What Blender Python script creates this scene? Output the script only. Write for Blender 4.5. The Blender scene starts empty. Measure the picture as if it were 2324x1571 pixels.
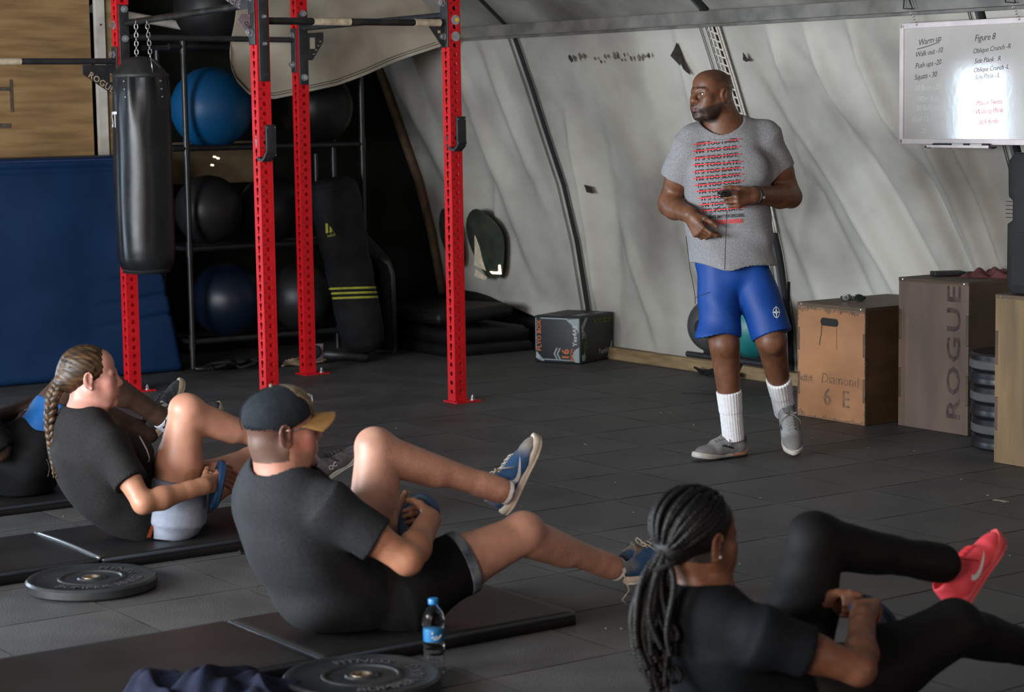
import bpy, bmesh, math, random
import numpy as np
from mathutils import Vector, Matrix
from mathutils.bvhtree import BVHTree

random.seed(7)
rng = np.random.default_rng(11)
scene = bpy.context.scene
COL = scene.collection

# ------------------------------------------------------------------ camera
CAM_H, CAM_PITCH, CAM_ROLL, CAM_F = 1.6695, 0.1135, 0.0146, 4837.6
cam = bpy.data.objects.new('camera', bpy.data.cameras.new('camera'))
COL.objects.link(cam)
cam.data.sensor_width = 36.0
cam.data.sensor_fit = 'HORIZONTAL'
cam.data.lens = CAM_F / 2324 * 36.0
cam.data.clip_start = 0.05
cam.matrix_world = (Matrix.Translation((0, 0, CAM_H)) @ Matrix.Rotation(math.pi / 2 - CAM_PITCH, 4, 'X')
                    @ Matrix.Rotation(-CAM_ROLL, 4, 'Z'))
cam.data.dof.use_dof = True
cam.data.dof.focus_distance = 9.7
cam.data.dof.aperture_fstop = 4.5
scene.camera = cam

# ------------------------------------------------------------------ the tent's own axes
# U runs across the tent towards the long canvas wall, V along it away from the lens
CU, SU = 0.8202, 0.5720
def W(u, v, z=0.0):
    return Vector((u * CU - v * SU, u * SU + v * CU, z))
def Wn(a):
    a = np.asarray(a, dtype=np.float64)
    return np.stack([a[..., 0] * CU - a[..., 1] * SU, a[..., 0] * SU + a[..., 1] * CU, a[..., 2]], -1)
RUV = Matrix(((CU, -SU, 0), (SU, CU, 0), (0, 0, 1)))
ANG = math.atan2(SU, CU)

# ------------------------------------------------------------------ world, daylight through the tent's openings, one added fill
world = bpy.data.worlds.new('dim_daylight'); scene.world = world
world.use_nodes = True
world.node_tree.nodes['Background'].inputs[0].default_value = (0.75, 0.86, 1.0, 1)
world.node_tree.nodes['Background'].inputs[1].default_value = 0.06

def area(name, loc, target, sx, sy, power, color):
    l = bpy.data.lights.new(name, 'AREA'); l.shape = 'RECTANGLE'; l.size = sx; l.size_y = sy
    l.energy = power; l.color = color
    o = bpy.data.objects.new(name, l); COL.objects.link(o)
    o.location = loc
    o.rotation_euler = (Vector(target) - Vector(loc)).to_track_quat('-Z', 'Y').to_euler()
    return o
# daylight in the half-open doorway of the end wall (left, out of frame), cool
area('daylight_end_door', W(1.57, 13.04, 0.97), W(2.4, 6.0, 0.9), 0.44, 1.85, 110, (0.66, 0.83, 1.0))
# daylight through the rolled-up side of the opposite wall, left of the frame
area('daylight_side_opening', W(-1.62, 7.0, 1.65), W(8.0, 7.9, 0.75), 4.2, 1.7, 740, (0.88, 0.94, 1.0))
# added warm fill for the near people, in an invented gap left of the lens
area('added_side_fill', W(-1.62, 2.2, 1.6), W(4.2, 6.2, 0.4), 1.9, 1.5, 150, (1.0, 0.84, 0.72))
# faint rosy daylight from the front doorway behind the lens
area('daylight_front_door', W(5.6, -5.2, 1.7), W(6.6, 8.0, 1.1), 2.6, 2.6, 90, (1.0, 0.76, 0.72))

vs = scene.view_settings
vs.view_transform = 'Standard'; vs.look = 'None'; vs.gamma = 1.0; vs.use_curve_mapping = False
vs.exposure = 0.45

# ------------------------------------------------------------------ materials
MATS = {}
def mat(name, c1, c2=None, rough=0.6, metal=0.0, scale=8.0, bump=0.0, bscale=None, detail=4.0, stretch=(1, 1, 1),
        sheen=0.0, spec=0.5, lo=0.35, hi=0.65, coat=0.0, rvar=0.0, attr=None, coords='Object'):
    if name in MATS: return MATS[name]
    m = bpy.data.materials.new(name); m.use_nodes = True
    nt = m.node_tree; N, L = nt.nodes, nt.links
    b = N['Principled BSDF']
    b.inputs['Roughness'].default_value = rough; b.inputs['Metallic'].default_value = metal
    b.inputs['Specular IOR Level'].default_value = spec
    if sheen: b.inputs['Sheen Weight'].default_value = sheen
    if coat:
        b.inputs['Coat Weight'].default_value = coat; b.inputs['Coat Roughness'].default_value = 0.15
    tc = N.new('ShaderNodeTexCoord'); mp = N.new('ShaderNodeMapping')
    mp.inputs['Scale'].default_value = stretch
    L.new(tc.outputs[coords], mp.inputs[0])
    base = None
    if attr:
        at = N.new('ShaderNodeAttribute'); at.attribute_name = attr; base = at.outputs['Color']
    if c2 is not None:
        nz = N.new('ShaderNodeTexNoise'); nz.inputs['Scale'].default_value = scale; nz.inputs['Detail'].default_value = detail
        L.new(mp.outputs[0], nz.inputs['Vector'])
        rp = N.new('ShaderNodeMapRange'); rp.inputs[1].default_value = lo; rp.inputs[2].default_value = hi
        L.new(nz.outputs['Fac'], rp.inputs[0])
        mx = N.new('ShaderNodeMix'); mx.data_type = 'RGBA'
        L.new(rp.outputs[0], mx.inputs[0])
        mx.inputs[6].default_value = (*c1, 1); mx.inputs[7].default_value = (*c2, 1)
        if base is not None:
            mu = N.new('ShaderNodeMix'); mu.data_type = 'RGBA'; mu.blend_type = 'MULTIPLY'; mu.inputs[0].default_value = 1.0
            L.new(base, mu.inputs[6]); L.new(mx.outputs[2], mu.inputs[7]); L.new(mu.outputs[2], b.inputs['Base Color'])
        else:
            L.new(mx.outputs[2], b.inputs['Base Color'])
        if rvar:
            rr = N.new('ShaderNodeMapRange'); rr.inputs[3].default_value = rough - rvar; rr.inputs[4].default_value = rough + rvar
            L.new(nz.outputs['Fac'], rr.inputs[0]); L.new(rr.outputs[0], b.inputs['Roughness'])
    elif base is not None:
        L.new(base, b.inputs['Base Color'])
    else:
        b.inputs['Base Color'].default_value = (*c1, 1)
    if bump:
        n2 = N.new('ShaderNodeTexNoise'); n2.inputs['Scale'].default_value = bscale or scale * 4; n2.inputs['Detail'].default_value = 6
        L.new(mp.outputs[0], n2.inputs['Vector'])
        bp = N.new('ShaderNodeBump'); bp.inputs['Strength'].default_value = bump; bp.inputs['Distance'].default_value = 0.01
        L.new(n2.outputs['Fac'], bp.inputs['Height']); L.new(bp.outputs[0], b.inputs['Normal'])
    MATS[name] = m
    return m
def emis(name, c, s):
    if name in MATS: return MATS[name]
    m = bpy.data.materials.new(name); m.use_nodes = True
    b = m.node_tree.nodes['Principled BSDF']
    b.inputs['Base Color'].default_value = (*c, 1); b.inputs['Emission Color'].default_value = (*c, 1); b.inputs['Emission Strength'].default_value = s
    MATS[name] = m; return m
def glass(name, c, rough=0.03, ior=1.4):
    if name in MATS: return MATS[name]
    m = bpy.data.materials.new(name); m.use_nodes = True
    b = m.node_tree.nodes['Principled BSDF']
    b.inputs['Base Color'].default_value = (*c, 1); b.inputs['Roughness'].default_value = rough
    b.inputs['Transmission Weight'].default_value = 1.0; b.inputs['IOR'].default_value = ior
    MATS[name] = m; return m

# ------------------------------------------------------------------ objects
def tag(o, label=None, cat=None, group=None, kind=None):
    if label: o['label'] = label
    if cat: o['category'] = cat
    if group: o['group'] = group
    if kind: o['kind'] = kind
    return o
def empty(name, loc, label=None, cat=None, group=None, kind=None):
    o = bpy.data.objects.new(name, None); COL.objects.link(o); o.location = loc
    o.empty_display_size = 0.1
    return tag(o, label, cat, group, kind)
def origin_of(o):
    p = Vector((0, 0, 0))
    while o is not None:
        p += o.location; o = o.parent
    return p
def mesh_obj(name, verts, faces, material, parent=None, smooth=False, cols=None, mats=None, fmat=None, base=True):
    """verts in world space; becomes ONE mesh object whose origin sits at its base (top level) or at its parent"""
    v = np.asarray(verts, dtype=np.float64).reshape(-1, 3)
    if parent is not None: org = np.array(origin_of(parent))
    elif base: org = np.array([(v[:, 0].min() + v[:, 0].max()) / 2, (v[:, 1].min() + v[:, 1].max()) / 2, v[:, 2].min()])
    else: org = np.zeros(3)
    me = bpy.data.meshes.new(name)
    v = v - org
    if isinstance(faces, np.ndarray):
        nf, k = faces.shape
        me.vertices.add(len(v)); me.vertices.foreach_set('co', v.astype(np.float32).ravel())
        me.loops.add(nf * k); me.loops.foreach_set('vertex_index', faces.astype(np.int32).ravel())
        me.polygons.add(nf); me.polygons.foreach_set('loop_start', np.arange(0, nf * k, k, dtype=np.int32))
        me.polygons.foreach_set('loop_total', np.full(nf, k, dtype=np.int32))
        me.update(calc_edges=True); me.validate()
    else:
        me.from_pydata(v.tolist(), [], faces); me.update()
    if smooth:
        me.polygons.foreach_set('use_smooth', np.ones(len(me.polygons), dtype=bool))
    if mats:
        for m in mats: me.materials.append(m)
        me.polygons.foreach_set('material_index', np.asarray(fmat, dtype=np.int32))
    elif material: me.materials.append(material)
    if cols is not None:
        a = me.color_attributes.new('Col', 'FLOAT_COLOR', 'POINT')
        c4 = np.ones((len(v), 4), dtype=np.float32); c4[:, :3] = cols
        a.data.foreach_set('color', c4.ravel())
    o = bpy.data.objects.new(name, me); COL.objects.link(o)
    if parent is not None: o.parent = parent
    else: o.location = org
    return o
def sharp(o, deg=40):
    me = o.data
    me.polygons.foreach_set('use_smooth', np.ones(len(me.polygons), dtype=bool))
    bm = bmesh.new(); bm.from_mesh(me); lim = math.radians(deg)
    for e in bm.edges:
        if len(e.link_faces) == 2 and e.calc_face_angle(0) > lim: e.smooth = False
    bm.to_mesh(me); bm.free()
    return o
def bevel(o, w, seg=2, lim=35):
    bm = bmesh.new(); bm.from_mesh(o.data)
    es = [e for e in bm.edges if len(e.link_faces) == 2 and e.calc_face_angle(0) > math.radians(lim)]
    bmesh.ops.bevel(bm, geom=es, offset=w, segments=seg, affect='EDGES', profile=0.6)
    bm.to_mesh(o.data); bm.free()
    return sharp(o, 60)

def frame(d, up=(0, 0, 1)):
    d = Vector(d).normalized(); u = Vector(up)
    if abs(d.dot(u)) > 0.98: u = Vector((1, 0, 0)) if abs(d.x) < 0.9 else Vector((0, 1, 0))
    x = u.cross(d).normalized(); y = d.cross(x)
    return x, y, d
class MB:
    """collects shapes into the vertices and faces of ONE mesh"""
    def __init__(s): s.v = []; s.f = []; s.cut = []
    def add(s, vs, fs):
        n = len(s.v); s.cut.append((n, len(s.f))); s.v += [tuple(p) for p in vs]; s.f += [tuple(n + i for i in f) for f in fs]; return s
    def box(s, c, size, R=None):
        c = Vector(c); hx, hy, hz = (q / 2 for q in size); P = []
        for dz in (-hz, hz):
            for dx, dy in ((-hx, -hy), (hx, -hy), (hx, hy), (-hx, hy)):
                q = Vector((dx, dy, dz)); P.append(c + (R @ q if R else q))
        return s.add(P, [(3, 2, 1, 0), (4, 5, 6, 7), (0, 1, 5, 4), (1, 2, 6, 5), (2, 3, 7, 6), (3, 0, 4, 7)])
    def ubox(s, u0, u1, v0, v1, z0, z1):
        return s.box(W((u0 + u1) / 2, (v0 + v1) / 2, (z0 + z1) / 2), (u1 - u0, v1 - v0, z1 - z0), RUV)
    def cyl(s, a, b, r, r2=None, seg=16, caps=True):
        a, b = Vector(a), Vector(b); r2 = r if r2 is None else r2
        x, y, d = frame(b - a); P = []
        for c, q in ((a, r), (b, r2)):
            P += [c + x * (q * math.cos(t)) + y * (q * math.sin(t)) for t in (2 * math.pi * i / seg for i in range(seg))]
        F = [(i, (i + 1) % seg, seg + (i + 1) % seg, seg + i) for i in range(seg)]
        if caps: F += [tuple(range(seg - 1, -1, -1)), tuple(range(seg, 2 * seg))]
        return s.add(P, F)
    def tube(s, pts, r, seg=8, closed=False, caps=True, up=(0, 0, 1)):
        pts = [Vector(p) for p in pts]; n = len(pts); P = []; px = None
        rr = r if hasattr(r, '__len__') else [r] * n
        for i, p in enumerate(pts):
            d = (pts[(i + 1) % n] - pts[i - 1]) if closed else (pts[min(i + 1, n - 1)] - pts[max(i - 1, 0)])
            d.normalize()
            if px is None: x, y, _ = frame(d, up)
            else:
                x = (px - d * px.dot(d)).normalized(); y = d.cross(x)
            px = x
            P += [p + x * (rr[i] * math.cos(t)) + y * (rr[i] * math.sin(t)) for t in (2 * math.pi * k / seg for k in range(seg))]
        F = []
        for i in range(n if closed else n - 1):
            j = (i + 1) % n
            F += [(i * seg + k, i * seg + (k + 1) % seg, j * seg + (k + 1) % seg, j * seg + k) for k in range(seg)]
        if caps and not closed: F += [tuple(range(seg - 1, -1, -1)), tuple(range((n - 1) * seg, n * seg))]
        return s.add(P, F)
    def lathe(s, prof, c, axis=(0, 0, 1), seg=32, close=False):
        c = Vector(c); x, y, d = frame(axis); n = len(prof); P = []
        for r, h in prof:
            P += [c + d * h + x * (r * math.cos(t)) + y * (r * math.sin(t)) for t in (2 * math.pi * k / seg for k in range(seg))]
        F = []
        for i in range(n if close else n - 1):
            j = (i + 1) % n
            F += [(i * seg + k, i * seg + (k + 1) % seg, j * seg + (k + 1) % seg, j * seg + k) for k in range(seg)]
        if not close: F += [tuple(range(seg - 1, -1, -1)), tuple(range((n - 1) * seg, n * seg))]
        return s.add(P, F)
    def prism(s, poly, o, x, y, depth):
        """polygon (2D) extruded by depth along x cross y"""
        o, x, y = Vector(o), Vector(x), Vector(y); z = x.cross(y).normalized(); n = len(poly)
        P = [o + x * a + y * b for a, b in poly] + [o + x * a + y * b + z * depth for a, b in poly]
        F = [tuple(range(n - 1, -1, -1)), tuple(range(n, 2 * n))] + [(i, (i + 1) % n, n + (i + 1) % n, n + i) for i in range(n)]
        return s.add(P, F)
    def sphere(s, c, r, seg=20, ring=12, R=None):
        c = Vector(c); rx, ry, rz = (r, r, r) if not hasattr(r, '__len__') else r; P = []
        for i in range(1, ring):
            a = math.pi * i / ring
            for k in range(seg):
                t = 2 * math.pi * k / seg; q = Vector((rx * math.sin(a) * math.cos(t), ry * math.sin(a) * math.sin(t), rz * math.cos(a)))
                P.append(c + (R @ q if R else q))
        top = Vector((0, 0, rz)); P += [c + (R @ top if R else top), c - (R @ top if R else top)]
        n = len(P); F = []
        for i in range(ring - 2):
            F += [(i * seg + k, (i + 1) * seg + k, (i + 1) * seg + (k + 1) % seg, i * seg + (k + 1) % seg) for k in range(seg)]
        F += [(n - 2, k, (k + 1) % seg) for k in range(seg)]
        F += [(n - 1, (ring - 2) * seg + (k + 1) % seg, (ring - 2) * seg + k) for k in range(seg)]
        return s.add(P, F)
    def build_each(s, name, material, parent=None, smooth=False):
        """one object for every shape that was added"""
        for a, (v0, f0) in enumerate(s.cut):
            v1, f1 = s.cut[a + 1] if a + 1 < len(s.cut) else (len(s.v), len(s.f))
            q = MB(); q.v = s.v[v0:v1]; q.f = [tuple(i - v0 for i in f) for f in s.f[f0:f1]]; q.build(name, material, parent, smooth)
    def build(s, name, material, parent=None, smooth=False, **k):
        o = mesh_obj(name, s.v, s.f, material, parent, smooth=bool(smooth), **k)
        if smooth and smooth is not True: sharp(o, smooth)
        return o

_tc = None
def text2d(body, size=0.1, align='LEFT', shear=0.0, bold=0.0, spacing=1.0, res=2):
    """flat outline of a word as 2D vertices and triangles"""
    c = bpy.data.curves.new('t', 'FONT'); c.body = body; c.size = size; c.align_x = align; c.shear = shear
    c.offset = bold; c.space_character = spacing; c.resolution_u = res
    o = bpy.data.objects.new('t', c); COL.objects.link(o)
    me = bpy.data.meshes.new_from_object(o.evaluated_get(bpy.context.evaluated_depsgraph_get()))
    V = np.array([v.co[:] for v in me.vertices]).reshape(-1, 3); Fc = [tuple(p.vertices) for p in me.polygons]
    bpy.data.objects.remove(o); bpy.data.curves.remove(c); bpy.data.meshes.remove(me)
    return V[:, :2], Fc
def flat_text(mb, body, o, x, y, size, **k):
    """adds a word to a mesh builder in the plane o + x*a + y*b"""
    V, Fc = text2d(body, size, **k); o, x, y = Vector(o), Vector(x), Vector(y)
    mb.add([o + x * a + y * b for a, b in V], Fc)
    return V

# ================================================================== THE SETTING
def sheet(name, fn, nu, nv, material, parent=None, smooth=True, back=None):
    """cloth-like sheet from fn(a, b) with a, b in 0..1 (numpy arrays in, world points out); back = thickness vector"""
    a, b = np.meshgrid(np.linspace(0, 1, nu), np.linspace(0, 1, nv), indexing='ij')
    P = fn(a.ravel(), b.ravel())
    i = np.arange(nu * nv).reshape(nu, nv)
    F = np.stack([i[:-1, :-1], i[1:, :-1], i[1:, 1:], i[:-1, 1:]], -1).reshape(-1, 4)
    if back is not None:
        n = nu * nv; P = np.concatenate([P, P + np.array(back)[None, :]])
        F2 = F[:, ::-1] + n
        ring = np.concatenate([i[:, 0], i[-1, 1:], i[-2::-1, -1], i[0, -2:0:-1]])
        nx = np.roll(ring, -1)
        F3 = np.stack([nx, ring, ring + n, nx + n], -1)
        F = np.concatenate([F, F2, F3])
    return mesh_obj(name, P, F, material, parent, smooth=smooth)
def wob(x, y, seed, f=1.0):
    r = np.random.default_rng(seed); s = np.zeros_like(x)
    for k in range(7):
        a = r.uniform(0, 6.28); w = f * (0.6 + 0.55 * k); s += np.sin(w * (x * math.cos(a) + y * math.sin(a)) + r.uniform(0, 6.28)) / (1 + 0.6 * k)
    return s / 2.2

rubber = mat('floor_rubber', (0.034, 0.033, 0.034), (0.082, 0.080, 0.077), rough=0.62, scale=1.6, bump=0.25, bscale=130, detail=9, rvar=0.14, lo=0.34, hi=0.66, coords='Object')
under = mat('joint_black', (0.008, 0.008, 0.009), rough=0.95)
canvas = mat('tent_canvas', (0.16, 0.148, 0.13), (0.40, 0.385, 0.345), rough=0.8, scale=1.1, bump=0.15, bscale=45, detail=8, lo=0.30, hi=0.58)
canvas_beige = mat('flap_canvas', (0.27, 0.235, 0.18), (0.42, 0.38, 0.30), rough=0.85, scale=2.2, bump=0.12, bscale=90, detail=6)
dark_fabric = mat('end_wall_fabric', (0.004, 0.005, 0.0035), (0.010, 0.0115, 0.008), spec=.1, rough=0.95, scale=2.0, bump=0.2, bscale=20)
seam_black = mat('seam_black', (0.006, 0.006, 0.006), rough=0.9)
alu = mat('purlin_metal', (0.10, 0.098, 0.09), (0.19, 0.18, 0.16), rough=0.5, metal=0.35, scale=6)
white_paint = mat('white_paint_metal', (0.36, 0.33, 0.28), (0.50, 0.47, 0.42), rough=0.55, scale=9)
plywood = mat('plywood_wall', (0.165, 0.095, 0.036), (0.27, 0.165, 0.068), rough=0.6, scale=2.5, detail=8, stretch=(1, 1, 9), bump=0.05)
lumber = mat('lumber', (0.16, 0.105, 0.05), (0.26, 0.18, 0.09), rough=0.7, scale=5, stretch=(1, 1, 6))

# floor: a slab with rubber tiles laid on it along the tent's axes
fl = MB().ubox(-1.9, 8.9, -5.5, 13.4, -0.06, -0.012).build('floor', under)
tag(fl, 'grey black rubber tiled gym floor with scuffed dusty patches', None, kind='structure')
TS = 0.5
def tile_mesh(seed):
    r = random.Random(seed); g = 0.0022; n = 6; P = []; pts = []
    for (x0, y0, x1, y1) in ((0, 0, TS, 0), (TS, 0, TS, TS), (TS, TS, 0, TS), (0, TS, 0, 0)):
        for k in range(n):
            t = k / n; x = x0 + (x1 - x0) * t; y = y0 + (y1 - y0) * t
            j = 0 if k == 0 else r.uniform(0, 0.0035)
            cx, cy = (TS / 2 - x), (TS / 2 - y); l = math.hypot(cx, cy)
            pts.append((x + cx / l * (g + j), y + cy / l * (g + j)))
    m = len(pts); c = TS / 2; V = [(x, y, -0.012) for x, y in pts] + [(x, y, 0.0) for x, y in pts]
    F = [tuple(range(m, 2 * m))]
    for a, b in ((0, m),): F += [(a + i, a + (i + 1) % m, b + (i + 1) % m, b + i) for i in range(m)]
    me = bpy.data.meshes.new('tile'); me.from_pydata(V, [], F); me.update(); me.materials.append(rubber); me.materials.append(under)
    me.polygons.foreach_set('material_index', [0] + [1] * (len(F) - 1))
    return me
tiles = [tile_mesh(i) for i in range(5)]
def proj_xy(p):
    dz = p[2] - CAM_H; dep = p[1] * math.cos(CAM_PITCH) - dz * math.sin(CAM_PITCH); up = dz * math.cos(CAM_PITCH) + p[1] * math.sin(CAM_PITCH)
    if dep < 0.3: return (-9999, -9999)
    return 1162 + CAM_F * p[0] / dep, 785.5 - CAM_F * up / dep
nt_ = 0
fo = origin_of(fl); rest = MB()
for iu in range(-4, 18):
    for iv in range(-12, 27):
        u, v = iu * TS - 0.1, iv * TS + 0.03
        ps = [proj_xy(W(u + a, v + b)) for a in (0, TS) for b in (0, TS)]
        vis = any(-120 < x < 2444 and 300 < y < 1700 for x, y in ps)
        if u > 8.62 or v > 13.2: continue
        if vis and nt_ < 300:
            o = bpy.data.objects.new('tile', random.choice(tiles)); COL.objects.link(o); o.parent = fl
            k = random.randrange(4); c = W(u + TS / 2, v + TS / 2, 0.0) - fo
            a = ANG + k * math.pi / 2; d = Matrix.Rotation(a, 3, 'Z') @ Vector((TS / 2, TS / 2, 0))
            o.location = c - d; o.location.z += random.uniform(-0.0004, 0.0002); o.rotation_euler = (0, 0, a); nt_ += 1
        else:
            g = 0.003; rest.add([W(u + g, v + g, -0.001), W(u + TS - g, v + g, -0.001), W(u + TS - g, v + TS - g, -0.001), W(u + g, v + TS - g, -0.001)], [(0, 1, 2, 3)])
tag(rest.build('far_tiles', rubber, fl), kind='stuff')

# long canvas wall: curved between the tent ribs
PZ = np.array([0, .307, .75, 1.13, 1.48, 1.79, 2.06, 2.2]); PU_ = np.array([8.5, 8.484, 8.40, 8.296, 8.159, 8.041, 7.931, 7.87])
def PU(z): return np.interp(z, PZ, PU_)
wr = empty('wall_right', W(8.5, 9.5, 0)); tag(wr, 'long curved dirty white canvas wall of the tent', None, kind='structure')
def panel(v0, v1, folds, seed, zlow=None, amp=0.012):
    L_ = v1 - v0
    def fn(a, b):
        v = v0 + L_ * a
        zl = np.zeros_like(v) + 0.03 if zlow is None else np.interp(v, zlow[0], zlow[1])
        z = zl + (2.16 - zl) * b
        u = PU(z)
        d = amp * wob(v * 2.2, z * 1.4, seed, 1.6) + 0.006 * wob(v, z, seed + 5, 7.0)
        for (fv, fs, w, h, z0, z1) in folds:
            s = (v - fv - fs * (z - 1.0)) / w
            m = np.clip((z - z0) / 0.35, 0, 1) * np.clip((z1 - z) / 0.35, 0, 1)
            d = d + 1.55 * h * np.exp(-s * s) * m
        edge = np.minimum(a, 1 - a) * L_
        d = d * np.clip(edge / 0.15, 0.15, 1)
        return Wn(np.stack([u - d, v, z], -1))
    return sheet('canvas_panel', fn, int(L_ / 0.022), 120, canvas, wr)
panel(11.305, 13.08, [(11.9, .25, .10, .05, .3, 2.2), (12.3, -.2, .16, -.05, .2, 2.2), (11.55, .1, .06, .03, .9, 2.2), (12.55, .3, .1, .04, .8, 2.1), (12.15, -.5, .05, .022, .4, 1.3)], 3,
      ([11.3, 11.86, 12.6, 13.15], [.05, .2, .33, .36]))
panel(9.345, 11.255, [(11.05, -.12, .05, .045, .1, 1.7), (10.85, -.2, .10, -.035, .1, 1.8), (10.75, .25, .05, .03, 0, 1.0), (9.75, -.10, .05, .04, 1.2, 2.2), (9.62, -.15, .04, -.03, 1.3, 2.2), (10.2, .5, .10, .04, 0, .9),
                      (9.9, .6, .07, .035, 0, .8), (10.45, -.15, .16, .025, .4, 1.7), (9.5, .25, .06, .035, .1, 1.2)], 8)
panel(7.355, 9.275, [(9.1, .35, .10, .05, 0, 1.3), (8.85, .45, .08, -.05, 0, 1.5), (8.55, .55, .07, .045, .2, 1.9), (8.25, .5, .07, -.05, .3, 2.0), (8.0, .2, .05, .05, 1.2, 2.2), (8.4, .15, .05, .045, 1.3, 2.2),
                     (8.75, .1, .05, .04, 1.5, 2.2), (7.75, .3, .06, .05, 0, 1.7), (7.95, .35, .05, -.05, 0, 1.6), (7.55, .25, .05, .055, 0, 1.9), (9.0, -.2, .03, .02, .7, 1.6)], 13, amp=0.016)
panel(5.2, 7.285, [(7.1, .2, .05, .05, 0, 2.2), (6.8, .2, .06, .05, 0, 2.2), (6.3, .2, .08, .05, 0, 2.2)], 21)
# black seams along the ribs
def rib_line(v, du, r, z0=0.05, z1=2.15, n=36): return [W(float(PU(z)) + du, v, float(z)) for z in np.linspace(z0, z1, n)]
for v in (11.28, 9.31, 7.32):
    MB().tube(rib_line(v, 0.012, 0), 0.020, seg=8).build('rib_seam', seam_black, wr, smooth=True)
# stitched hems beside the seams
for v, k in ((11.255, -1), (11.305, 1), (9.345, 1), (9.275, -1), (9.40, 1), (7.355, 1)):
    mb = MB()
    for dv in (0.018, 0.032): mb.tube(rib_line(v + k * dv, -0.011, 0), 0.0022, seg=4)
    mb.build('hem_stitch', seam_black, wr)
# lacing rope in the third rib
rope_m = mat('lacing_rope', (0.42, 0.39, 0.33), (0.55, 0.52, 0.46), rough=0.9, scale=60)
mb = MB()
for dv in (-0.055, -0.035, 0.0, 0.03): mb.tube([p + W(-0.02, dv, 0) for p in rib_line(9.31, 0.0, 0, 0.9, 2.1)], 0.006, seg=6)
for z in np.arange(1.0, 2.1, 0.045): mb.tube([W(float(PU(z)) - 0.022, 9.27, z), W(float(PU(z + .03)) - 0.028, 9.345, z + 0.03)], 0.005, seg=5)
mb.build('lacing', rope_m, wr, smooth=True)
MB().box(W(8.11, 9.30, 1.63), (0.03, 0.07, 0.06), RUV).build('buckle', seam_black, wr)
# tears, scorch marks and patches in the canvas
torn = mat('torn_hole', (0.012, 0.010, 0.008), (0.03, 0.024, 0.018), rough=1.0, scale=30)
scorch = mat('scorched_canvas', (0.05, 0.04, 0.026), (0.17, 0.145, 0.10), rough=1.0, scale=40)
def blot(name, v, z, pts, m, du=-0.045):
    n = len(pts); P = [W(float(PU(z + b)) + du, v + a, z + b) for a, b in pts] + [W(float(PU(z + b)) + du + 0.004, v + a * 1.05, z + b * 1.05) for a, b in pts]
    F = [tuple(range(n))] + [(i, n + i, n + (i + 1) % n, (i + 1) % n) for i in range(n)]
    return mesh_obj(name, P, F, m, wr)
blot('torn_hole', 9.66, 1.93, [(0.07, 0.0), (0.02, 0.035), (-0.02, 0.07), (-0.03, 0.02), (-0.035, -0.03), (-0.055, -0.11), (-0.02, -0.09), (0.02, -0.05)], torn)
blot('torn_hole', 9.09, 1.90, [(0.02, -0.01), (0.0, 0.03), (-0.015, 0.0), (-0.03, -0.015), (0.0, -0.02)], torn)
blot('patch', 10.96, 1.115, [(0.03, 0.025), (-0.03, 0.012), (-0.04, -0.03), (0.022, -0.022)], torn)
for i, v in enumerate((10.72, 10.66, 10.61, 10.47, 10.42, 10.36, 10.27, 10.21, 10.17, 10.12, 10.04, 9.99, 9.94)):
    r = random.Random(i); s = r.uniform(0.006, 0.021)
    blot('scorch_mark', v, 1.93 + r.uniform(-0.02, 0.02), [(s * r.uniform(.35, 1.3) * math.cos(t), 1.2 * s * r.uniform(.3, 1.4) * math.sin(t)) for t in np.linspace(0, 5.8, 13)], scorch if i % 4 else torn, du=-0.034)
# the two torn window openings low in the far panel, dark green fabric behind, daylight leaking in at the bottom
green_dark = mat('window_green', (0.010, 0.016, 0.009), (0.028, 0.038, 0.022), rough=0.9, scale=8)
leak = emis('daylight_gap', (1.0, 0.83, 0.55), 2.2); leak2 = mat('torn_liner', (0.55, 0.47, 0.35), (0.75, 0.66, 0.5), rough=0.8, scale=20)
def oval(v, z, rv, rz, n=26): return [(rv * math.cos(t) * (1 + .10 * math.sin(3 * t + v)), rz * math.sin(t) * (1 + .08 * math.sin(2 * t))) for t in np.linspace(0, 2 * math.pi, n, endpoint=False)]
blot('window_opening', 12.25, 0.70, oval(0, 0, .21, .23), green_dark, -0.075)
blot('window_opening', 12.68, 0.72, oval(1, 0, .13, .20), green_dark, -0.075)
blot('daylight_gap', 12.20, 0.505, [(0.05, 0.0), (-0.02, 0.0), (-0.06, 0.005), (-0.07, 0.05), (-0.085, 0.05), (-0.08, -0.012), (0.03, -0.015)], leak, -0.083)
blot('daylight_gap', 12.64, 0.575, [(0.03, 0.03), (-0.02, 0.035), (-0.03, 0.0), (0.0, -0.04)], leak, -0.083)
blot('torn_liner', 12.36, 0.60, [(0.0, 0.15), (-0.03, 0.07), (-0.04, -0.02), (-0.06, -0.09), (0.07, -0.06), (0.03, 0.05)], leak2, -0.086)
blot('torn_liner', 12.40, 0.47, [(0.02, 0.04), (-0.10, -0.005), (-0.08, -0.03), (0.05, -0.012)], leak2, -0.088)
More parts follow.
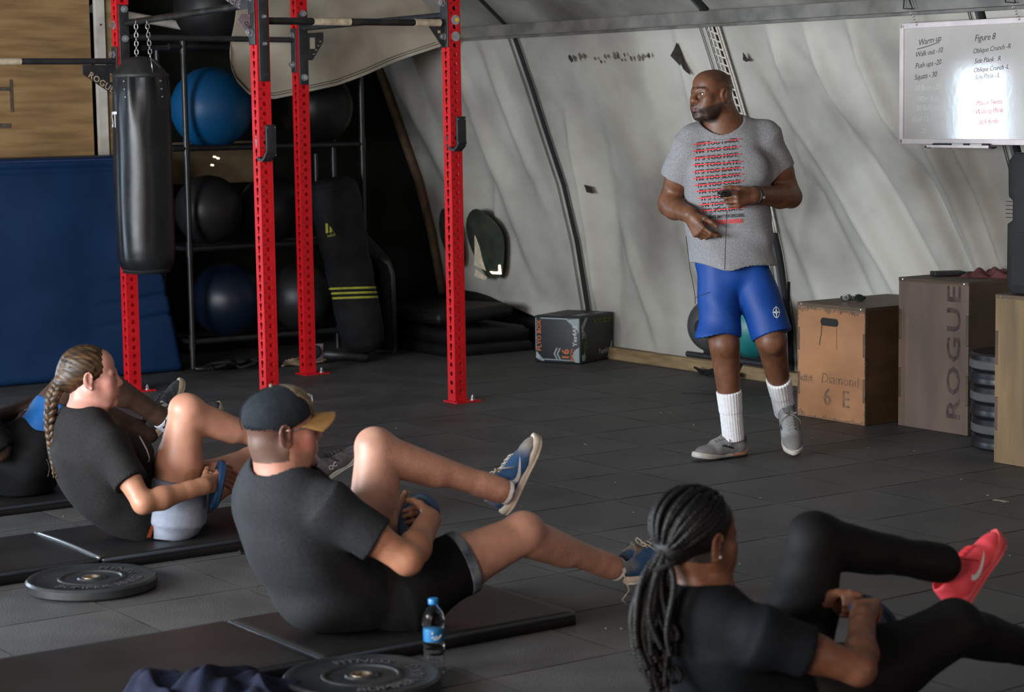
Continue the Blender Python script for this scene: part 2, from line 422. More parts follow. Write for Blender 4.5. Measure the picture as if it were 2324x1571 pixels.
# wooden skirting, eave beam, roof
tag(MB().ubox(8.43, 8.50, 5.2, 11.2, 0, 0.075).build('baseboard_right', lumber), 'pale wooden skirting plank under the canvas wall', None, kind='structure')
mb = MB(); mb.ubox(7.80, 7.87, 5.0, 12.0, 2.095, 2.165); mb.ubox(7.86, 7.90, 5.0, 12.0, 2.08, 2.18)
tag(mb.build('trim_1', alu), 'grey metal purlin under the roof edge of the tent', None, kind='structure')
RU = np.array([7.86, 7.5, 6.6, 5.2, 3.4, 1.4, -0.6, -1.7]); RZ = np.array([2.165, 2.46, 2.95, 3.4, 3.6, 3.4, 2.75, 2.2])
roof = empty('ceiling', W(3.4, 4, 3.6)); tag(roof, 'grubby grey canvas roof of the tent', None, kind='structure')
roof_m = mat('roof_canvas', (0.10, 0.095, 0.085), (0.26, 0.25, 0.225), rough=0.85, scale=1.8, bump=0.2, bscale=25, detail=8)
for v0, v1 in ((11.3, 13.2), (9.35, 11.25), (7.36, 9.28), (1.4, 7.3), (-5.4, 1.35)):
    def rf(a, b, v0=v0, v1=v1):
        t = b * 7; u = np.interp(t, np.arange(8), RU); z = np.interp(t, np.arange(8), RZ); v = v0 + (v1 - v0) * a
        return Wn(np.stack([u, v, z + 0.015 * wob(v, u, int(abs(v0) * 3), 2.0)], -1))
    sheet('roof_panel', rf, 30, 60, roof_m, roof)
for v in (11.28, 9.31, 7.32): MB().tube([W(float(u), v, float(z) + 0.01) for u, z in zip(RU[:5], RZ[:5])], 0.022, seg=6).build('rib', seam_black, roof)
# the other walls, out of frame, with the daylight openings and the gap invented for the added fill
ws = tag(empty('wall_left', W(-1.7, 4, 0)), 'canvas wall across the tent, out of sight', None, kind='structure')
for a in ((-5.4, 1.2, 0, 2.2), (3.2, 4.8, 0, 2.2), (9.2, 13.2, 0, 2.2), (4.8, 9.2, 0, 0.75), (1.2, 3.2, 0, 0.8)):
    MB().ubox(-1.75, -1.7, *a).build('canvas_panel', canvas, ws)
wf = tag(empty('wall_front', W(3, -5.4, 0)), 'canvas end wall behind the viewer, out of sight', None, kind='structure')
for a in ((-1.7, 4.2), (7.0, 8.6)): MB().ubox(a[0], a[1], -5.45, -5.4, 0, 3.6).build('canvas_panel', canvas, wf)
wb_ = tag(empty('wall_back', W(4, 13.1, 0)), 'dark olive fabric end wall of the tent behind the shelves', None, kind='structure')
def bw(a, b):
    u = 3.4 + 5.35 * a; z = 3.5 * b
    return Wn(np.stack([u, 13.12 - 0.05 * wob(u * 2, z * .6, 4, 2.2), z], -1))
sheet('fabric_panel', bw, 120, 60, dark_fabric, wb_)
MB().ubox(-1.7, 1.2, 13.1, 13.14, 0, 3.5).build('fabric_panel', dark_fabric, wb_)
MB().ubox(1.95, 3.4, 13.1, 13.14, 0, 2.0).build('fabric_panel', dark_fabric, wb_)
MB().ubox(1.2, 3.4, 13.1, 13.14, 2.0, 3.5).build('fabric_panel', dark_fabric, wb_)
# plywood boarding with grubby tape marks, white upright and pipe
MB().ubox(3.55, 5.635, 12.70, 12.72, 0.2, 3.0).build('plywood_board', plywood, wb_)
tape = mat('brown_tape', (0.05, 0.04, 0.03), (0.09, 0.07, 0.05), rough=0.6, scale=30)
mb = MB()
for (u, z, du, dz) in ((4.97, 1.79, .24, .025), (5.085, 1.66, .035, .2), (4.99, 1.56, .18, .03)): mb.ubox(u, u + du * .5, 12.694, 12.699, z, z + dz)
mb.build_each('tape_mark', tape, wb_)
MB().ubox(5.66, 5.72, 12.66, 12.70, 0, 3.1).build('white_upright', white_paint, wb_)
MB().ubox(5.735, 5.78, 12.68, 12.72, 0, 3.1).build('wooden_upright', lumber, wb_)
MB().cyl(W(5.72, 12.86, 2.31), W(6.9, 12.95, 2.13), 0.028, seg=12).build('white_pipe', white_paint, wb_, smooth=40)
for z in (2.5, 2.2, 1.9): MB().cyl(W(5.69, 12.655, z), W(5.69, 12.662, z), 0.006, seg=8).build('screw', seam_black, wb_)
MB().ubox(6.2, 6.95, 12.99, 13.0, 1.16, 1.44).build('tan_board', mat('tan_board', (0.09, 0.062, 0.03), (0.15, 0.105, 0.055), rough=.85, scale=6), wb_)
for q_ in ((6.62, 1.335), (6.60, 1.28), (6.645, 1.325)): MB().prism([(0, 0), (.022, -.004), (.024, .006), (.004, .010)], W(q_[0], 12.986, q_[1]), W(1, 0), (0, 0, 1), -.002).build('daylight_gap', leak, wb_)
# end rib: brown arched tube in front of the dark fabric
brown = mat('brown_rib', (0.055, 0.032, 0.015), (0.11, 0.068, 0.032), rough=0.7, scale=12)
MB().tube([W(float(PU(z)) - 0.03, 13.0, float(z)) for z in np.linspace(0.3, 2.16, 30)], 0.033, seg=10).build('arched_rib', brown, wb_, smooth=True)

# loose canvas flap hanging from the roof behind the rack
EU = [6.262, 6.27, 6.30, 6.37, 6.526, 6.944, 7.345, 7.65, 7.83]; EZ = [2.0, 1.92, 1.83, 1.745, 1.716, 1.796, 1.921, 2.02, 2.08]
def flap(a, b):
    u = 6.262 + (7.84 - 6.262) * a ** 1.15; zb = np.interp(u, EU, EZ); z = zb + (3.0 - zb) * b ** 1.3
    v = 11.95 - 0.045 * np.sin(u * 5 + z * 6.0) - 0.05 * wob(u * 2, z * 3, 9, 1.6) - 0.03 * np.exp(-((z - zb) / .05) ** 2) + 0.12 * a * (b - .2)
    return Wn(np.stack([u + 0.02 * np.sin(z * 9) * (1 - a), v, z], -1))
fo_ = sheet('canvas_flap', flap, 120, 70, canvas_beige, None, back=W(0.0, 0.004, 0))
tag(fo_, 'loose beige canvas flap drooping from the roof behind the red rack', 'canvas flap')
mb = MB()
for dz in (0.022, 0.036):
    a = np.linspace(0.01, 0.99, 90); u = 6.262 + (7.84 - 6.262) * a ** 1.15; zb = np.interp(u, EU, EZ)
    p = flap(a, np.clip((dz / (3.0 - zb)), 0, 1) ** (1 / 1.3)); mb.tube([Vector(q) - W(0, .004, 0) for q in p], 0.002, seg=4)
mb.build('hem_stitch', seam_black, fo_)

# ================================================================== RED PULL-UP RIG
red = mat('red_powdercoat', (0.40, 0.004, 0.007), (0.48, 0.006, 0.010), rough=0.5, scale=14, bump=0.03, bscale=300, spec=0.3)
black_steel = mat('black_steel', (0.010, 0.010, 0.011), (0.020, 0.020, 0.022), rough=0.5, scale=20, bump=0.06, bscale=200)
worn_steel = mat('worn_black_bar', (0.012, 0.012, 0.012), (0.055, 0.050, 0.045), rough=0.45, metal=0.3, scale=9, lo=0.5, hi=0.8)
zinc = mat('zinc_bolt', (0.45, 0.46, 0.47), (0.62, 0.63, 0.65), rough=0.28, metal=0.9, scale=30)
hole_dark = mat('print_black', (0.010, 0.008, 0.008), rough=0.8)
rose_metal = mat('dusty_steel', (0.16, 0.12, 0.13), (0.26, 0.20, 0.21), rough=0.5, metal=0.4, scale=20)
PITCH, Z0, PS = 0.0508, 0.054, 0.075
NH = 50
def hole_ring(kind, n=16):
    r = 0.0127; out = []
    for i in range(n):
        t = 2 * math.pi * (i + 0.0) / n + math.pi / n * 0
        if kind == 'round': out.append((r * math.cos(t), r * math.sin(t)))
        else:
            c, s = math.cos(t), math.sin(t)
            if s > -0.35: out.append((0.0125 * c, 0.008 + 0.0125 * s))
            else:
                w = 0.0062; out.append((max(-w, min(w, 0.013 * c * 2.2)), -0.020 if s < -0.75 else -0.006))
    return out
def face_cells(mb, o, x, depth_dir, kinds):
    """one face of the square tube with its row of holes; o = lower left corner, x = along the face, z up"""
    n = 16; z = Vector((0, 0, 1)); th = 0.005
    mb.add([o, o + x * PS, o + x * PS + z * (Z0 - PITCH / 2), o + z * (Z0 - PITCH / 2)], [(0, 1, 2, 3)])
    for k in range(NH):
        c = o + x * (PS / 2) + z * (Z0 + k * PITCH)
        ring = hole_ring(kinds(k), n)
        outer = []
        for i in range(n):
            t = 2 * math.pi * i / n; a, b = math.cos(t), math.sin(t)
            s = min((PS / 2) / max(abs(a), 1e-9), (PITCH / 2) / max(abs(b), 1e-9))
            outer.append((a * s, b * s))
        cor = {}
        P = [c + x * a + z * b for a, b in outer] + [c + x * a + z * b for a, b in ring] + [c + x * a + z * b + depth_dir * th for a, b in ring]
        F = []
        for i in range(n):
            j = (i + 1) % n
            F.append((i, j, n + j, n + i)); F.append((n + i, n + j, 2 * n + j, 2 * n + i))
        for sx in (1, -1):
            for sz in (1, -1):
                t0 = math.atan2(sz * PITCH / 2, sx * PS / 2) % (2 * math.pi); i = int(t0 / (2 * math.pi / n)); j = (i + 1) % n
                P.append(c + x * (sx * PS / 2) + z * (sz * PITCH / 2)); F.append((i, len(P) - 1, j))
        mb.add(P, F)
def upright_mesh():
    mb = MB(); h = PS / 2; U_, V_ = Vector((1, 0, 0)), Vector((0, 1, 0))
    rnd = lambda k: 'round'; key = lambda k: 'round' if k < 4 else 'key'
    face_cells(mb, Vector((-h, -h, 0)), U_, V_, rnd)        # faces -V
    face_cells(mb, Vector((h, h, 0)), -U_, -V_, rnd)        # faces +V
    face_cells(mb, Vector((-h, h, 0)), -V_, U_, key)        # faces -U
    face_cells(mb, Vector((h, -h, 0)), V_, -U_, key)        # faces +U
    me = bpy.data.meshes.new('upright'); me.from_pydata([tuple(p) for p in mb.v], [], mb.f); me.update(); me.materials.append(red)
    return me
up_me = upright_mesh()
def num_mesh():
    mb = MB()
    for n in range(1, 41): flat_text(mb, str(n), (-0.033, -PS / 2 - 0.0006, Z0 + (n + 3) * PITCH + 0.019), (1, 0, 0), (0, 0, 1), 0.017, bold=0.0004)
    me = bpy.data.meshes.new('number_marks'); me.from_pydata([tuple(p) for p in mb.v], [], mb.f); me.update(); me.materials.append(hole_dark)
    return me
num_me = num_mesh()
rig = empty('pull_up_rig', W(5.95, 10.78, 0), 'red steel pull-up rig with black crossbars bolted to the rubber floor', 'gym rig')
ro = origin_of(rig)
POSTS = {'FL': (5.365, 9.954), 'R': (6.561, 9.954), 'MB': (6.540, 11.620), 'L': (5.340, 11.605)}
def bolt(mb, p, d, r=0.016, washer=0.024):
    p, d = Vector(p), Vector(d).normalized()
    mb.cyl(p, p + d * 0.004, washer, seg=20); mb.cyl(p + d * 0.004, p + d * 0.022, r, r * 0.96, seg=6); mb.cyl(p + d * 0.022, p + d * 0.03, r * 0.55, seg=10)
ups = {}
for k, (u, v) in POSTS.items():
    o = bpy.data.objects.new('upright', up_me); COL.objects.link(o); o.parent = rig; o.location = W(u, v, 0.006) - ro; o.rotation_euler = (0, 0, ANG); ups[k] = o
    nmk = bpy.data.objects.new('number_marks', num_me); COL.objects.link(nmk); nmk.parent = o; tag(nmk, kind='stuff')
    bp = MB().ubox(u - 0.06, u + 0.11, v - 0.085, v + 0.055, 0.0, 0.008).build('base_plate', red, rig)
    mb = MB(); bolt(mb, W(u + 0.07, v - 0.05, 0.008), (0, 0, 1), 0.010, 0.016); mb.build('anchor_bolt', zinc, rig)
mU, pU, mV, pV = -W(1, 0), W(1, 0), -W(0, 1), W(0, 1)
def bar(a, b, r=0.017, m=black_steel): return MB().cyl(a, b, r, seg=16).build('crossbar', m, rig, smooth=40)
def strap(u0, u1, v0, v1, z0, z1): return bevel(MB().ubox(u0, u1, v0, v1, z0, z1).build('bracket_plate', black_steel, rig), 0.003)
uL, vL = POSTS['L']; uF, vF = POSTS['FL']; uR, vR = POSTS['R']; uM, vM = POSTS['MB']; h = PS / 2
# left upright to front-left upright: worn pull-up bar that carries the punching bag
bar(W(uL + .02, vL - h, 2.165), W(uF + .01, vF + h, 2.205), 0.019, worn_steel)
# front bar with tape, between the two front uprights
zf = 2.115
bar(W(uF + h, vF, zf), W(uR - h, vR, zf), 0.019, worn_steel)
beige_tape = mat('athletic_tape', (0.30, 0.235, 0.15), (0.46, 0.38, 0.27), rough=0.9, scale=25)
for a, b in ((.27, .46), (.80, .94)):
    MB().cyl(W(uF + (uR - uF) * a, vF, zf), W(uF + (uR - uF) * b, vF, zf), 0.0205, seg=16).build('tape_wrap', beige_tape, rig, smooth=40)
# right side bar, rear bar
bar(W(uR, vR + h, 2.16), W(uM, vM - h, 2.145), 0.017)
bar(W(uL + h, vL, 2.085), W(uM - h, vM, 2.075), 0.017)
# bar running off to the left
bar(W(uL - h, vL, 1.945), W(3.9, vL, 1.945), 0.018)
MB().cyl(W(4.72, vL, 1.945), W(4.2, vL, 1.945), 0.0195, seg=14).build('tape_wrap', beige_tape, rig, smooth=40)
# end plates bolted over the uprights
strap(uF - .028, uF + .028, vF - h - .009, vF - h, 1.80, 2.40)
strap(uF - h - .009, uF - h, vF - .034, vF + .034, 1.99, 2.24)
strap(uR - h - .009, uR - h, vR - .036, vR + .036, 1.98, 2.25)
strap(uM - .030, uM + .032, vM - h - .009, vM - h, 1.80, 2.24)
strap(uM - h - .009, uM - h, vM - .03, vM + .03, 1.875, 2.145)
strap(uL - .028, uL + .034, vL - h - .009, vL - h, 1.80, 2.27)
strap(uL - h - .009, uL - h, vL - .036, vL + .036, 1.72, 2.03)
for z in (2.115, 1.975):
    mb = MB(); bolt(mb, W(uF, vF - h - .009, z + .02), mV, 0.009, 0.0095); mb.build('hex_bolt', zinc, rig)
for z in (2.225, 2.04):
    mb = MB(); bolt(mb, W(uR - h - .009, vR - .002, z), mU, 0.019, 0.02); mb.build('hex_bolt', zinc, rig)
for z in (2.13, 2.04):
    mb = MB(); mb.cyl(W(uR + .005, vR - h, z - .02 * 0), W(uR + .005, vR - h, z) + mV * .004, 0.027, seg=24); mb.cyl(W(uR + .005, vR - h - .004, z), W(uR + .005, vR - h - .018, z), 0.016, 0.0145, seg=6)
    mb.build('washer_bolt', zinc, rig)
    if z > 2.1: MB().cyl(W(uR + .005, vR - h - .018, z), W(uR + .005, vR - h - .020, z), 0.0125, seg=6).build('yellow_cap', mat('yellow_mark', (0.62, 0.42, 0.01), rough=0.5), rig)
for z in (2.235, 1.845):
    mb = MB(); bolt(mb, W(uM, vM - h - .009, z), mV, 0.018, 0.02); mb.build('hex_bolt', zinc, rig)
for z in (2.10, 1.925):
    mb = MB(); bolt(mb, W(uM - h - .009, vM, z), mU, 0.018, 0.02); mb.build('hex_bolt', zinc, rig)
for z in (2.245, 2.075):
    mb = MB(); bolt(mb, W(uL + .005, vL - h - .009, z), mV, 0.018, 0.02); mb.build('hex_bolt', zinc, rig)
mb = MB(); bolt(mb, W(uL - h - .001, vL - .0, 2.155), mU, 0.016, 0.026); mb.build('washer_bolt', zinc, rig)
mb = MB(); bolt(mb, W(uL - h - .009, vL, 1.985), mU, 0.018, 0.02); mb.build('hex_bolt', zinc, rig)
for z in (2.235, 2.055):
    mb = MB(); bolt(mb, W(uF - h - .009, vF, z), mU, 0.018, 0.02); mb.build('hex_bolt', zinc, rig)
MB().cyl(W(uF - h - .02, vF, 2.235), W(uF - h - .10, vF, 2.228), 0.012, seg=10).build('threaded_rod', rose_metal, rig, smooth=40)
# gusset brackets with the cut-out maker's name
cut_light = mat('cutout_light', (0.30, 0.22, 0.13), (0.40, 0.30, 0.2), rough=0.8, scale=10)
def gusset(o, x, y, poly, text, size, tpos, tang, flip=1, m=black_steel, tm=cut_light):
    g = MB().prism(poly, o, x, y, 0.006).build('gusset', m, rig)
    n = Vector(x).cross(Vector(y)).normalized(); ca, sa = math.cos(tang), math.sin(tang)
    tx = Vector(x) * ca + Vector(y) * sa; ty = (-Vector(x) * sa + Vector(y) * ca) * flip
    side = -1 if (tx.cross(ty)).dot(n) < 0 else 1
    mb = MB(); p = Vector(o) + Vector(x) * tpos[0] + Vector(y) * tpos[1]
    p = p + n * (0.0067 if n.y < 0 else -0.0007)
    flat_text(mb, text, p, tx, ty, size, bold=0.0006, spacing=1.05)
    mb.build('maker_name', tm, g)
    return g
zv = Vector((0, 0, 1))
# left bar bracket (reads left to right, sloping down to the upright)
gusset(W(uL - h - .21, vL - .004, 1.925), pU, zv, [(0, 0), (.21, 0), (.21, -.05), (.165, -.05), (.165, -.10), (.21, -.10), (.21, -.165), (.17, -.165), (0, -.055)], 'ROGUE', 0.052, (.027, -.067), -0.575)
# front-left: bracket of the bar that runs to the left upright, seen from its back
gusset(W(uF - .03, vF + h, 2.19), pV, zv, [(0, -.01), (0, .09), (.42, .16), (.42, .10), (.13, -.01)], 'ROGUE', 0.06, (.30, .095), math.pi + 0.30, tm=rose_metal)
gusset(W(uF - h - .004, vF + .012, 2.04), mU, zv, [(0, 0), (0, .11), (.055, .11), (.075, .08), (.012, -.01)], 'RO', 0.03, (.015, .03), 0.9, m=rose_metal, tm=hole_dark)
# right upright bracket and rear middle bracket
gr_ = MB().prism([(0, 0), (0, -.115), (-.02, -.125), (-.11, -.01), (-.11, .0)], W(uR - h, vR, 2.105), pU, zv, 0.006).build('gusset', black_steel, rig)
MB().ubox(uR - h - .055, uR - h - .037, vR - .0075, vR - .0068, 2.058, 2.073).build('slot', cut_light, gr_)
gm = MB().prism([(0, 0), (.115, .008), (.115, -.05), (.035, -.165), (0, -.165)], W(uM + .03, vM - h - .001, 2.115), pU, zv, 0.006).build('gusset', black_steel, rig)
MB().ubox(uM + .048, uM + .083, vM - h - .009, vM - h - .0075, 2.02, 2.088).build('slot', canvas_beige, gm)
for g_, u0, z0, du, dz in ((gm, uM + .068, 1.985, .02, .026), (gr_, uR - h - .085, 2.03, .02, -.024)):
    mb = MB()
    for i in range(4): mb.ubox(u0 + i * du * .8, u0 + i * du * .8 + .012, (vM - h - .0090 if g_ is gm else vR - .0078), (vM - h - .0075 if g_ is gm else vR - .0068), z0 + i * dz, z0 + i * dz + .005)
    mb.build('maker_name', cut_light, g_)
# J-cups hooked onto the front uprights
def jcup(u, v, z, label, side):
    r = empty('j_cup', W(u, v - h, z), label, 'barbell hook', 'J-cups on the front uprights')
    bevel(MB().ubox(u - .018, u + .040, v - h - .014, v - h, z, z + .17).build('back_plate', black_steel, r), 0.003)
    bevel(MB().ubox(u - .018, u + .040, v - h - .020, v - h - .014, z + .01, z + .165).build('plastic_face', mat('black_plastic', (0.012, 0.012, 0.013), rough=0.45), r), 0.002)
    hk = MB(); hk.prism([(0, 0), (-.05, -.012), (-.075, .004), (-.10, .030), (-.108, .026), (-.083, -.006), (-.052, -.026), (0, -.016)], W(u - .015, v - h, z + .004), pV, zv, -.052)
    hk.build('hook', black_steel, r)
    MB().ubox(u - h - .012, u - h - .003, v - .035, v + .015, z + .05 * (side == 0), z + .065 + .05 * (side == 0)).build('pin_bracket', rose_metal if side == 0 else black_steel, r)
    mb = MB()
    for a, b in ((-.012, .155), (.034, .155), (.034, .012)): mb.cyl(W(u + a, v - h - .020, z + b), W(u + a, v - h - .022, z + b), .003, seg=8)
    mb.build_each('rivet', zinc, r)
jcup(uF + .012, vF, 1.405, 'black J-cup on the red upright beside the blue ball', 0)
jcup(uR + .012, vR, 1.43, 'black J-cup on the red upright nearest the canvas wall', 1)

# ================================================================== GEAR ALONG THE END WALL
# --- heavy punching bag
leather = mat('black_leather', (0.006, 0.0065, 0.007), (0.011, 0.012, 0.013), rough=0.33, scale=5, bump=0.12, bscale=9, spec=0.28, rvar=0.1)
dust_leather = leather
chain_m = mat('chain_steel', (0.25, 0.24, 0.23), (0.4, 0.39, 0.38), rough=0.35, metal=0.9, scale=40)
bu, bv = 5.345, 11.37
bc = W(bu, bv, 0)
bag = empty('punching_bag', (bc.x, bc.y, 0.715), 'tall black leather punching bag hanging by chains from the rig', 'punching bag')
RB = 0.168
def bagbody(a, b):
    t = 2 * math.pi * a; z = 0.735 + (1.855 - 0.735) * b
    r = RB * np.interp(b, [0, .02, .05, .1, .5, .85, .93, 1], [.80, .9, .97, 1, 1.02, 1, .98, .93])
    f = np.clip((b - .72) / .28, 0, 1)
    r = r - 0.012 * f ** 1.5 * (np.cos(4 * (t - 0.75)) ** 8) + 0.006 * f * np.cos(9 * t + 4 * b) + 0.002 * np.sin(3 * t + 9 * b)
    r = r - 0.004 * np.exp(-((t - 3.9) / .05) ** 2)
    return np.stack([bc.x + r * np.cos(t), bc.y + r * np.sin(t), z], -1)
bb = sheet('bag_body', bagbody, 97, 60, leather, bag)
MB().lathe([(0.0, .715), (.10, .716), (.135, .722), (.140, .74), (.10, .76)], (bc.x, bc.y, 0), seg=40).build('bag_bottom', leather, bag, smooth=60)
mb = MB(); mb.lathe([(.158, 1.845), (.164, 1.862), (.150, 1.874), (.095, 1.945), (.04, 1.965), (.0, 1.97)], (bc.x, bc.y, 0), seg=40)
mb.build('bag_top', mat('scuffed_leather', (0.010, 0.010, 0.010), (0.026, 0.024, 0.022), rough=0.55, scale=9, bump=0.3, bscale=14), bag, smooth=True)
MB().lathe([(.139, .733), (.141, .739), (.139, .745)], (bc.x, bc.y, 0), seg=40).build('bottom_stitching', seam_black, bag)
for t0 in (4.30, 5.65):
    for i, z in enumerate((1.825, 1.78, 1.735)):
        t = t0 + .02 * i; p = Vector((bc.x + .168 * math.cos(t), bc.y + .168 * math.sin(t), z)); n = Vector((math.cos(t), math.sin(t), 0))
        MB().cyl(p - n * .01, p + n * .003, .0055, .004, seg=10).build('rivet', zinc, bag)
def link(mb, c, d, nrm, L=0.030, w=0.010, r=0.0032):
    d = Vector(d).normalized(); nrm = Vector(nrm); x = (nrm - d * nrm.dot(d)).normalized(); pts = []
    for i in range(14):
        t = 2 * math.pi * i / 14; pts.append(Vector(c) + d * (math.sin(t) * w + (L / 2 - w) * (1 if math.sin(t) > 0 else -1) if abs(math.sin(t)) > .01 else math.sin(t)) + x * (math.cos(t) * w))
    mb.tube(pts, r, seg=6, closed=True)
for k, (top, ends) in enumerate((((bu, bv - .045 + .075, 2.175), [(3.95, 1), (4.75, 1)]), ((bu, bv - .055 - .06, 2.17), [(5.4, 1), (0.2, 1)]))):
    T_ = W(*top)
    mid = T_.lerp(Vector((bc.x, bc.y, 1.94)) + (T_ - Vector((bc.x, bc.y, T_.z))) * 1.3, .93)
    n = 9
    for i in range(n):
        mb = MB(); c = T_.lerp(mid, (i + .5) / n); link(mb, c, mid - T_, (1, 0, .1) if i % 2 else (0, 1, .1)); mb.build('chain_link', chain_m, bag, smooth=True)
    mb = MB()
    for (t, _) in ends:
        e = Vector((bc.x + .15 * math.cos(t), bc.y + .15 * math.sin(t), 1.86)); mb.tube([mid, mid.lerp(e, .5), e], .004, seg=6)
    mb.build('hanger_wire', chain_m, bag, smooth=True)
mb = MB(); V_, F_ = text2d('ST', 0.075, bold=.001)
t1 = 4.0
mb.add([(bc.x + .171 * math.cos(t1 + (a - .09) / .171), bc.y + .171 * math.sin(t1 + (a - .09) / .171), 1.565 + b * 1.7) for a, b in V_], F_)
mb.build('brand_letters', mat('white_print', (0.62, 0.62, 0.60), rough=0.6), bag)

# --- black ball rack
shelf_m = mat('rack_tube', (0.014, 0.0145, 0.016), (0.026, 0.027, 0.029), rough=0.32, metal=0.4, scale=8)
SU0, SU1, SV0, SV1 = 6.035, 7.32, 12.2, 12.58
shelf = empty('ball_rack', W((SU0 + SU1) / 2, 12.39, 0), 'black tubular rack holding exercise balls behind the red rig', 'ball rack')
for u in (SU0, SU1):
    for v in (SV0, SV1): MB().cyl(W(u, v, 0.02), W(u, v, 2.05), .019, seg=14).build('post', shelf_m, shelf, smooth=40)
for z in (2.05, 1.415, 0.78, 0.19):
    for v in (SV0, SV1): MB().cyl(W(SU0 - (.10 if z > 1.39 else .015), v, z), W(SU1, v, z), .019, seg=14).build('rail', shelf_m, shelf, smooth=40)
    for u in (SU0, SU1):
        MB().cyl(W(u, SV0, z), W(u, SV1, z), .016, seg=10).build('side_rail', shelf_m, shelf, smooth=40)
        MB().cyl(W(u, SV0, z - .045), W(u, SV0, z + .045), .0235, seg=14).build('sleeve', shelf_m, shelf, smooth=40)
MB().tube([W(SU0, SV0, .03), W(SU0 + .01, SV0 - .03, .02), W(SU0 + .2, SV0 - .06, .018), W(SU0 + .42, SV0 - .02, .018)], .016, seg=10).build('foot_tube', shelf_m, shelf, smooth=True)
MB().cyl(W(6.93, 12.14, 1.02), W(6.93, 12.14, 1.36), .014, seg=12).build('hanging_tube', shelf_m, shelf, smooth=40)
black_ball = mat('black_rubber_ball', (0.005, 0.005, 0.005), (0.008, 0.008, 0.008), spec=.25, rough=0.42, scale=6)
gray_ball = mat('graphite_ball', (0.009, 0.009, 0.0095), (0.013, 0.013, 0.0135), spec=.3, rough=0.45, scale=6)
blue_ball = mat('blue_ball', (0.002, 0.060, 0.165), (0.003, 0.072, 0.19), spec=.3, rough=0.45, scale=6)
navy_ball = mat('navy_ball', (0.0015, 0.005, 0.013), (0.002, 0.0065, 0.016), spec=.3, rough=0.4, scale=6)
def ball(u, z, r, m, label, v=12.39):
    c = W(u, v, z); o = MB().lathe([(r * math.sin(a), -r * math.cos(a) + (0.0012 if i % 4 == 0 else 0)) for i, a in enumerate(np.linspace(.02, math.pi - .02, 33))], c, axis=(W(.35, .2) + Vector((0, 0, .8))), seg=40)
    o = o.build('exercise_ball', m, None, smooth=True)
    q = MB().cyl(c + W(.0, -r * .999), c + W(0, -r * 1.004), .008, seg=10).build('valve_plug', m, o)
    return tag(o, label, 'exercise ball', 'exercise balls on the black rack')
ball(6.34, 2.305, .245, gray_ball, 'large dark grey exercise ball on the top tier of the black rack')
ball(6.315, 1.665, .262, blue_ball, 'bright blue exercise ball on the second tier beside the punching bag')
ball(7.085, 1.66, .245, black_ball, 'black exercise ball on the second tier under the canvas flap')
ball(6.27, 1.015, .222, gray_ball, 'dark grey ball on the third tier directly below the bright blue ball')
ball(6.722, 1.00, .215, black_ball, 'black ball on the third tier beside the leaning kick bag')
ball(6.39, 0.425, .243, navy_ball, 'navy blue ball on the bottom tier of the rack')
ball(6.93, 0.415, .225, gray_ball, 'dark grey ball on the bottom tier behind the red uprights')

# --- blue crash mat leaning on the end wall
blue_vinyl = mat('blue_vinyl', (0.003, 0.017, 0.052), (0.005, 0.025, 0.070), spec=.25, rough=0.45, scale=2.5, bump=0.15, bscale=12, rvar=0.06)
RZ_ = np.array([0, .35, .75, 1.38]); RU_ = np.array([6.005, 5.94, 5.87, 5.80])
def crash(a, b):
    z = 1.375 * b; ur = np.interp(z, RZ_, RU_); u = 3.55 + (ur - 3.55) * a
    d = np.zeros_like(z)
    for zc, ln in ((.64, .55), (.50, .6), (.37, .6)):
        s = (ur - u); zz = zc - .10 * s; d += -0.022 * np.exp(-((z - zz) / .012) ** 2) * np.clip(1 - s / ln, 0, 1)
    d += .012 * wob(u, z, 3, 2.0) + 0.018 * np.sin(np.pi * np.clip(b, 0, 1)) - 0.02 * np.exp(-((z - 1.30) / .015) ** 2)
    e = np.minimum(np.minimum((ur - u) / .03, b / .02), (1 - b) / .02); d -= .03 * np.clip(1 - e, 0, 1) ** 2
    return Wn(np.stack([u, 12.26 - d + .07 * b, z + .004], -1))
cm = sheet('crash_mat', crash, 110, 90, blue_vinyl, None, back=W(0.0, 0.33, 0))
tag(cm, 'big blue vinyl crash mat standing against the plywood end wall', 'crash mat')
mb = MB(); p = crash(np.linspace(0.01, .99, 40), np.full(40, .985)); mb.tube([Vector(q) - W(0, .005) for q in p], .007, seg=6); mb.build('top_piping', mat('navy_piping', (0.015, 0.03, 0.10), rough=0.4), cm, smooth=True)

# --- black kick bag leaning on the rack, yellow-green stripes and mark
nyl = mat('black_nylon', (0.004, 0.0042, 0.0046), (0.008, 0.0083, 0.009), spec=.25, rough=0.75, scale=12, bump=0.2, bscale=30)
lime = mat('lime_print', (0.32, 0.31, 0.03), (0.42, 0.40, 0.05), rough=0.6, scale=30)
B0, B1 = W(7.19, 11.98, 0.045), W(6.96, 12.02, 1.205)
kb = empty('kick_bag', (B0.x, B0.y, 0.0), 'black cylindrical kick bag with three lime stripes leaning on the ball rack', 'punching bag')
kx, ky, kd = frame(B1 - B0, (0, -1, 0)); KL = (B1 - B0).length
def kbag(a, b):
    t = 2 * math.pi * a; s = np.interp(b, np.linspace(0, 1, 12), [0, .02, .06, .12, .25, .4, .55, .7, .85, .95, .99, 1.0]) * KL
    r = np.interp(b, np.linspace(0, 1, 12), [.02, .09, .13, .148, .150, .151, .155, .162, .172, .168, .13, .02])
    r = r + .004 * np.sin(s * 26 + 2 * np.sin(t)) * np.clip(s / .3, 0, 1) + .003 * np.sin(3 * t + 5 * s)
    X, Y, D, O = (np.array(q) for q in (kx, ky, kd, B0))
    return O + np.cos(t)[:, None] * r[:, None] * X + np.sin(t)[:, None] * r[:, None] * Y + s[:, None] * D
sheet('bag_body', kbag, 49, 60, nyl, kb)
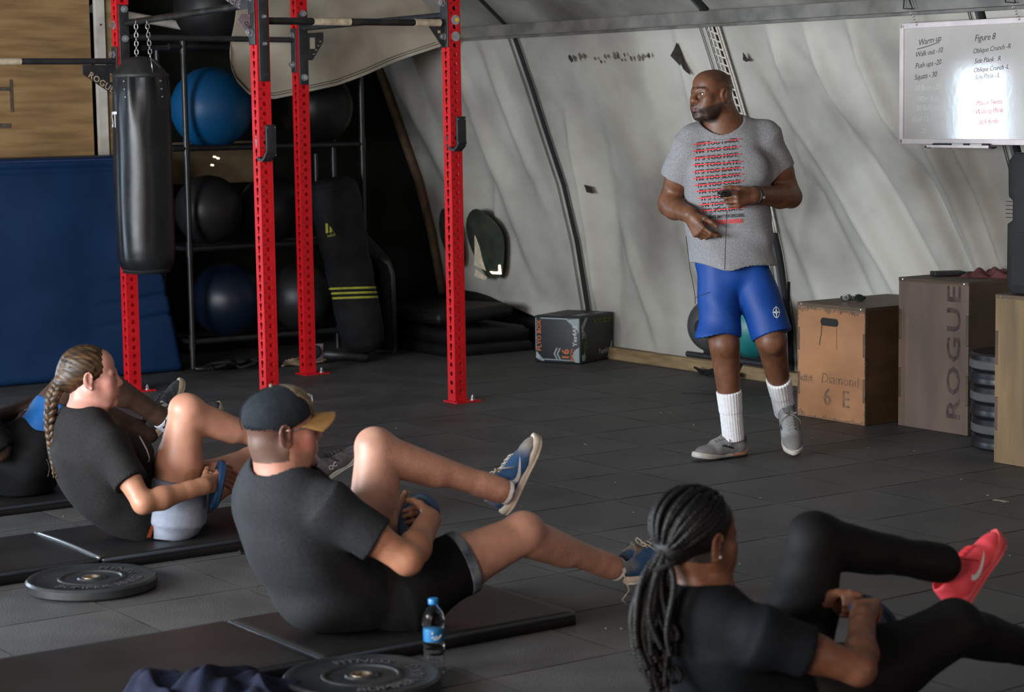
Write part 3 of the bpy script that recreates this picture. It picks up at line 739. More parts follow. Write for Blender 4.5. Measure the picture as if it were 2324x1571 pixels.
MB().tube([B1 + kx * .16 * math.cos(t) + ky * .16 * math.sin(t) - kd * .07 for t in np.linspace(0, 6.1, 24)], .008, seg=6, closed=True).build('top_cord', nyl, kb, smooth=True)
kbm = kb.children[0]; kbv = BVHTree.FromPolygons([tuple(v.co + kb.location) for v in kbm.data.vertices], [tuple(p.vertices) for p in kbm.data.polygons])
def on_surface(bvh, p, d, off=0.0015):
    """projects a point along d onto a surface and lifts it off a little"""
    h_ = bvh.ray_cast(Vector(p), Vector(d).normalized())
    return (h_[0] - Vector(d).normalized() * off) if h_[0] is not None else None
vd = Vector((-.09, 1, -.1)).normalized(); sx_ = vd.cross(kd).normalized() * -1
for i in range(3):
    c = B0 + kd * (KL * (.375 - .027 * i)); pts = []
    for a in np.linspace(-.15, .15, 40):
        q = on_surface(kbv, c + sx_ * a + kd * (.028 * (a / .15)) - vd * .6, vd, .001)
        if q is not None: pts.append(q)
    MB().tube(pts, .0085, seg=6).build('lime_stripe', lime, kb, smooth=True)
mb = MB(); c = B0 + kd * (KL * .70) + sx_ * .065
for k in range(3):
    x0 = -.03 + .024 * k; hh = .022 + .022 * k; mb.prism([(x0, 0), (x0 + .017, 0), (x0 + .017 - .012, hh), (x0 - .010, hh - .008)], c - vd * .158, sx_, kd, .002)
V_, F_ = text2d('adidas', .03); mb.add([c - vd * .158 + sx_ * (a - .045) + kd * (b - .027) for a, b in V_], F_)
mb.build('brand_mark', lime, kb)

# --- black gym mats piled in the corner behind the rig
pad = mat('black_pad', (0.004, 0.004, 0.0042), (0.008, 0.008, 0.008), spec=.25, rough=0.55, scale=4, bump=0.2, bscale=10)
def slump(name, u0, u1, v0, v1, z, th, sag, seed, label):
    def fn(a, b):
        u = u0 + (u1 - u0) * a; v = v0 + (v1 - v0) * b
        zz = z + th + sag * (np.sin(a * 3.1 + seed) * .6 + np.sin(b * 4 + seed * 2) * .4)
        e = np.minimum(np.minimum(a, 1 - a) / .04, np.minimum(b, 1 - b) / .04); zz -= th * .35 * np.clip(1 - e, 0, 1) ** 2
        return Wn(np.stack([u, v, zz], -1))
    o = sheet(name, fn, 30, 24, pad, None, back=(0, 0, -th))
    return tag(o, label, 'gym mat', 'black mats piled in the corner')
slump('gym_mat', 7.68, 8.36, 11.72, 12.75, 0.006, .07, .004, 1, 'lowest black mat of the corner pile beside the soft plyo box')
slump('gym_mat', 7.69, 8.34, 11.75, 12.8, .104, .07, .006, 2.2, 'middle black mat of the pile below the torn windows')
slump('gym_mat', 7.68, 8.28, 11.86, 12.85, .232, .06, .030, 3.9, 'topmost black mat lying crooked on the corner pile')
st = empty('folded_bench', W(7.55, 12.35, 0), 'black upright padded bench leaning in the dark corner beside the kick bag', 'bench')
bevel(MB().prism([(0, 0), (.09, .02), (.05, .62), (-.13, .80), (-.2, .78), (-.05, .55)], W(7.46, 12.5, .02), W(1, 0), Vector((0, 0, 1)), .34).build('pad', pad, st), .02)
MB().tube([W(7.45, 12.05, .02), W(7.44, 12.05, .55), W(7.42, 12.06, .62), W(7.36, 12.1, .66)], .02, seg=10).build('leg', black_steel, st, smooth=True)
MB().tube([W(7.60, 12.45, .02), W(7.57, 12.45, .5)], .02, seg=10).build('leg', black_steel, st, smooth=True)
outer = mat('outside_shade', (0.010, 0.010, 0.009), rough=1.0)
MB().ubox(8.62, 8.66, 10.9, 13.14, 0, .9).build('dark_backdrop', outer, wr)  # added dark sheet hiding the bright sky behind the lifted canvas edge

# --- straps, rope and clip at the foot of the rack, small plate with a round eye
mb = MB(); r = random.Random(3)
for k in range(4): mb.tube([W(6.12 + .1 * k + .09 * math.sin(i * .9 + k), 12.0 + .05 * math.cos(i * 1.3 + k), .025 + .05 * abs(math.sin(i * .55 + k))) for i in range(14)], .011, seg=6)
tag(mb.build('battle_strap', nyl, None, smooth=True), 'tangled black straps on the floor under the ball rack', 'strap')
mb = MB()
for k in range(5): mb.tube([W(6.56 + .030 * i + .015 * k, 11.99 + .02 * math.sin(i + k), .012 + .012 * k + .008 * math.sin(i * .8 + k)) for i in range(11)], .007, seg=6)
tag(mb.build('rope_coil', mat('tan_rope', (0.10, 0.075, 0.04), (0.16, 0.12, 0.07), rough=0.9, scale=50), None, smooth=True), 'small coil of tan rope on the floor beside the black straps', 'rope')
mb = MB(); mb.tube([W(6.40 + .035 * math.cos(t), 11.88 + .016 * math.sin(t), .009) for t in np.linspace(0, 6.0, 20)], .004, seg=6)
tag(mb.build('carabiner', chain_m, None, smooth=True), 'small silver carabiner on the floor in front of the ball rack', 'carabiner')
dp = empty('landmine_base', W(6.78, 11.98, 0), 'small steel plate with a round eye lying behind the red upright', 'gym gear')
MB().box(W(6.78, 11.96, .09), (.13, .012, .10), RUV).build('plate', rose_metal, dp); MB().lathe([(.03, 0), (.045, .006), (.03, .02), (.02, .02)], W(6.78, 11.953, .09), axis=-W(0, 1), seg=20).build('eye', black_steel, dp, smooth=40)
MB().tube([W(6.85, 11.98, .07), W(7.0, 11.93, .05), W(7.12, 11.86, .03)], .028, seg=8).build('sleeve', black_steel, dp, smooth=True)

# ================================================================== PLYO BOXES, PLATES, WHITEBOARD
# --- soft plyo box by the wall with printed faces
soft = mat('plyo_vinyl', (0.010, 0.012, 0.014), (0.018, 0.021, 0.024), rough=0.5, scale=5, bump=0.05)
p_grey = mat('print_grey', (0.26, 0.30, 0.32), rough=0.6); p_or = mat('print_orange', (0.42, 0.11, 0.035), rough=0.6); p_gn = mat('print_green', (0.09, 0.15, 0.02), rough=0.6); p_wh = mat('print_offwhite', (0.42, 0.45, 0.45), rough=0.6)
PBc = W(8.10, 10.848, 0); d1 = (W(7.959, 11.16) - PBc).normalized(); d2 = (W(8.486, 11.008) - PBc).normalized()
d1 = (d1 - d2 * d1.dot(d2) * .5).normalized(); L1, L2, HH = .345, .415, .305
pb = empty('plyo_box', PBc + d1 * (L1 / 2) + d2 * (L2 / 2), 'black soft plyo box printed PLYO BOX 16 INCH against the canvas wall', 'plyo box')
Rp = Matrix((d1, d1.cross(Vector((0, 0, 1))) * -1, (0, 0, 1))).transposed()
P = [PBc, PBc + d1 * L1, PBc + d1 * L1 + d2 * L2, PBc + d2 * L2]
o = mesh_obj('foam_block', [tuple(q) for q in P] + [tuple(q + Vector((0, 0, HH))) for q in P], [(3, 2, 1, 0), (4, 5, 6, 7), (0, 1, 5, 4), (1, 2, 6, 5), (2, 3, 7, 6), (3, 0, 4, 7)], soft, pb)
bm = bmesh.new(); bm.from_mesh(o.data); bmesh.ops.recalc_face_normals(bm, faces=bm.faces); bm.to_mesh(o.data); bm.free(); bevel(o, .012)
# near-left face runs from PBc along d1 (towards the left of the picture)
def facepr(name, m, o0, x, polys=(), texts=()):
    n = Vector(x).cross(Vector((0, 0, 1))); mb = MB()
    for poly in polys: mb.prism(poly, o0, x, (0, 0, 1), .0015)
    for (t, px, py, s, ang, b) in texts:
        V_, F_ = text2d(t, s, bold=b); ca, sa = math.cos(ang), math.sin(ang)
        mb.add([Vector(o0) + Vector(x) * (px + a * ca - q * sa) + Vector((0, 0, 1)) * (py + a * sa + q * ca) + n * .002 for a, q in V_], F_)
    return mb.build_each(name, m, pb)
oL = PBc + d1 * L1; xL = -d1; hp = math.pi / 2
nL = xL.cross(Vector((0, 0, 1))).normalized(); oLs = oL + nL * .0005
facepr('grey_print', p_grey, oLs, xL, [[(.035, .03), (.05, .02), (.30, .02), (.30, .026), (.052, .026), (.04, .036)], [(.012, .03), (.055, .012), (.075, .012), (.015, .075)], [(.012, .08), (.017, .08), (.017, .29), (.012, .29)], [(.05, .286), (.25, .286), (.25, .292), (.05, .292)],
        [(.24, .285), (.335, .295), (.335, .20), (.315, .225)], [(.30, .09), (.335, .11), (.335, .012), (.305, .012), (.285, .05)], [(.145, .06), (.165, .10), (.175, .10), (.155, .06), (.18, .02), (.17, .02)], [(.168, .06), (.188, .10), (.198, .10), (.178, .06), (.203, .02), (.193, .02)]])
facepr('orange_print', p_or, oLs, xL, (), [('PLYO BOX', .052, .075, .042, hp, .001), ('16', .258, .025, .072, hp, .002), ('INCH', .292, .02, .032, hp, .001)])
facepr('white_print', p_wh, oLs, xL, (), [('Yes4All', .318, .115, .044, hp, .001)])
oR = PBc; xR = d2; nR = xR.cross(Vector((0, 0, 1))).normalized(); oRs = oR + nR * .0005
facepr('grey_print', p_grey, oRs, xR, [[(.012, .24), (.06, .295), (.09, .295), (.02, .20)], [(.02, .02), (.05, .02), (.06, .045), (.045, .07), (.03, .055), (.02, .06)], [(.02, .165), (.035, .20), (.065, .165), (.058, .165), (.036, .19), (.027, .165)], [(.02, .185), (.035, .22), (.065, .185), (.058, .185), (.036, .21), (.027, .185)], [(.34, .012), (.40, .012), (.40, .12), (.37, .07)]])
facepr('green_print', p_gn, oRs, xR, (), [('PLYO BOX', .16, .245, .046, 0, .001), ('12', .022, .10, .06, 0, .001), ('INCH', .058, .065, .03, hp, .001)])
facepr('white_print', p_grey, oRs, xR, (), [('Yes4All', .22, .045, .05, 0, .001)])
# top print
mb = MB(); tz = HH + .0015
for a, b, c, e in ((.04, .10, .05, .20), (.15, .30, .03, .06), (.03, .06, .25, .40)): mb.add([PBc + d1 * a + d2 * c + Vector((0, 0, tz)), PBc + d1 * b + d2 * c + Vector((0, 0, tz)), PBc + d1 * b + d2 * e + Vector((0, 0, tz)), PBc + d1 * a + d2 * e + Vector((0, 0, tz))], [(0, 1, 2, 3)])
mb.build_each('top_print', p_grey, pb)

# --- wooden plyo boxes
def wood(name, c1, c2, sc=3.0, st=(1, 1, 8)): return mat(name, c1, c2, rough=0.62, scale=sc, detail=9, stretch=st, bump=0.06, bscale=30, lo=0.3, hi=0.7)
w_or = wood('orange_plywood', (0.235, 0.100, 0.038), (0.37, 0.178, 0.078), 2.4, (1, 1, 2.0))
w_or2 = wood('orange_plywood_dark', (0.065, 0.036, 0.018), (0.12, 0.064, 0.031), 3, (1, 1, 3))  # darker orange tone for the side, back and top panels
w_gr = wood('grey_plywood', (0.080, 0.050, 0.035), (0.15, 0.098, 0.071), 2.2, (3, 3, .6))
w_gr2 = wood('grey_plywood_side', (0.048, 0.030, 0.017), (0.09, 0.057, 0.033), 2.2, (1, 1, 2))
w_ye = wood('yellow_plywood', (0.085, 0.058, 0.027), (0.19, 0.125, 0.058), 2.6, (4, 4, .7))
ply_edge = mat('plywood_edge', (0.045, 0.03, 0.018), (0.11, 0.075, 0.045), rough=0.8, scale=3, stretch=(1, 1, 90))
stencil = mat('stencil_ink', (0.024, 0.012, 0.013), (0.075, 0.045, 0.038), rough=0.75, scale=30)
ink = mat('marker_ink', (0.07, 0.045, 0.035), (0.22, 0.11, 0.055), rough=0.8, scale=45)
def plybox(name, u0, v1, wv, du, hz, mf, ms, label, notch=True):
    """front panel faces -U, right-hand panel faces -V; panels meet in finger joints"""
    r = empty(name, W(u0 + du / 2, v1 - wv / 2, 0), label, 'plyo box', 'wooden plyo boxes'); t = .018; v0 = v1 - wv
    f = MB(); n = 5
    f.ubox(u0, u0 + t, v0 + (t if notch else 0), v1 - (t if notch else 0), .002, hz - t)
    if notch:
        for k in range(n):
            if k % 2 == 0:
                a, b = .002 + (hz - t) * k / n, (hz - t) * (k + 1) / n
                f.ubox(u0, u0 + t, v0, v0 + t, a, b); f.ubox(u0, u0 + t, v1 - t, v1, a, b)
    front = f.build('front_panel', mf, r)
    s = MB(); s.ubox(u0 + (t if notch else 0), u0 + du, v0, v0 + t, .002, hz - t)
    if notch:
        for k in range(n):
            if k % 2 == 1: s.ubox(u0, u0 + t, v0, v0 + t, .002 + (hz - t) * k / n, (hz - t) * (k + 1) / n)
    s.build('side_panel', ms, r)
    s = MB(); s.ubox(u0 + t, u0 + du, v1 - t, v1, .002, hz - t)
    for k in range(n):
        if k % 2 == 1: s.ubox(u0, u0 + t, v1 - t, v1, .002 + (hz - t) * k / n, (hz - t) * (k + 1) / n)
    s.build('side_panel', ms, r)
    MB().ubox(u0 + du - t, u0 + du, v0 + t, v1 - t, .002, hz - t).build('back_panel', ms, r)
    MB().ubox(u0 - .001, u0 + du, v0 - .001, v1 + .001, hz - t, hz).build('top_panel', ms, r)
    mb = MB()
    for k in range(n):
        if k % 2 == 0: mb.ubox(u0 + .0, u0 + t, v0 - .0012, v0 - .0002, .002 + (hz - t) * k / n, (hz - t) * (k + 1) / n)
    mb.ubox(u0 - .0024, u0 - .0014, v0, v1, hz - t, hz); mb.ubox(u0, u0 + du, v0 - .0024, v0 - .0014, hz - t, hz)
    mb.build_each('ply_edge', ply_edge, r)
    mb = MB()
    for a in (.06, .94):
        for z in (hz - .009,): mb.cyl(W(u0 - .002, v0 + wv * a, z), W(u0 - .0035, v0 + wv * a, z), .004, seg=8)
    mb.build_each('screw', zinc, r)
    return r
def front_text(r, u0, body, v, z, size, m, rot=0.0, name='lettering', k2=1.0, **k):
    V_, F_ = text2d(body, size, **k); ca, sa = math.cos(rot), math.sin(rot); mb = MB()
    V_ = V_ * np.array([k2, 1.0]); mb.add([W(u0 - .0012, v - (a * ca - b * sa), z + a * sa + b * ca) for a, b in V_], [tuple(f) for f in F_])
    return mb.build(name, m, r)
# box 1: orange, with hand hole, crack and marker scribbles
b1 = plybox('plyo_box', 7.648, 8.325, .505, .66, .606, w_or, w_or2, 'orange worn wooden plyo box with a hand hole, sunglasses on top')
hd = MB(); hv, hz_ = 8.083, .515
hd.prism([((.046 if math.cos(t) > 0 else -.046) + .021 * math.cos(t), .021 * math.sin(t)) for t in np.linspace(.001, 2 * math.pi + .001, 24, endpoint=False)], W(7.6472, hv, hz_), -W(0, 1), (0, 0, 1), -.0006)
hd.build('hand_hole', hole_dark, b1)
mb = MB(); cr = [(.055, -.015), (.058, -.05), (.062, -.075), (.069, -.10), (.073, -.125)]
mb.tube([W(7.6465, hv + a, hz_ + b) for a, b in cr], .0018, seg=4); mb.tube([W(7.6465, hv - .055, hz_ - .02 - .03 * k) for k in range(5)], .0008, seg=4); mb.build('crack', hole_dark, b1)
front_text(b1, 7.648, 'Diamond', 8.145, .195, .075, ink, shear=.1); front_text(b1, 7.648, '6  E', 8.13, .08, .13, ink); front_text(b1, 7.648, 'x##', 8.31, .19, .06, ink)
wear = mat('worn_edge', (0.09, 0.06, 0.042), (0.20, 0.115, 0.07), rough=0.9, scale=18)
mb = MB(); rr = random.Random(5); n = 130
for side in range(4):
    for i in range(n):
        w = .012 * abs(math.sin(i * .13 + side) * .6 + rr.uniform(-.3, .5)) * (1.8 if side in (0, 1) else 1)
        if side == 0: mb.ubox(7.6465, 7.6475, 8.325 - .505 * (i + 1) / n, 8.325 - .505 * i / n, .585 - w * 1.3, .588)
        if side == 1: mb.ubox(7.6465, 7.6475, 8.325 - .505 * (i + 1) / n, 8.325 - .505 * i / n, .004, .006 + w * rr.uniform(0, 2.2) * (1 if i < 14 else .5))
        if side == 2: mb.ubox(7.6465, 7.6475, 8.325 - w * .8, 8.325, .585 * i / n, .585 * (i + 1) / n)
        if side == 3: mb.ubox(7.6465, 7.6475, 7.820, 7.820 + w * .8, .585 * i / n, .585 * (i + 1) / n)
tag(mb.build('worn_edge', wear, b1), kind='stuff')
# box 2: tall grey-brown with stencilled name
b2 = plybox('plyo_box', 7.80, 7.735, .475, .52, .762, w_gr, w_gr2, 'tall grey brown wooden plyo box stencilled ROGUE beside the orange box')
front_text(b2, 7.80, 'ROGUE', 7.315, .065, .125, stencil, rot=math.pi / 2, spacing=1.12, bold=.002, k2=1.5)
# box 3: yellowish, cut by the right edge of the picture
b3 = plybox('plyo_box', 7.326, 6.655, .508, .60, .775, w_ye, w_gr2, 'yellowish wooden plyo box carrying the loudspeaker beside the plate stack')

# --- stack of bumper plates between the boxes
rub = mat('bumper_rubber', (0.006, 0.006, 0.008), (0.012, 0.012, 0.014), rough=0.36, scale=10, spec=0.35)
rub2 = mat('bumper_band', (0.045, 0.045, 0.047), (0.065, 0.065, 0.067), spec=.25, rough=0.6, scale=10)
pc = W(7.745, 6.89, 0)
names = ('bottom', 'second', 'third', 'fourth', 'fifth', 'top')
z = 0.0
for i, (hh, dx) in enumerate(((.070, 0), (.082, 0), (.070, .004), (.082, .004), (.070, .01), (.082, .01))):
    c = Vector((pc.x - dx, pc.y, z)); r = empty('bumper_plate', c, names[i] + ' black bumper plate of the stack between the wooden boxes', 'weight plate', 'stack of bumper plates by the boxes')
    R_ = .215
    MB().lathe([(.026, 0), (R_ - .01, 0), (R_, .008), (R_, hh - .008), (R_ - .01, hh), (.026, hh)], c, seg=56, close=True).build('disc', rub if i % 2 else rub, r, smooth=35)
    MB().lathe([(R_ + .0004, hh * .12), (R_ + .0035, hh * .16), (R_ + .0035, hh * (.55 if i % 2 else .5)), (R_ + .0004, hh * .6)], c, seg=56).build('rim_band', rub2 if i % 2 else rub, r, smooth=35)
    z += hh + .0008

# --- whiteboard
WU, WV1, WV0, WZ0, WZ1 = 7.86, 7.787, 6.58, 1.436, 2.038
wbd = empty('whiteboard', W(WU, 7.2, WZ0), 'framed whiteboard with a handwritten workout hanging from the purlin', 'whiteboard')
wb_m = mat('whiteboard_enamel', (0.36, 0.345, 0.33), (0.41, 0.395, 0.375), rough=0.075, scale=3, spec=0.5, bump=0.008, bscale=40, rvar=0.02)
fr_m = mat('board_frame', (0.50, 0.46, 0.47), (0.58, 0.53, 0.54), rough=0.5, scale=12)
MB().ubox(WU - .006, WU + .006, WV0, WV1, WZ0, WZ1).build('panel', wb_m, wbd)
fw = .026
for a in ((WV0, WV1, WZ0 - .002, WZ0 + fw), (WV0, WV1, WZ1 - fw, WZ1 + .002), (WV1 - fw, WV1 + .002, WZ0, WZ1), (WV0 - .002, WV0 + fw, WZ0, WZ1)):
    bevel(MB().ubox(WU - .014, WU + .010, *a).build('frame_bar', fr_m, wbd), .004)
MB().ubox(WU - .0152, WU - .0145, WV1 - .062, WV1 - .018, WZ1 - .019, WZ1 - .006).build('brand_sticker', p_wh, wbd)
mb = MB(); mb.prism([(0, 0), (.006, .009), (.010, 0)], W(WU - .0156, WV1 - .022, WZ1 - .018), -W(0, 1), (0, 0, 1), .0003); mb.build('brand_flame', mat('print_red', (0.55, 0.015, 0.02), rough=.6), wbd)
mk_black = mat('marker_black', (0.012, 0.012, 0.013), rough=.7); mk_faint = mat('marker_smear', (0.50, 0.49, 0.48), rough=.5); mk_red = mat('marker_red', (0.55, 0.05, 0.06), rough=.6)
def hand(lines, m, name):
    mb = MB()
    for (t, v, z, s, rot) in lines:
        V_, F_ = text2d(t, s * .9, shear=.28, spacing=.92, bold=-.0001); ca, sa = math.cos(rot), math.sin(rot); r = random.Random(t)
        mb.add([W(WU - .0066, v - (a * ca - b * sa) + .0, z + a * sa + b * ca) for a, b in V_], F_)
    mb.build_each(name, m, wbd)
hand([('Warm up', 7.665, 1.925, .048, .13), ('Walk out -10', 7.685, 1.868, .042, .11), ('Push ups -20', 7.685, 1.812, .042, .10), ('Squats - 30', 7.69, 1.755, .042, .10),
      ('Figure 8', 7.29, 1.935, .05, .05), ('Oblique Crunch -R', 7.30, 1.876, .038, .08), ('Side Plank   R', 7.29, 1.828, .038, .06), ('Oblique Crunch -L', 7.295, 1.785, .036, .06), ('Side Plank - L', 7.285, 1.75, .036, .06)], mk_black, 'black_writing')
mb = MB(); mb.tube([W(WU - .0066, 7.672, 1.908), W(WU - .0066, 7.60, 1.921), W(WU - .0066, 7.53, 1.937)], .0016, seg=4); mb.build('underline', mk_black, wbd)
hand([('10 Burp - 20', 7.69, 1.70, .042, .05), ('100m Run', 7.68, 1.645, .045, .03), ('30 BuRpees', 7.68, 1.60, .044, .05), ('Goal 13-19min)', 7.71, 1.545, .044, .03), ('23', 7.64, 1.49, .04, 0)], mk_faint, 'wiped_writing')
hand([('Mason Twists', 7.275, 1.625, .036, .05), ('Walking Plank', 7.28, 1.583, .038, .05), ('Jack Knife', 7.255, 1.535, .038, .04)], mk_red, 'red_writing')
# tray and markers
tr = tag(empty('marker_tray', W(WU - .03, 7.35, WZ0 - .02)), 'narrow metal marker tray clipped under the whiteboard', 'marker tray')
MB().ubox(WU - .05, WU - .014, 7.15, 7.56, WZ0 - .016, WZ0 - .011).build('shelf', fr_m, tr); MB().ubox(WU - .052, WU - .049, 7.15, 7.56, WZ0 - .016, WZ0 - .004).build('lip', fr_m, tr)
for v in (7.145, 7.565): MB().sphere(W(WU - .03, v, WZ0 - .013), (.025, .018, .008), seg=12, ring=8, R=RUV).build('end_cap', black_steel, tr, smooth=True)
for i, v in enumerate((7.53, 7.40, 7.28)):
    r = empty('marker', W(WU - .034, v - .05, WZ0 - .0108), ('black dry-erase marker on the tray nearest the Warm up list', 'white marker in the middle of the whiteboard tray', 'white marker at the Jack Knife end of the tray')[i], 'marker', 'markers on the tray')
    c = WZ0 - .0028
    MB().cyl(W(WU - .034, v, c), W(WU - .034, v - .075, c), .008, seg=12).build('barrel', p_wh if i else black_steel, r, smooth=40); MB().cyl(W(WU - .034, v - .0755, c), W(WU - .034, v - .118, c), .0085, .0075, seg=12).build('cap', black_steel, r, smooth=40)
# hooks and chains that carry the board
for i, (v, dv) in enumerate(((7.668, .02), (7.00, .0))):
    r = empty('hanging_hook', W(WU - .03, v, 2.04), ('wire hook and chain holding the whiteboard above the Warm up list', 'wire hook and chain holding the whiteboard beyond the Figure 8 list')[i], 'hook', 'whiteboard hooks')
    MB().tube([W(7.78, v + .02, 2.19), W(7.78, v + .028, 2.11), W(7.78, v - .035, 2.105), W(7.78, v - .012, 2.15), W(7.78, v + .012, 2.19)], .004, seg=6).build('triangle_ring', seam_black, r, smooth=True)
    mb = MB()
    for k in range(6): link(mb, W(7.80 + .05 * k / 6, v + .004 * math.sin(k * 2), 2.10 - .013 * k), (0, 0, 1), (1, 0, 0) if k % 2 else (0, 1, 0), L=.018, w=.0045, r=.0014)
    mb.build('chain', chain_m, r, smooth=True)

# --- things on the wooden boxes
sg = empty('sunglasses', W(7.87, 8.11, .607), 'dark green sunglasses lying on the orange plyo box', 'sunglasses')
lens_m = mat('green_lens', (0.010, 0.018, 0.010), rough=.12, spec=.8, coat=.6)
gx = (W(7.931, 8.06) - W(7.818, 8.19)).normalized(); gz = Vector((0, 0, 1)); gc = W(7.86, 8.13, .607 + .019); gy = gz.cross(gx)
for s in (-1, 1):
    def ln(a, b, s=s):
        t = 2 * math.pi * a; rr_ = b; x = s * .034 + .028 * rr_ * np.cos(t) * (1 + .08 * np.cos(2 * t)); zz = .019 * rr_ * np.sin(t) - .004 * rr_ * np.cos(t) * s
        return np.array(gc) + x[:, None] * np.array(gx) + zz[:, None] * np.array(gz) + (.012 * (x / .065) ** 2)[:, None] * np.array(gy)
    sheet('lens', ln, 25, 6, lens_m, sg, back=tuple(gy * .002))
    MB().tube([gc + gx * (s * .062) + gz * .008, gc + gx * (s * .066) + gy * .03 + gz * -.004, gc + gx * (s * .02) + gy * .05 - gz * .015, gc + gx * (-s * .05) + gy * .05 - gz * .0155], .0025, seg=6).build('temple_arm', black_steel, sg, smooth=True)
MB().tube([gc + gx * -.010 + gz * .004, gc + gx * 0 + gz * .008, gc + gx * .010 + gz * .004], .002, seg=6).build('bridge', black_steel, sg, smooth=True)
ph = empty('phone_case', W(8.05, 7.60, .763), 'black flat case lying on the tall ROGUE box beside the towel', 'case')
bevel(MB().box(W(8.03, 7.62, .775), (.16, .085, .022), Matrix.Rotation(ANG - .5, 3, 'Z')).build('case_body', black_steel, ph), .004)
tc_ = W(8.12, 7.42, .763)
def towel(a, b):
    x = (a - .5) * .30; y = (b - .5) * .20
    zz = .010 + .030 * np.exp(-((x - .06) / .06) ** 2 - (y / .07) ** 2) + .026 * np.exp(-((x + .05) / .05) ** 2 - ((y + .01) / .06) ** 2) + .012 * np.sin(x * 70 + y * 30) * np.exp(-(x / .12) ** 2) + .007 * np.sin(x * 30 - y * 80)
    e = np.minimum(np.minimum(a, 1 - a), np.minimum(b, 1 - b)) / .12; zz = np.maximum(zz * np.clip(e, .08, 1), .0015)
    X = x * (1 + .15 * np.sin(b * 7)); Y = y * (1 + .2 * np.sin(a * 9))
    return np.stack([tc_.x + X * .79 + Y * .3, tc_.y - X * .45 + Y, tc_.z + zz], -1)
tw = sheet('towel', towel, 50, 40, mat('maroon_towel', (0.085, 0.026, 0.026), (0.13, 0.042, 0.04), rough=.95, scale=40, bump=.3, bscale=200), None, back=(0, 0, -.0012))
tag(tw, 'crumpled maroon towel on top of the tall ROGUE plyo box', 'towel')
# loudspeaker on the right-hand box
sp = empty('loudspeaker', W(7.60, 6.33, .776), 'black moulded loudspeaker standing on the yellowish plyo box', 'speaker')
spm = mat('speaker_plastic', (0.008, 0.009, 0.010), (0.013, 0.014, 0.015), rough=.5, scale=10)
sv = 6.625
bevel(MB().prism([(0, .035), (.03, .001), (.32, .001), (.35, .03), (.35, .60), (.30, .64), (.04, .64), (.0, .60), (.005, .44), (.03, .425), (.03, .335), (0, .32)], W(7.36, sv, .776), W(0, -1), (0, 0, 1), -.30).build('cabinet', spm, sp), .010)
mb = MB()
for k in range(5): mb.ubox(7.365, 7.38, sv - .03, sv + .012, .776 + .345 + .018 * k, .776 + .348 + .018 * k)
mb.build_each('louver', spm, sp)
MB().ubox(7.352, 7.36, sv - .30, sv - .04, .82, 1.06).build('grille', mat('speaker_grille', (.006, .006, .006), rough=.8), sp)

# --- stand with two medicine balls behind the coach
mst = empty('ball_stand', W(8.0, 9.2, 0), 'low black steel ball stand on the floor by the skirting plank', 'ball stand')
def pl(u, v, z): return W(u, v, z)
bevel(MB().prism([(0, 0), (.10, .05), (.22, .07), (.33, .04), (.40, 0), (.40, -.12), (.33, -.12), (.33, -.06), (.22, -.02), (.10, -.05), (.02, -.11), (-.03, -.08)], W(7.83, 9.40, .005), -W(0, 1), W(1, 0), -.075).build('base', black_steel, mst), .012)
for dv in (.0, .14): MB().cyl(W(8.10 + dv, 9.78, .165), W(8.10 + dv, 9.09, .165), .018, seg=12).build('rail', black_steel, mst, smooth=40)
MB().cyl(W(8.03, 9.3, .05), W(8.15, 9.35, .165), .02, seg=10).build('post', black_steel, mst, smooth=40)
teal = mat('teal_leather', (0.006, 0.115, 0.125), (0.010, 0.16, 0.165), rough=.45, scale=8, bump=.08, bscale=120); dgrey = mat('charcoal_leather', (0.035, 0.036, 0.038), (0.05, 0.051, 0.053), rough=.5, scale=8)
def medball(u, v, z, r, m, label, side):
    c = W(u, v, z); rt = empty('medicine_ball', c - Vector((0, 0, r)), label, 'medicine ball', 'medicine balls on the stand')
    MB().sphere(c, r, seg=36, ring=22).build('shell', m, rt, smooth=True)
    vd_ = Vector((-.14, -1, .08)).normalized(); x = vd_.cross(Vector((0, 0, 1))).normalized() * -1; y = x.cross(vd_) * 1
    pts = []
    def patch(name, cx, cy, rx, ry, mm, off):
        P = [c + (x * (cx + rx * q * math.cos(t)) + y * (cy + ry * q * math.sin(t)) + vd_).normalized() * (r + off) for q in (0, .5, 1) for t in np.linspace(0, 2 * math.pi, 28, endpoint=False)]
        F = [(k * 28 + i, k * 28 + (i + 1) % 28, (k + 1) * 28 + (i + 1) % 28, (k + 1) * 28 + i) for k in range(2) for i in range(28)]
        mesh_obj(name, [tuple(p) for p in P], F, mm, rt, smooth=True)
    patch('black_patch', .45 * side, -.95 if side > 0 else .1, .55, .42, seam_black, .0015)
    if side < 0: patch('label_tag', -.62, .33, .16, .05, rub2, .004)
    MB().tube([c + (x * (1.15 * math.cos(t) + .2 * side) + y * (.8 * math.sin(t) - .2) + vd_).normalized() * (r + .0005) for t in np.linspace(0, 2 * math.pi, 50, endpoint=False)], .0015, seg=4, closed=True).build('stitched_seam', m, rt, smooth=True)
medball(8.17, 9.61, .345, .165, dgrey, 'charcoal and black medicine ball on the stand behind the coach', -1)
medball(8.17, 9.255, .360, .18, teal, 'teal medicine ball with black patch on the stand behind the coach', 1)
mb = MB()
for k in range(3): mb.tube([W(8.36 + .02 * math.sin(i + k), 9.62 + .05 * i, .012 + .01 * k + .01 * math.sin(i * 1.7)) for i in range(9)], .008, seg=5)
tag(mb.build('resistance_band', nyl, None, smooth=True), 'black tangled band on the floor along the skirting plank', 'band')

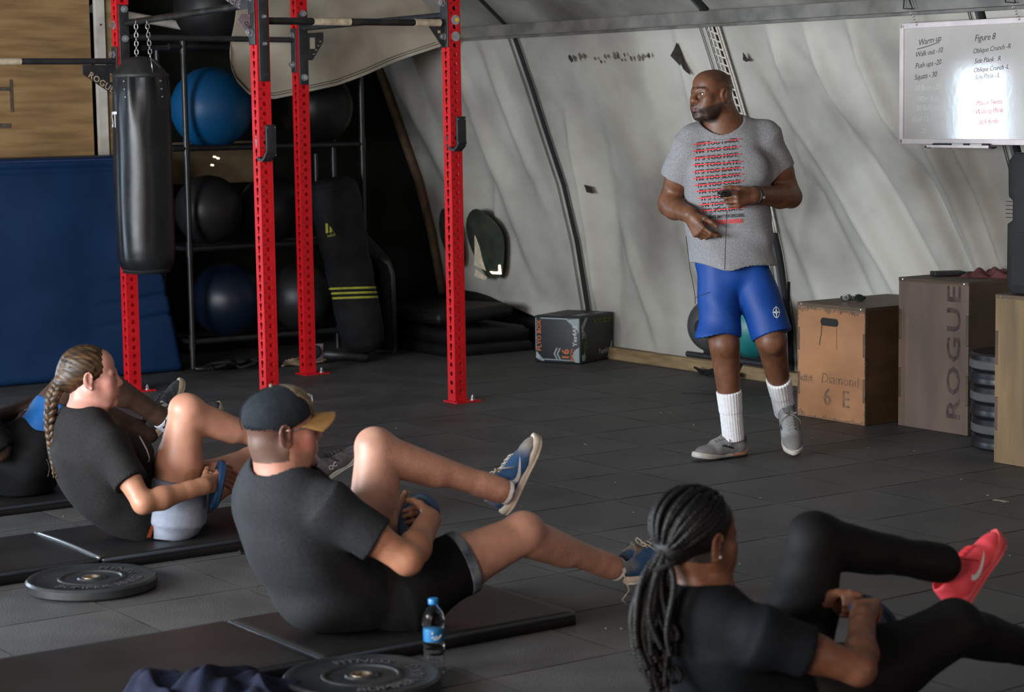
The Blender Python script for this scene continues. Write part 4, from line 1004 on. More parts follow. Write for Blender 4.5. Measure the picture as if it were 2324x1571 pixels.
# ================================================================== MATS, PLATES AND SMALL THINGS ON THE FLOOR
vinyl = mat('black_mat_vinyl', (0.0055, 0.0052, 0.0055), (0.012, 0.011, 0.011), spec=.35, rough=.42, scale=2.5, bump=.12, bscale=25, rvar=.1)
vinyl_edge = mat('mat_piping', (0.018, 0.022, 0.028), (0.028, 0.033, 0.042), rough=.35, scale=8)
def matpanel(name, r, u0, u1, v0, v1, th, z=0.001, lift=None):
    n = 26
    def fn(a, b):
        u = u0 + (u1 - u0) * a; v = v0 + (v1 - v0) * b
        e = np.minimum(np.minimum(u - u0, u1 - u), np.minimum(v - v0, v1 - v)); t = np.clip(e / .02, 0, 1)
        zz = z + th * (0.55 + .45 * np.sqrt(1 - (1 - t) ** 2)) + .003 * wob(u * 3, v * 3, int(abs(u0) * 10), 1.5) * t
        if lift is not None: zz = zz + lift(u, v)
        return Wn(np.stack([u, v, zz], -1))
    a = np.unique(np.concatenate([[0, .003, .008, .016, .03], np.linspace(.05, .95, 28), [.97, .984, .992, .997, 1]]))
    A_, B_ = np.meshgrid(a, a, indexing='ij'); P = fn(A_.ravel(), B_.ravel()); k = len(a); i = np.arange(k * k).reshape(k, k)
    F = np.stack([i[:-1, :-1], i[1:, :-1], i[1:, 1:], i[:-1, 1:]], -1).reshape(-1, 4)
    Q = P.copy(); 
    Q[:, 2] = z if lift is None else np.maximum(z, P[:, 2] - th)
    F2 = F[:, ::-1] + k * k; ring = np.concatenate([i[:, 0], i[-1, 1:], i[-2::-1, -1], i[0, -2:0:-1]]); nx = np.roll(ring, -1)
    o = mesh_obj(name, np.concatenate([P, Q]), np.concatenate([F, F2, np.stack([nx, ring, ring + k * k, nx + k * k], -1)]), vinyl, r, smooth=True)
    pts = [W(u0 + .01, v0 + .001, z + th * .75), W(u1 - .01, v0 + .001, z + th * .75), W(u1 - .001, v0 + .01, z + th * .75), W(u1 - .001, v1 - .01, z + th * .75), W(u1 - .01, v1, z + th * .75), W(u0 + .01, v1, z + th * .75), W(u0, v1 - .01, z + th * .75), W(u0, v0 + .01, z + th * .75)]
    if lift is None: MB().tube(pts, .0075, seg=6, closed=True).build('piping', vinyl_edge, o, smooth=True)
    return o
m2 = empty('exercise_mat', W(2.85, 5.68, 0), 'black folding exercise mat under the man in the cap', 'exercise mat', 'exercise mats on the floor')
matpanel('mat_panel', m2, 3.058, 3.99, 5.385, 5.99, .046); matpanel('mat_panel', m2, 1.70, 3.045, 5.385, 5.99, .046)
mb = MB(); V_, F_ = text2d('CPRI', .062, bold=.0012)
mb.add([W(1.985 + a * .75 + b * .35 - .0, 5.78 - a * .62 + b * .6 - .02, .0515) for a, b in V_], F_); mb.build('brand_letters', p_wh, m2)
m1 = empty('exercise_mat', W(3.1, 7.40, 0), 'black folding exercise mat under the woman with the braided ponytail', 'exercise mat', 'exercise mats on the floor')
matpanel('mat_panel', m1, 3.125, 4.06, 7.10, 7.71, .05); matpanel('mat_panel', m1, 2.2, 3.115, 7.10, 7.71, .05)
MB().tube([W(3.118, 7.105 + .6 * t, .047 + .005 * math.sin(3.1 * t)) for t in np.linspace(0, 1, 14)], .008, seg=8).build('fold_hinge', mat('shiny_vinyl', (.05, .055, .06), rough=.18), m1, smooth=True)
MB().tube([W(3.75 + .10 * math.sin(t) , 7.075 - .055 * (1 - math.cos(t * 1)) * .6, .009) for t in np.linspace(-1.9, 1.9, 16)], .006, seg=6).build('carry_strap', nyl, m1, smooth=True)
m3 = empty('exercise_mat', W(3.0, 8.64, 0), 'black exercise mat under the person in bright blue shorts', 'exercise mat', 'exercise mats on the floor')
matpanel('mat_panel', m3, 2.2, 3.92, 8.34, 8.94, .04)
m4 = empty('exercise_mat', W(3.2, 4.0, 0), 'black exercise mat under the woman with long black braids', 'exercise mat', 'exercise mats on the floor')
matpanel('mat_panel', m4, 2.3, 4.0, 3.7, 4.25, .046)

plate_m = mat('plate_rubber', (0.012, 0.013, 0.014), (0.022, 0.024, 0.026), rough=.36, scale=12, spec=.55, bump=.04)
steel = mat('hub_steel', (.33, .27, .20), (.45, .38, .3), rough=.3, metal=.9, scale=20)
def big_plate(c, R_, th, rot, label):
    c = Vector(c); r = empty('weight_plate', c, label, 'weight plate', 'bumper plates on the floor'); h0 = .0015
    MB().lathe([(.027, h0), (R_ - .008, h0), (R_, h0 + .008), (R_, th - .008), (R_ - .007, th), (R_ - .022, th), (R_ - .030, th - .005), (.118, th - .005), (.114, th - .001), (.106, th - .001), (.102, th - .006), (.05, th - .006), (.046, th - .001), (.027, th - .001)], c, seg=72, close=True).build('disc', plate_m, r, smooth=35)
    MB().lathe([(.0255, h0 + .002), (.033, h0 + .002), (.033, th + .0005), (.0255, th + .0005)], c, seg=32, close=True).build('hub_ring', steel, r, smooth=35)
    mb = MB()
    for txt, a0, sgn in (('FITNESS', 1.2, -1), ('BUMPER 10 KG', -2.6, 1)):
        V_, F_ = text2d(txt, .052, bold=.001); wdt = V_[:, 0].max()
        P = []
        for a, b in V_:
            rad = (.137 + b) if sgn < 0 else (.178 - b); t = rot + a0 + sgn * (a) / .155
            P.append((c.x + rad * math.cos(t), c.y + rad * math.sin(t), c.z + th - .0025))
        mb.add(P, [f if sgn < 0 else f[::-1] for f in F_])
        n = len(P)
    mb.build_each('raised_letters', rub2, r)
    return r
big_plate((-1.486, 7.335, 0), .228, .042, 0.4, 'black bumper plate lying on the floor behind the man in the cap')
big_plate((-.445, 5.968, 0), .228, .05, 1.0, 'black bumper plate lying beside the water bottle and the jacket')
# water bottle
bx, by = -.243, 6.145
bt = empty('water_bottle', (bx, by, 0), 'clear plastic water bottle with blue cap and label', 'bottle')
bprof = [(.030, .0), (.0315, .006)] + [(.0315 + .0012 * math.sin(i * 1.57), .010 + i * .0045) for i in range(18)] + [(.030, .094), (.0305, .10), (.0305, .133), (.031, .14), (.0325, .150), (.032, .165), (.027, .182), (.019, .195), (.0145, .2), (.0135, .212)]
MB().lathe(bprof, (bx, by, .001), seg=36).build('bottle_body', glass('clear_plastic', (.96, .98, 1), .06, 1.18), bt, smooth=True)
MB().lathe([(.0309, .098), (.0312, .1), (.0312, .134), (.0309, .136)], (bx, by, .001), seg=36).build('label_band', mat('label_blue', (.006, .13, .24), (.01, .10, .30), rough=.4, scale=30), bt, smooth=True)
MB().lathe([(.0145, .208), (.0155, .209), (.0155, .222), (.014, .2245), (0.001, .2245)], (bx, by, .001), seg=28).build('cap', mat('cap_blue', (.005, .13, .36), rough=.4), bt, smooth=40)
mb = MB()
for k, (a0, z_) in enumerate(((-.35, .112), (-.12, .112), (.1, .114), (.3, .116))):
    mb.tube([(bx + .0316 * math.sin(a0 + .09 * i + .2), by - .0316 * math.cos(a0 + .09 * i + .2), z_ + .006 * math.sin(i * 1.4 + k)) for i in range(5)], .0012, seg=4)
mb.tube([(bx + .0316 * math.sin(-.15 + .04 * i), by - .0316 * math.cos(-.15 + .04 * i), .127 + .003 * math.sin(i * 2)) for i in range(5)], .0015, seg=4)
mb.build('label_script', p_wh, bt)
# crumpled navy jacket at the bottom edge
jc = Vector((-.87, 5.765, 0))
def jacket(a, b):
    x = (a - .5) * .52; y = (b - .5) * .36
    zz = .055 + .055 * np.exp(-((x - .02) / .10) ** 2 - ((y - .05) / .09) ** 2) + .04 * np.exp(-((x + .14) / .05) ** 2 - ((y - .06) / .08) ** 2) + .03 * np.exp(-((x - .16) / .06) ** 2 - (y / .1) ** 2) + .018 * np.sin(x * 38 + 14 * y) * np.cos(y * 20) + .009 * np.sin(x * 80 - y * 60)
    e = np.minimum(np.minimum(a, 1 - a), np.minimum(b, 1 - b)) / .15; zz = .002 + zz * np.clip(e, 0, 1) ** .6
    return np.stack([jc.x + x + .03 * np.sin(b * 8), jc.y + y + .03 * np.sin(a * 11), zz], -1)
jk = sheet('jacket', jacket, 80, 60, mat('navy_cloth', (.005, .007, .018), (.009, .013, .030), spec=.2, rough=.9, scale=20, bump=.2, bscale=120), None, back=(0, 0, -.0015))
tag(jk, 'crumpled navy jacket lying in front of the black mat', 'jacket')
# scrap of tape and crumbs on the floor
scrap = mat('paper_scrap', (.22, .19, .14), (.3, .27, .2), rough=.9, scale=40)
q = W(6.62, 6.02, .0015)
tag(MB().prism([(0, 0), (.03, .008), (.07, .0), (.075, .02), (.05, .028), (.0, .024)], q, W(0, -1), W(1, 0), .0012).build('tape_scrap', scrap), 'small torn scrap of tape on the floor before the yellowish box', 'scrap')
crumbs = MB(); rr = random.Random(8)
for k in range(60):
    p = W(rr.uniform(3.0, 7.4), rr.uniform(5.2, 9.5), .0025); s = rr.uniform(.0015, .005); crumbs.prism([(0, 0), (s * 2, .2 * s), (s * 2.2, s), (.3 * s, s)], p, W(math.cos(k), math.sin(k)), W(-math.sin(k), math.cos(k)), .002)
tag(crumbs.build('floor_crumbs', scrap), 'tiny pale crumbs scattered over the rubber floor', 'crumbs', kind='stuff')

# ================================================================== PEOPLE: bodies grown as one smooth surface from blended limbs
f32 = np.float32
def nrm(a):
    a = np.asarray(a, dtype=np.float64); return a / (np.linalg.norm(a) + 1e-12)
class Sd:
    def __init__(s): s.p = []; s.disp = []
    def limb(s, a, b, ra, rb=None, k=0.02, flat=None, op='u', capped=False):
        rb = ra if rb is None else rb; a = np.array(a, f32); b = np.array(b, f32); ba = b - a; L2 = float(ba @ ba) + 1e-9; L = math.sqrt(L2)
        fn_, fs = (None, 1.0) if flat is None else (np.array(nrm(flat[0]), f32), flat[1])
        def f(P):
            q = P - a; t = (q @ ba) / f32(L2)
            tc_ = np.clip(t, 0, 1); r = ra + (rb - ra) * tc_
            q = q - (t if capped else tc_)[..., None] * ba
            if fn_ is not None:
                qn = q @ fn_; q = q + (qn * f32(1 / fs - 1))[..., None] * fn_
            d = np.sqrt(np.einsum('...i,...i', q, q)) - r
            if fn_ is not None and fs < 1: d = d * f32(0.5 + 0.5 * fs)
            if capped: d = np.maximum(d, np.maximum((t - 1) * f32(L), -t * f32(L)))
            return d
        s.p.append((f, op, k)); return s
    def chain(s, pts, rs, **kw):
        for i in range(len(pts) - 1): s.limb(pts[i], pts[i + 1], rs[i], rs[i + 1], **kw)
        return s
    def ell(s, c, r, R=None, k=0.02, op='u'):
        c = np.array(c, f32); r = np.array(r if hasattr(r, '__len__') else (r, r, r), f32); M = None if R is None else np.array(R, f32)
        mr = float(r.min())
        def f(P):
            q = P - c
            if M is not None: q = q @ M
            k0 = np.sqrt(np.einsum('...i,...i', q / r, q / r)); k1 = np.sqrt(np.einsum('...i,...i', q / (r * r), q / (r * r))) + f32(1e-6)
            return np.where(k0 < 0.05, -mr, k0 * (k0 - 1) / k1)
        s.p.append((f, op, k)); return s
    def plane(s, n, p, k=0.0):
        """keeps what lies behind the plane through p with normal n"""
        n = np.array(nrm(n), f32); c = f32(np.dot(n, p)); s.p.append((lambda P: P @ n - c, 'clip', k)); return s
    def clip_by(s, n, p, keep):
        """plane that only cuts near a place: cuts where keep(P) is True"""
        n = np.array(nrm(n), f32); c = f32(np.dot(n, p)); s.p.append((lambda P: np.where(keep(P), P @ n - c, f32(-1)), 'clip', 0)); return s
    @staticmethod
    def comb(d, e, op, k):
        if op == 'u':
            if k <= 0: return np.minimum(d, e)
            h = np.maximum(k - np.abs(d - e), 0) / f32(k); return np.minimum(d, e) - h * h * f32(k * .25)
        if op == 's':
            e = -e
            if k <= 0: return np.maximum(d, e)
            h = np.maximum(k - np.abs(d - e), 0) / f32(k); return np.maximum(d, e) + h * h * f32(k * .25)
        return np.maximum(d, e)
    def eval(s, P):
        P = np.asarray(P, f32); d = np.full(P.shape[:-1], 9, f32)
        for f, op, k in s.p: d = s.comb(d, f(P), op, k)
        for g in s.disp: d = d + g(P)
        return d
    def net(s, lo, hi, h):
        lo = np.asarray(lo, np.float64); hi = np.asarray(hi, np.float64); B = 8; bs = B * h
        nb = np.maximum(1, np.ceil((hi - lo) / bs).astype(int))
        g = np.stack(np.meshgrid(*[np.arange(n) for n in nb], indexing='ij'), -1).reshape(-1, 3)
        C = (lo + (g + .5) * bs).astype(f32); rad = f32(bs * .87)
        D = []; d = np.full(len(C), 9, f32)
        for f, op, k in s.p:
            e = f(C); D.append(e); d = s.comb(d, e, op, k)
        keep = np.abs(d) < rad * 1.25 + 0.012
        g = g[keep]; D = [e[keep] for e in D]; n = len(g); dk = d[keep]
        if n == 0: return np.zeros((0, 3)), np.zeros((0, 4), int)
        off = np.stack(np.meshgrid(*[np.arange(B + 1)] * 3, indexing='ij'), -1).reshape(-1, 3)
        V = []; ID = []; Q = []
        NB = (nb * B + 2).astype(np.int64)
        def lin(c): return (c[..., 0] * NB[1] + c[..., 1]) * NB[2] + c[..., 2]
        for c0 in range(0, n, 1500):
            gs = g[c0:c0 + 1500]; m = len(gs)
            P = (lo + (gs[:, None, :] * B + off[None]) * h).astype(f32)
            dd = np.full((m, len(off)), 9, f32)
            for (f, op, k), e in zip(s.p, D):
                e = e[c0:c0 + 1500]
                if op == 'u': idx = np.nonzero(e < rad * 1.3 + 0.03 + k + np.maximum(dk[c0:c0 + 1500], 0))[0]
                elif op == 's': idx = np.nonzero(e < rad * 1.3 + k + .01)[0]
                else: idx = np.arange(m)
                if len(idx) == 0: continue
                if len(idx) == m: dd = s.comb(dd, f(P), op, k)
                else: dd[idx] = s.comb(dd[idx], f(P[idx]), op, k)
            for gg in s.disp: dd = dd + gg(P)
            dd = dd.reshape(m, B + 1, B + 1, B + 1); sg = dd < 0
            cs = np.zeros((m, B, B, B), np.int8)
            for i in (0, 1):
                for j in (0, 1):
                    for l in (0, 1): cs += sg[:, i:i + B, j:j + B, l:l + B]
            act = np.argwhere((cs > 0) & (cs < 8))
            if len(act) == 0: continue
            bi, ci = act[:, 0], act[:, 1:]
            cor = np.zeros((len(act), 2, 2, 2), f32)
            for i in (0, 1):
                for j in (0, 1):
                    for l in (0, 1): cor[:, i, j, l] = dd[bi, ci[:, 0] + i, ci[:, 1] + j, ci[:, 2] + l]
            acc = np.zeros((len(act), 3), f32); cnt = np.zeros(len(act), f32)
            for ax in range(3):
                for p in (0, 1):
                    for q in (0, 1):
                        ia = [0, 0, 0]; o1, o2 = [x for x in range(3) if x != ax]; ia[o1] = p; ia[o2] = q; ib = list(ia); ib[ax] = 1
                        va, vb = cor[:, ia[0], ia[1], ia[2]], cor[:, ib[0], ib[1], ib[2]]
                        x = (va < 0) != (vb < 0); t = np.where(x, va / np.where(x, va - vb, 1), 0)
                        pt = np.zeros((len(act), 3), f32); pt[:, o1] = p; pt[:, o2] = q; pt[:, ax] = t
                        acc += pt * x[:, None]; cnt += x
            cell = gs[bi].astype(np.int64) * B + ci
            V.append(lo + (cell + acc / cnt[:, None]) * h); ID.append(lin(cell))
            for ax in range(3):
                o1, o2 = [x for x in range(3) if x != ax]
                c2 = cor[:, 0, 0, 0]; ib = [0, 0, 0]; ib[ax] = 1; e2 = cor[:, ib[0], ib[1], ib[2]]
                x = (c2 < 0) != (e2 < 0)
                if not x.any(): continue
                cc = cell[x]; fl_ = c2[x] < 0
                d1 = np.zeros(3, np.int64); d1[o1] = 1; d2 = np.zeros(3, np.int64); d2[o2] = 1
                q = np.stack([lin(cc), lin(cc - d1), lin(cc - d1 - d2), lin(cc - d2)], -1)
                if ax == 1: fl_ = ~fl_
                q = np.where(fl_[:, None], q[:, ::-1], q) 
                Q.append(q)
        if not V: return np.zeros((0, 3)), np.zeros((0, 4), int)
        V = np.concatenate(V); ID = np.concatenate(ID); Q = np.concatenate(Q)
        o = np.argsort(ID); ids = ID[o]; pos = np.searchsorted(ids, Q); pos = np.clip(pos, 0, len(ids) - 1)
        ok = (ids[pos] == Q).all(1)
        return V, o[pos[ok]]
    def mesh(s, lo, hi, h, fine=(), smooth=1):
        def relax(V, F, n):
            for _ in range(n):
                if len(F) == 0: break
                nv = len(V); a = np.concatenate([F[:, i] for i in range(4)] + [F[:, (i + 1) % 4] for i in range(4)]); b = np.concatenate([F[:, (i + 1) % 4] for i in range(4)] + [F[:, i] for i in range(4)])
                c = np.bincount(a, minlength=nv).astype(float); A = np.stack([np.bincount(a, weights=V[b, k], minlength=nv) for k in range(3)], -1)
                V = np.where(c[:, None] > 6, V * .45 + .55 * A / np.maximum(c, 1)[:, None], V)
            return V
        V, F = s.net(lo, hi, h); V = relax(V, F, smooth)
        for c, r, h2 in fine:
            c = np.array(c)
            if len(F):
                ins = (np.linalg.norm(V - c, axis=1) < r - 1.2 * h); F = F[~ins[F].all(1)]
            V2, F2 = s.net(c - r - .01, c + r + .01, h2); V2 = relax(V2, F2, smooth)
            ins = np.linalg.norm(V2 - c, axis=1) < r; F2 = F2[ins[F2].any(1)]
            F = np.concatenate([F, F2 + len(V)]); V = np.concatenate([V, V2])
        u = np.unique(F); mp = np.full(len(V), -1); mp[u] = np.arange(len(u))
        return V[u], mp[F]
def folds(amp, freq, seed, dirs=None):
    r = np.random.default_rng(seed); D = r.normal(size=(4, 3)); D /= np.linalg.norm(D, axis=1)[:, None]
    if dirs is not None: D = np.array([nrm(np.array(dirs) + .35 * d) for d in D])
    D = D.astype(f32); ph = r.uniform(0, 6.28, 4).astype(f32); fr = (freq * r.uniform(.6, 1.5, 4)).astype(f32)
    def g(P):
        s_ = 0
        for i in range(4):
            w = P @ D[i] * fr[i] + ph[i]; s_ = s_ + np.sin(w + f32(1.3) * np.sin(P @ D[(i + 1) % 4] * fr[i] * f32(.6)))
        return (s_ * f32(amp / 2.5)).astype(f32)
    return g
def sd_obj(S, name, lo, hi, h, m, parent, fine=(), cols=None, smooth=1, mats=None, fm=None):
    V, F = S.mesh(lo, hi, h, fine, smooth)
    c = None if cols is None else cols(V)
    kw = {}
    if mats: kw = dict(mats=mats, fmat=fm(V[F].mean(1)))
    return mesh_obj(name, V, F, m, parent, smooth=True, cols=c, **kw)
def bvh_of(o):
    org = origin_of(o); return BVHTree.FromPolygons([tuple(v.co + org) for v in o.data.vertices], [tuple(p.vertices) for p in o.data.polygons])
def decal(name, V2, F2, o, x, y, d, bvh, m, parent, off=0.0012, sub=None):
    """lays a flat printed shape (2D) onto a surface by projecting it along d"""
    o, x, y, d = Vector(o), Vector(x), Vector(y), Vector(d).normalized()
    if sub:
        me = bpy.data.meshes.new('s'); me.from_pydata([(a, b, 0) for a, b in V2], [], [tuple(f) for f in F2]); bm = bmesh.new(); bm.from_mesh(me); bpy.data.meshes.remove(me)
        bmesh.ops.triangulate(bm, faces=bm.faces)
        for _ in range(6):
            es = [e for e in bm.edges if e.calc_length() > sub]
            if not es: break
            bmesh.ops.subdivide_edges(bm, edges=es, cuts=1); bmesh.ops.triangulate(bm, faces=bm.faces)
        bm.verts.index_update(); V2 = [(v.co.x, v.co.y) for v in bm.verts]; F2 = [tuple(v.index for v in f.verts) for f in bm.faces]; bm.free()
    P = []; ok = []
    for a, b in V2:
        p = o + x * a + y * b; q = bvh.ray_cast(p - d * .5, d); 
        ok.append(q[0] is not None); P.append(q[0] - d * off if q[0] is not None else p)
    F2 = [f for f in F2 if all(ok[i] for i in f)]
    return mesh_obj(name, [tuple(p) for p in P], F2, m, parent)

def basis(fwd, up):
    f = nrm(fwd); u = np.array(up, float); r = nrm(np.cross(f, u)); u = np.cross(r, f); return np.stack([r, f, u], 1)   # columns: right, forward, up
def head_prims(S, c, R, s=1.0, jaw=1.0, nose=1.0, lips=1.0, fem=False, ear=1.0, chin=1.0, cheek=1.0):
    c = np.array(c, float)
    def L(x, y, z): return c + R @ (np.array((x, y, z)) * s)
    def E(p, r, k=.02, op='u', rot=None):
        M = R if rot is None else R @ rot; S.ell(L(*p), [q * s for q in r], M, k * s, op)
    def B(a, b, ra, rb=None, k=.012, op='u', flat=None): S.limb(L(*a), L(*b), ra * s, None if rb is None else rb * s, k * s, flat, op)
    E((0, -.020, .040), (.0745, .092, .076), .02)                      # cranium
    E((0, .036, .045), (.060, .052, .055), .03)                        # forehead
    E((0, .030, -.030), (.061 * cheek, .058, .078), .03)               # face
    for sx in (-1, 1):
        B((sx * .052 * jaw, -.002, -.045), (sx * .036 * jaw, .052, -.098), .024, .018, .03)     # jaw
        E((sx * .042, .060, -.018), (.022, .020, .020), .025)           # cheekbone
        E((sx * .034, .062, -.055), (.022, .022, .028), .03)            # cheek
        B((sx * .008, .086, .020), (sx * .043, .072, .018), .0085 if not fem else .006, .008, .014)   # brow
        E((sx * .031, .094, .001), (.0165, .013, .0105), .012, 's')     # socket
        B((sx * .018, .084, .0085), (sx * .043, .076, .0065), .0048, .0045, .006)    # upper lid
        B((sx * .018, .0825, -.0075), (sx * .042, .0755, -.0065), .0042, .004, .008)  # lower lid
        E((sx * .0125 * nose, .097, -.0335), (.0105 * nose, .011, .0088), .010)       # nostril wing
        # ear
        a = .25 * sx; rot = np.array(((math.cos(a), -math.sin(a), 0), (math.sin(a), math.cos(a), 0), (0, 0, 1)))
        e0 = (sx * .0765, -.014, -.004)
        E(e0, (.0085 * ear, .0185 * ear, .031 * ear), .006, rot=rot)
        E((e0[0] + sx * .008, e0[1] + .003, e0[2] + .004), (.006, .0095, .0185), .004, 's', rot=rot)
        S.chain([L(e0[0] + sx * (.005 + .003 * math.sin(t)), e0[1] + .0165 * math.cos(t), e0[2] + .030 * math.sin(t)) for t in np.linspace(.4, 4.4, 9)], [.0034 * s] * 9, k=.003)
        E((e0[0] + sx * .003, e0[1] + .008, e0[2] - .028), (.0055, .0075, .009), .006)
    B((0, .086, .016), (0, .1065 if not fem else .105, -.026), .0078, .0110 * nose, .014)      # nose bridge
    E((0, .108, -.029), (.0118 * nose, .0105, .0098), .010)                                     # nose tip
    for sx in (-1, 1): E((sx * .0065 * nose, .1035, -.0405), (.0042, .006, .004), .003, 's')
    E((0, .078, -.062), (.036, .022, .026), .02)                       # muzzle
    for sx in (-1, 1):
        B((0, .0975, -.0595), (sx * .0235, .083, -.0640), .0056 * lips, .003, .006)             # upper lip
        B((0, .0965, -.0725), (sx * .0225, .083, -.0665), .0066 * lips, .003, .006)             # lower lip
    B((-.023, .0905, -.0660), (.023, .0905, -.0660), .0024, .0024, .004, 's')
    B((-.015, .0985, -.0655), (.015, .0985, -.0655), .0026, .0026, .003, 's')
    E((0, .076 * chin, -.103), (.026 * jaw, .020, .018), .02)          # chin
    return L
def eyes(person, L, R, s, look=(0, 1, 0), iris=(.03, .018, .01)):
    white = mat('eye', (1, 1, 1), rough=.12, spec=.6, attr='Col'); mbs = []
    for sx in (-1, 1):
        c = L(sx * .0305, .0732, .0008); mb = MB().sphere(Vector(c), .0118 * s, seg=20, ring=14); V = np.array(mb.v); d = (V - c) / (.0118 * s); lk = R @ nrm(look)
        q = d @ lk; col = np.where((q > .86)[:, None], np.array(iris), np.array((.42, .39, .36))); col = np.where((q > .965)[:, None], np.array((.005, .005, .005)), col)
        mesh_obj('eye', V, mb.f, white, person, smooth=True, cols=col)
        MB().tube([L(sx * .0185, .0880, .0050), L(sx * .026, .0890, .0072), L(sx * .036, .0865, .0068), L(sx * .0445, .0800, .0035)], .0013 * s, seg=5).build('eyelashes', seam_black, person, smooth=True)
def hand_prims(S, wrist, fdir, palm, s=1.0, side=1, curl=(.3, .5, .4), spread=.08, thumb=(.6, .5), k=.005, tcurl=(.35, .4), percurl=None):
    """wrist -> fingers along fdir, palm = direction the palm faces; side=+1: thumb lies towards cross(fdir, palm)"""
    f = nrm(fdir); p = nrm(np.array(palm) - f * np.dot(palm, f)); x = np.cross(f, p) * side; w = np.array(wrist, float)
    def at(a, b, c): return w + (x * a + f * b + p * c) * s
    S.limb(at(0, -.01, 0), at(0, .03, 0), .026 * s, .030 * s, .02, (p, .72))
    for a0, a1 in ((.022, .026), (.004, .006), (-.013, -.014), (-.026, -.032)): S.limb(at(a0 * .7, .02, 0), at(a1, .088 if abs(a1) < .03 else .082, -.002), .0165 * s, .0125 * s, .012)
    S.ell(at(.024, .035, .010), [.017 * s, .026 * s, .014 * s], np.stack([x, f, p], 1), .015)
    S.ell(at(-.022, .035, .008), [.014 * s, .028 * s, .013 * s], np.stack([x, f, p], 1), .015)
    tips = []
    for i, (a, ln, r) in enumerate(((.027, .095, .0098), (.008, .106, .0100), (-.012, .098, .0094), (-.031, .078, .0084))):
        base = at(a, .088 if i < 3 else .080, -.002); ang = 0; q = base; sp = (1.5 - i) * spread
        cs = curl if percurl is None else percurl[i]
        for j, (seg, cr) in enumerate(zip((.45, .30, .25), cs)):
            ang += cr; d = (f * math.cos(ang) + p * math.sin(ang)) + x * sp * math.cos(ang); d = d / np.linalg.norm(d)
            e = q + d * ln * seg * s; S.limb(q, e, r * s * (1 - .06 * j), r * s * (.94 - .08 * j), k); q = e
        tips.append((q, d))
    d = nrm(x * math.sin(thumb[0] + .2) + f * math.cos(thumb[0] + .2) + p * thumb[1]); q = at(.022, .018, .008)
    for j, (seg, r) in enumerate(((.044, .0145), (.034, .0115), (.028, .0105))):
        e = q + d * seg * s; S.limb(q, e, r * s, r * .93 * s, .008 if j == 0 else k); q = e
        if j < 2: d = nrm(d + (p * .6 - x * .8) * tcurl[j] * .8 + f * .15)
    tips.append((q, d))
    return tips
def arm_prims(S, sh, el, wr, r=(.052, .044, .045, .029), k=.02, bic=0.0, inner=None):
    sh, el, wr = (np.array(q, float) for q in (sh, el, wr))
    S.limb(sh, sh + (el - sh) * .55, r[0], (r[0] + r[1]) / 2 + bic, k); S.limb(sh + (el - sh) * .5, el, (r[0] + r[1]) / 2 + bic, r[1] * .92, k)
    a = el + (wr - el) * .30; S.limb(el, a, r[1] * .92, r[2], k); S.limb(a, wr, r[2], r[3], k)
    S.limb(el + (wr - el) * .75, wr, r[3] * 1.02, r[3] * .98, k)
def leg_prims(S, hip, knee, ank, r=(.085, .058, .055, .036), k=.025, calf=.012):
    hip, knee, ank = (np.array(q, float) for q in (hip, knee, ank))
    m = hip + (knee - hip) * .5; S.limb(hip, m, r[0], (r[0] + r[1]) * .53, k); S.limb(m, knee, (r[0] + r[1]) * .53, r[1], k)
    ax = nrm(ank - knee); th = nrm(knee - hip); fr = nrm(np.cross(np.cross(th, ax), ax) * -1 + 1e-6) if np.linalg.norm(np.cross(th, ax)) > .12 else None
    back = None if fr is None else -nrm(np.cross(ax, np.cross(th, ax)))
    # the knee bends away from the calf: the calf muscle lies on the side the shin folds towards
    back = nrm((hip - knee) - ax * np.dot(hip - knee, ax)) if np.linalg.norm(np.cross(th, ax)) > .12 else None
    S.limb(knee, ank, r[2] * .95, r[3], k)
    if back is not None:
        c = knee + (ank - knee) * .30 + back * calf; S.limb(knee + (ank - knee) * .12 + back * calf * .6, knee + (ank - knee) * .48 + back * calf * .9, r[2] * .92, r[2] * .72, k)
        S.ell(knee - back * .010, [r[1] * .86] * 3, None, k)
    S.limb(knee + (ank - knee) * .85, ank, r[3] * 1.0, r[3] * 1.04, k)

def at(x, y, Y):
    """point at distance Y in front of the lens seen at photo pixel (x, y)"""
    a, b = x - 1162, y - 785.5; c, s = math.cos(CAM_ROLL), math.sin(CAM_ROLL); u, v = c * a - s * b, s * a + c * b; cp, sp = math.cos(CAM_PITCH), math.sin(CAM_PITCH)
    d = np.array([u / CAM_F, cp - v / CAM_F * sp, -sp - v / CAM_F * cp]); return np.array([0, 0, CAM_H]) + d * (Y / d[1])
def atV(x, y, V):
    """point of the photo pixel's sight line in the plane V = const of the tent"""
    p0 = np.array([0, 0, CAM_H]); d = at(x, y, 1.0) - p0; n = np.array([-SU, CU, 0]); return p0 + d * (V / (d @ n))
UX, VX = np.array([CU, SU, 0.0]), np.array([-SU, CU, 0.0]); ZX = np.array([0, 0, 1.0])

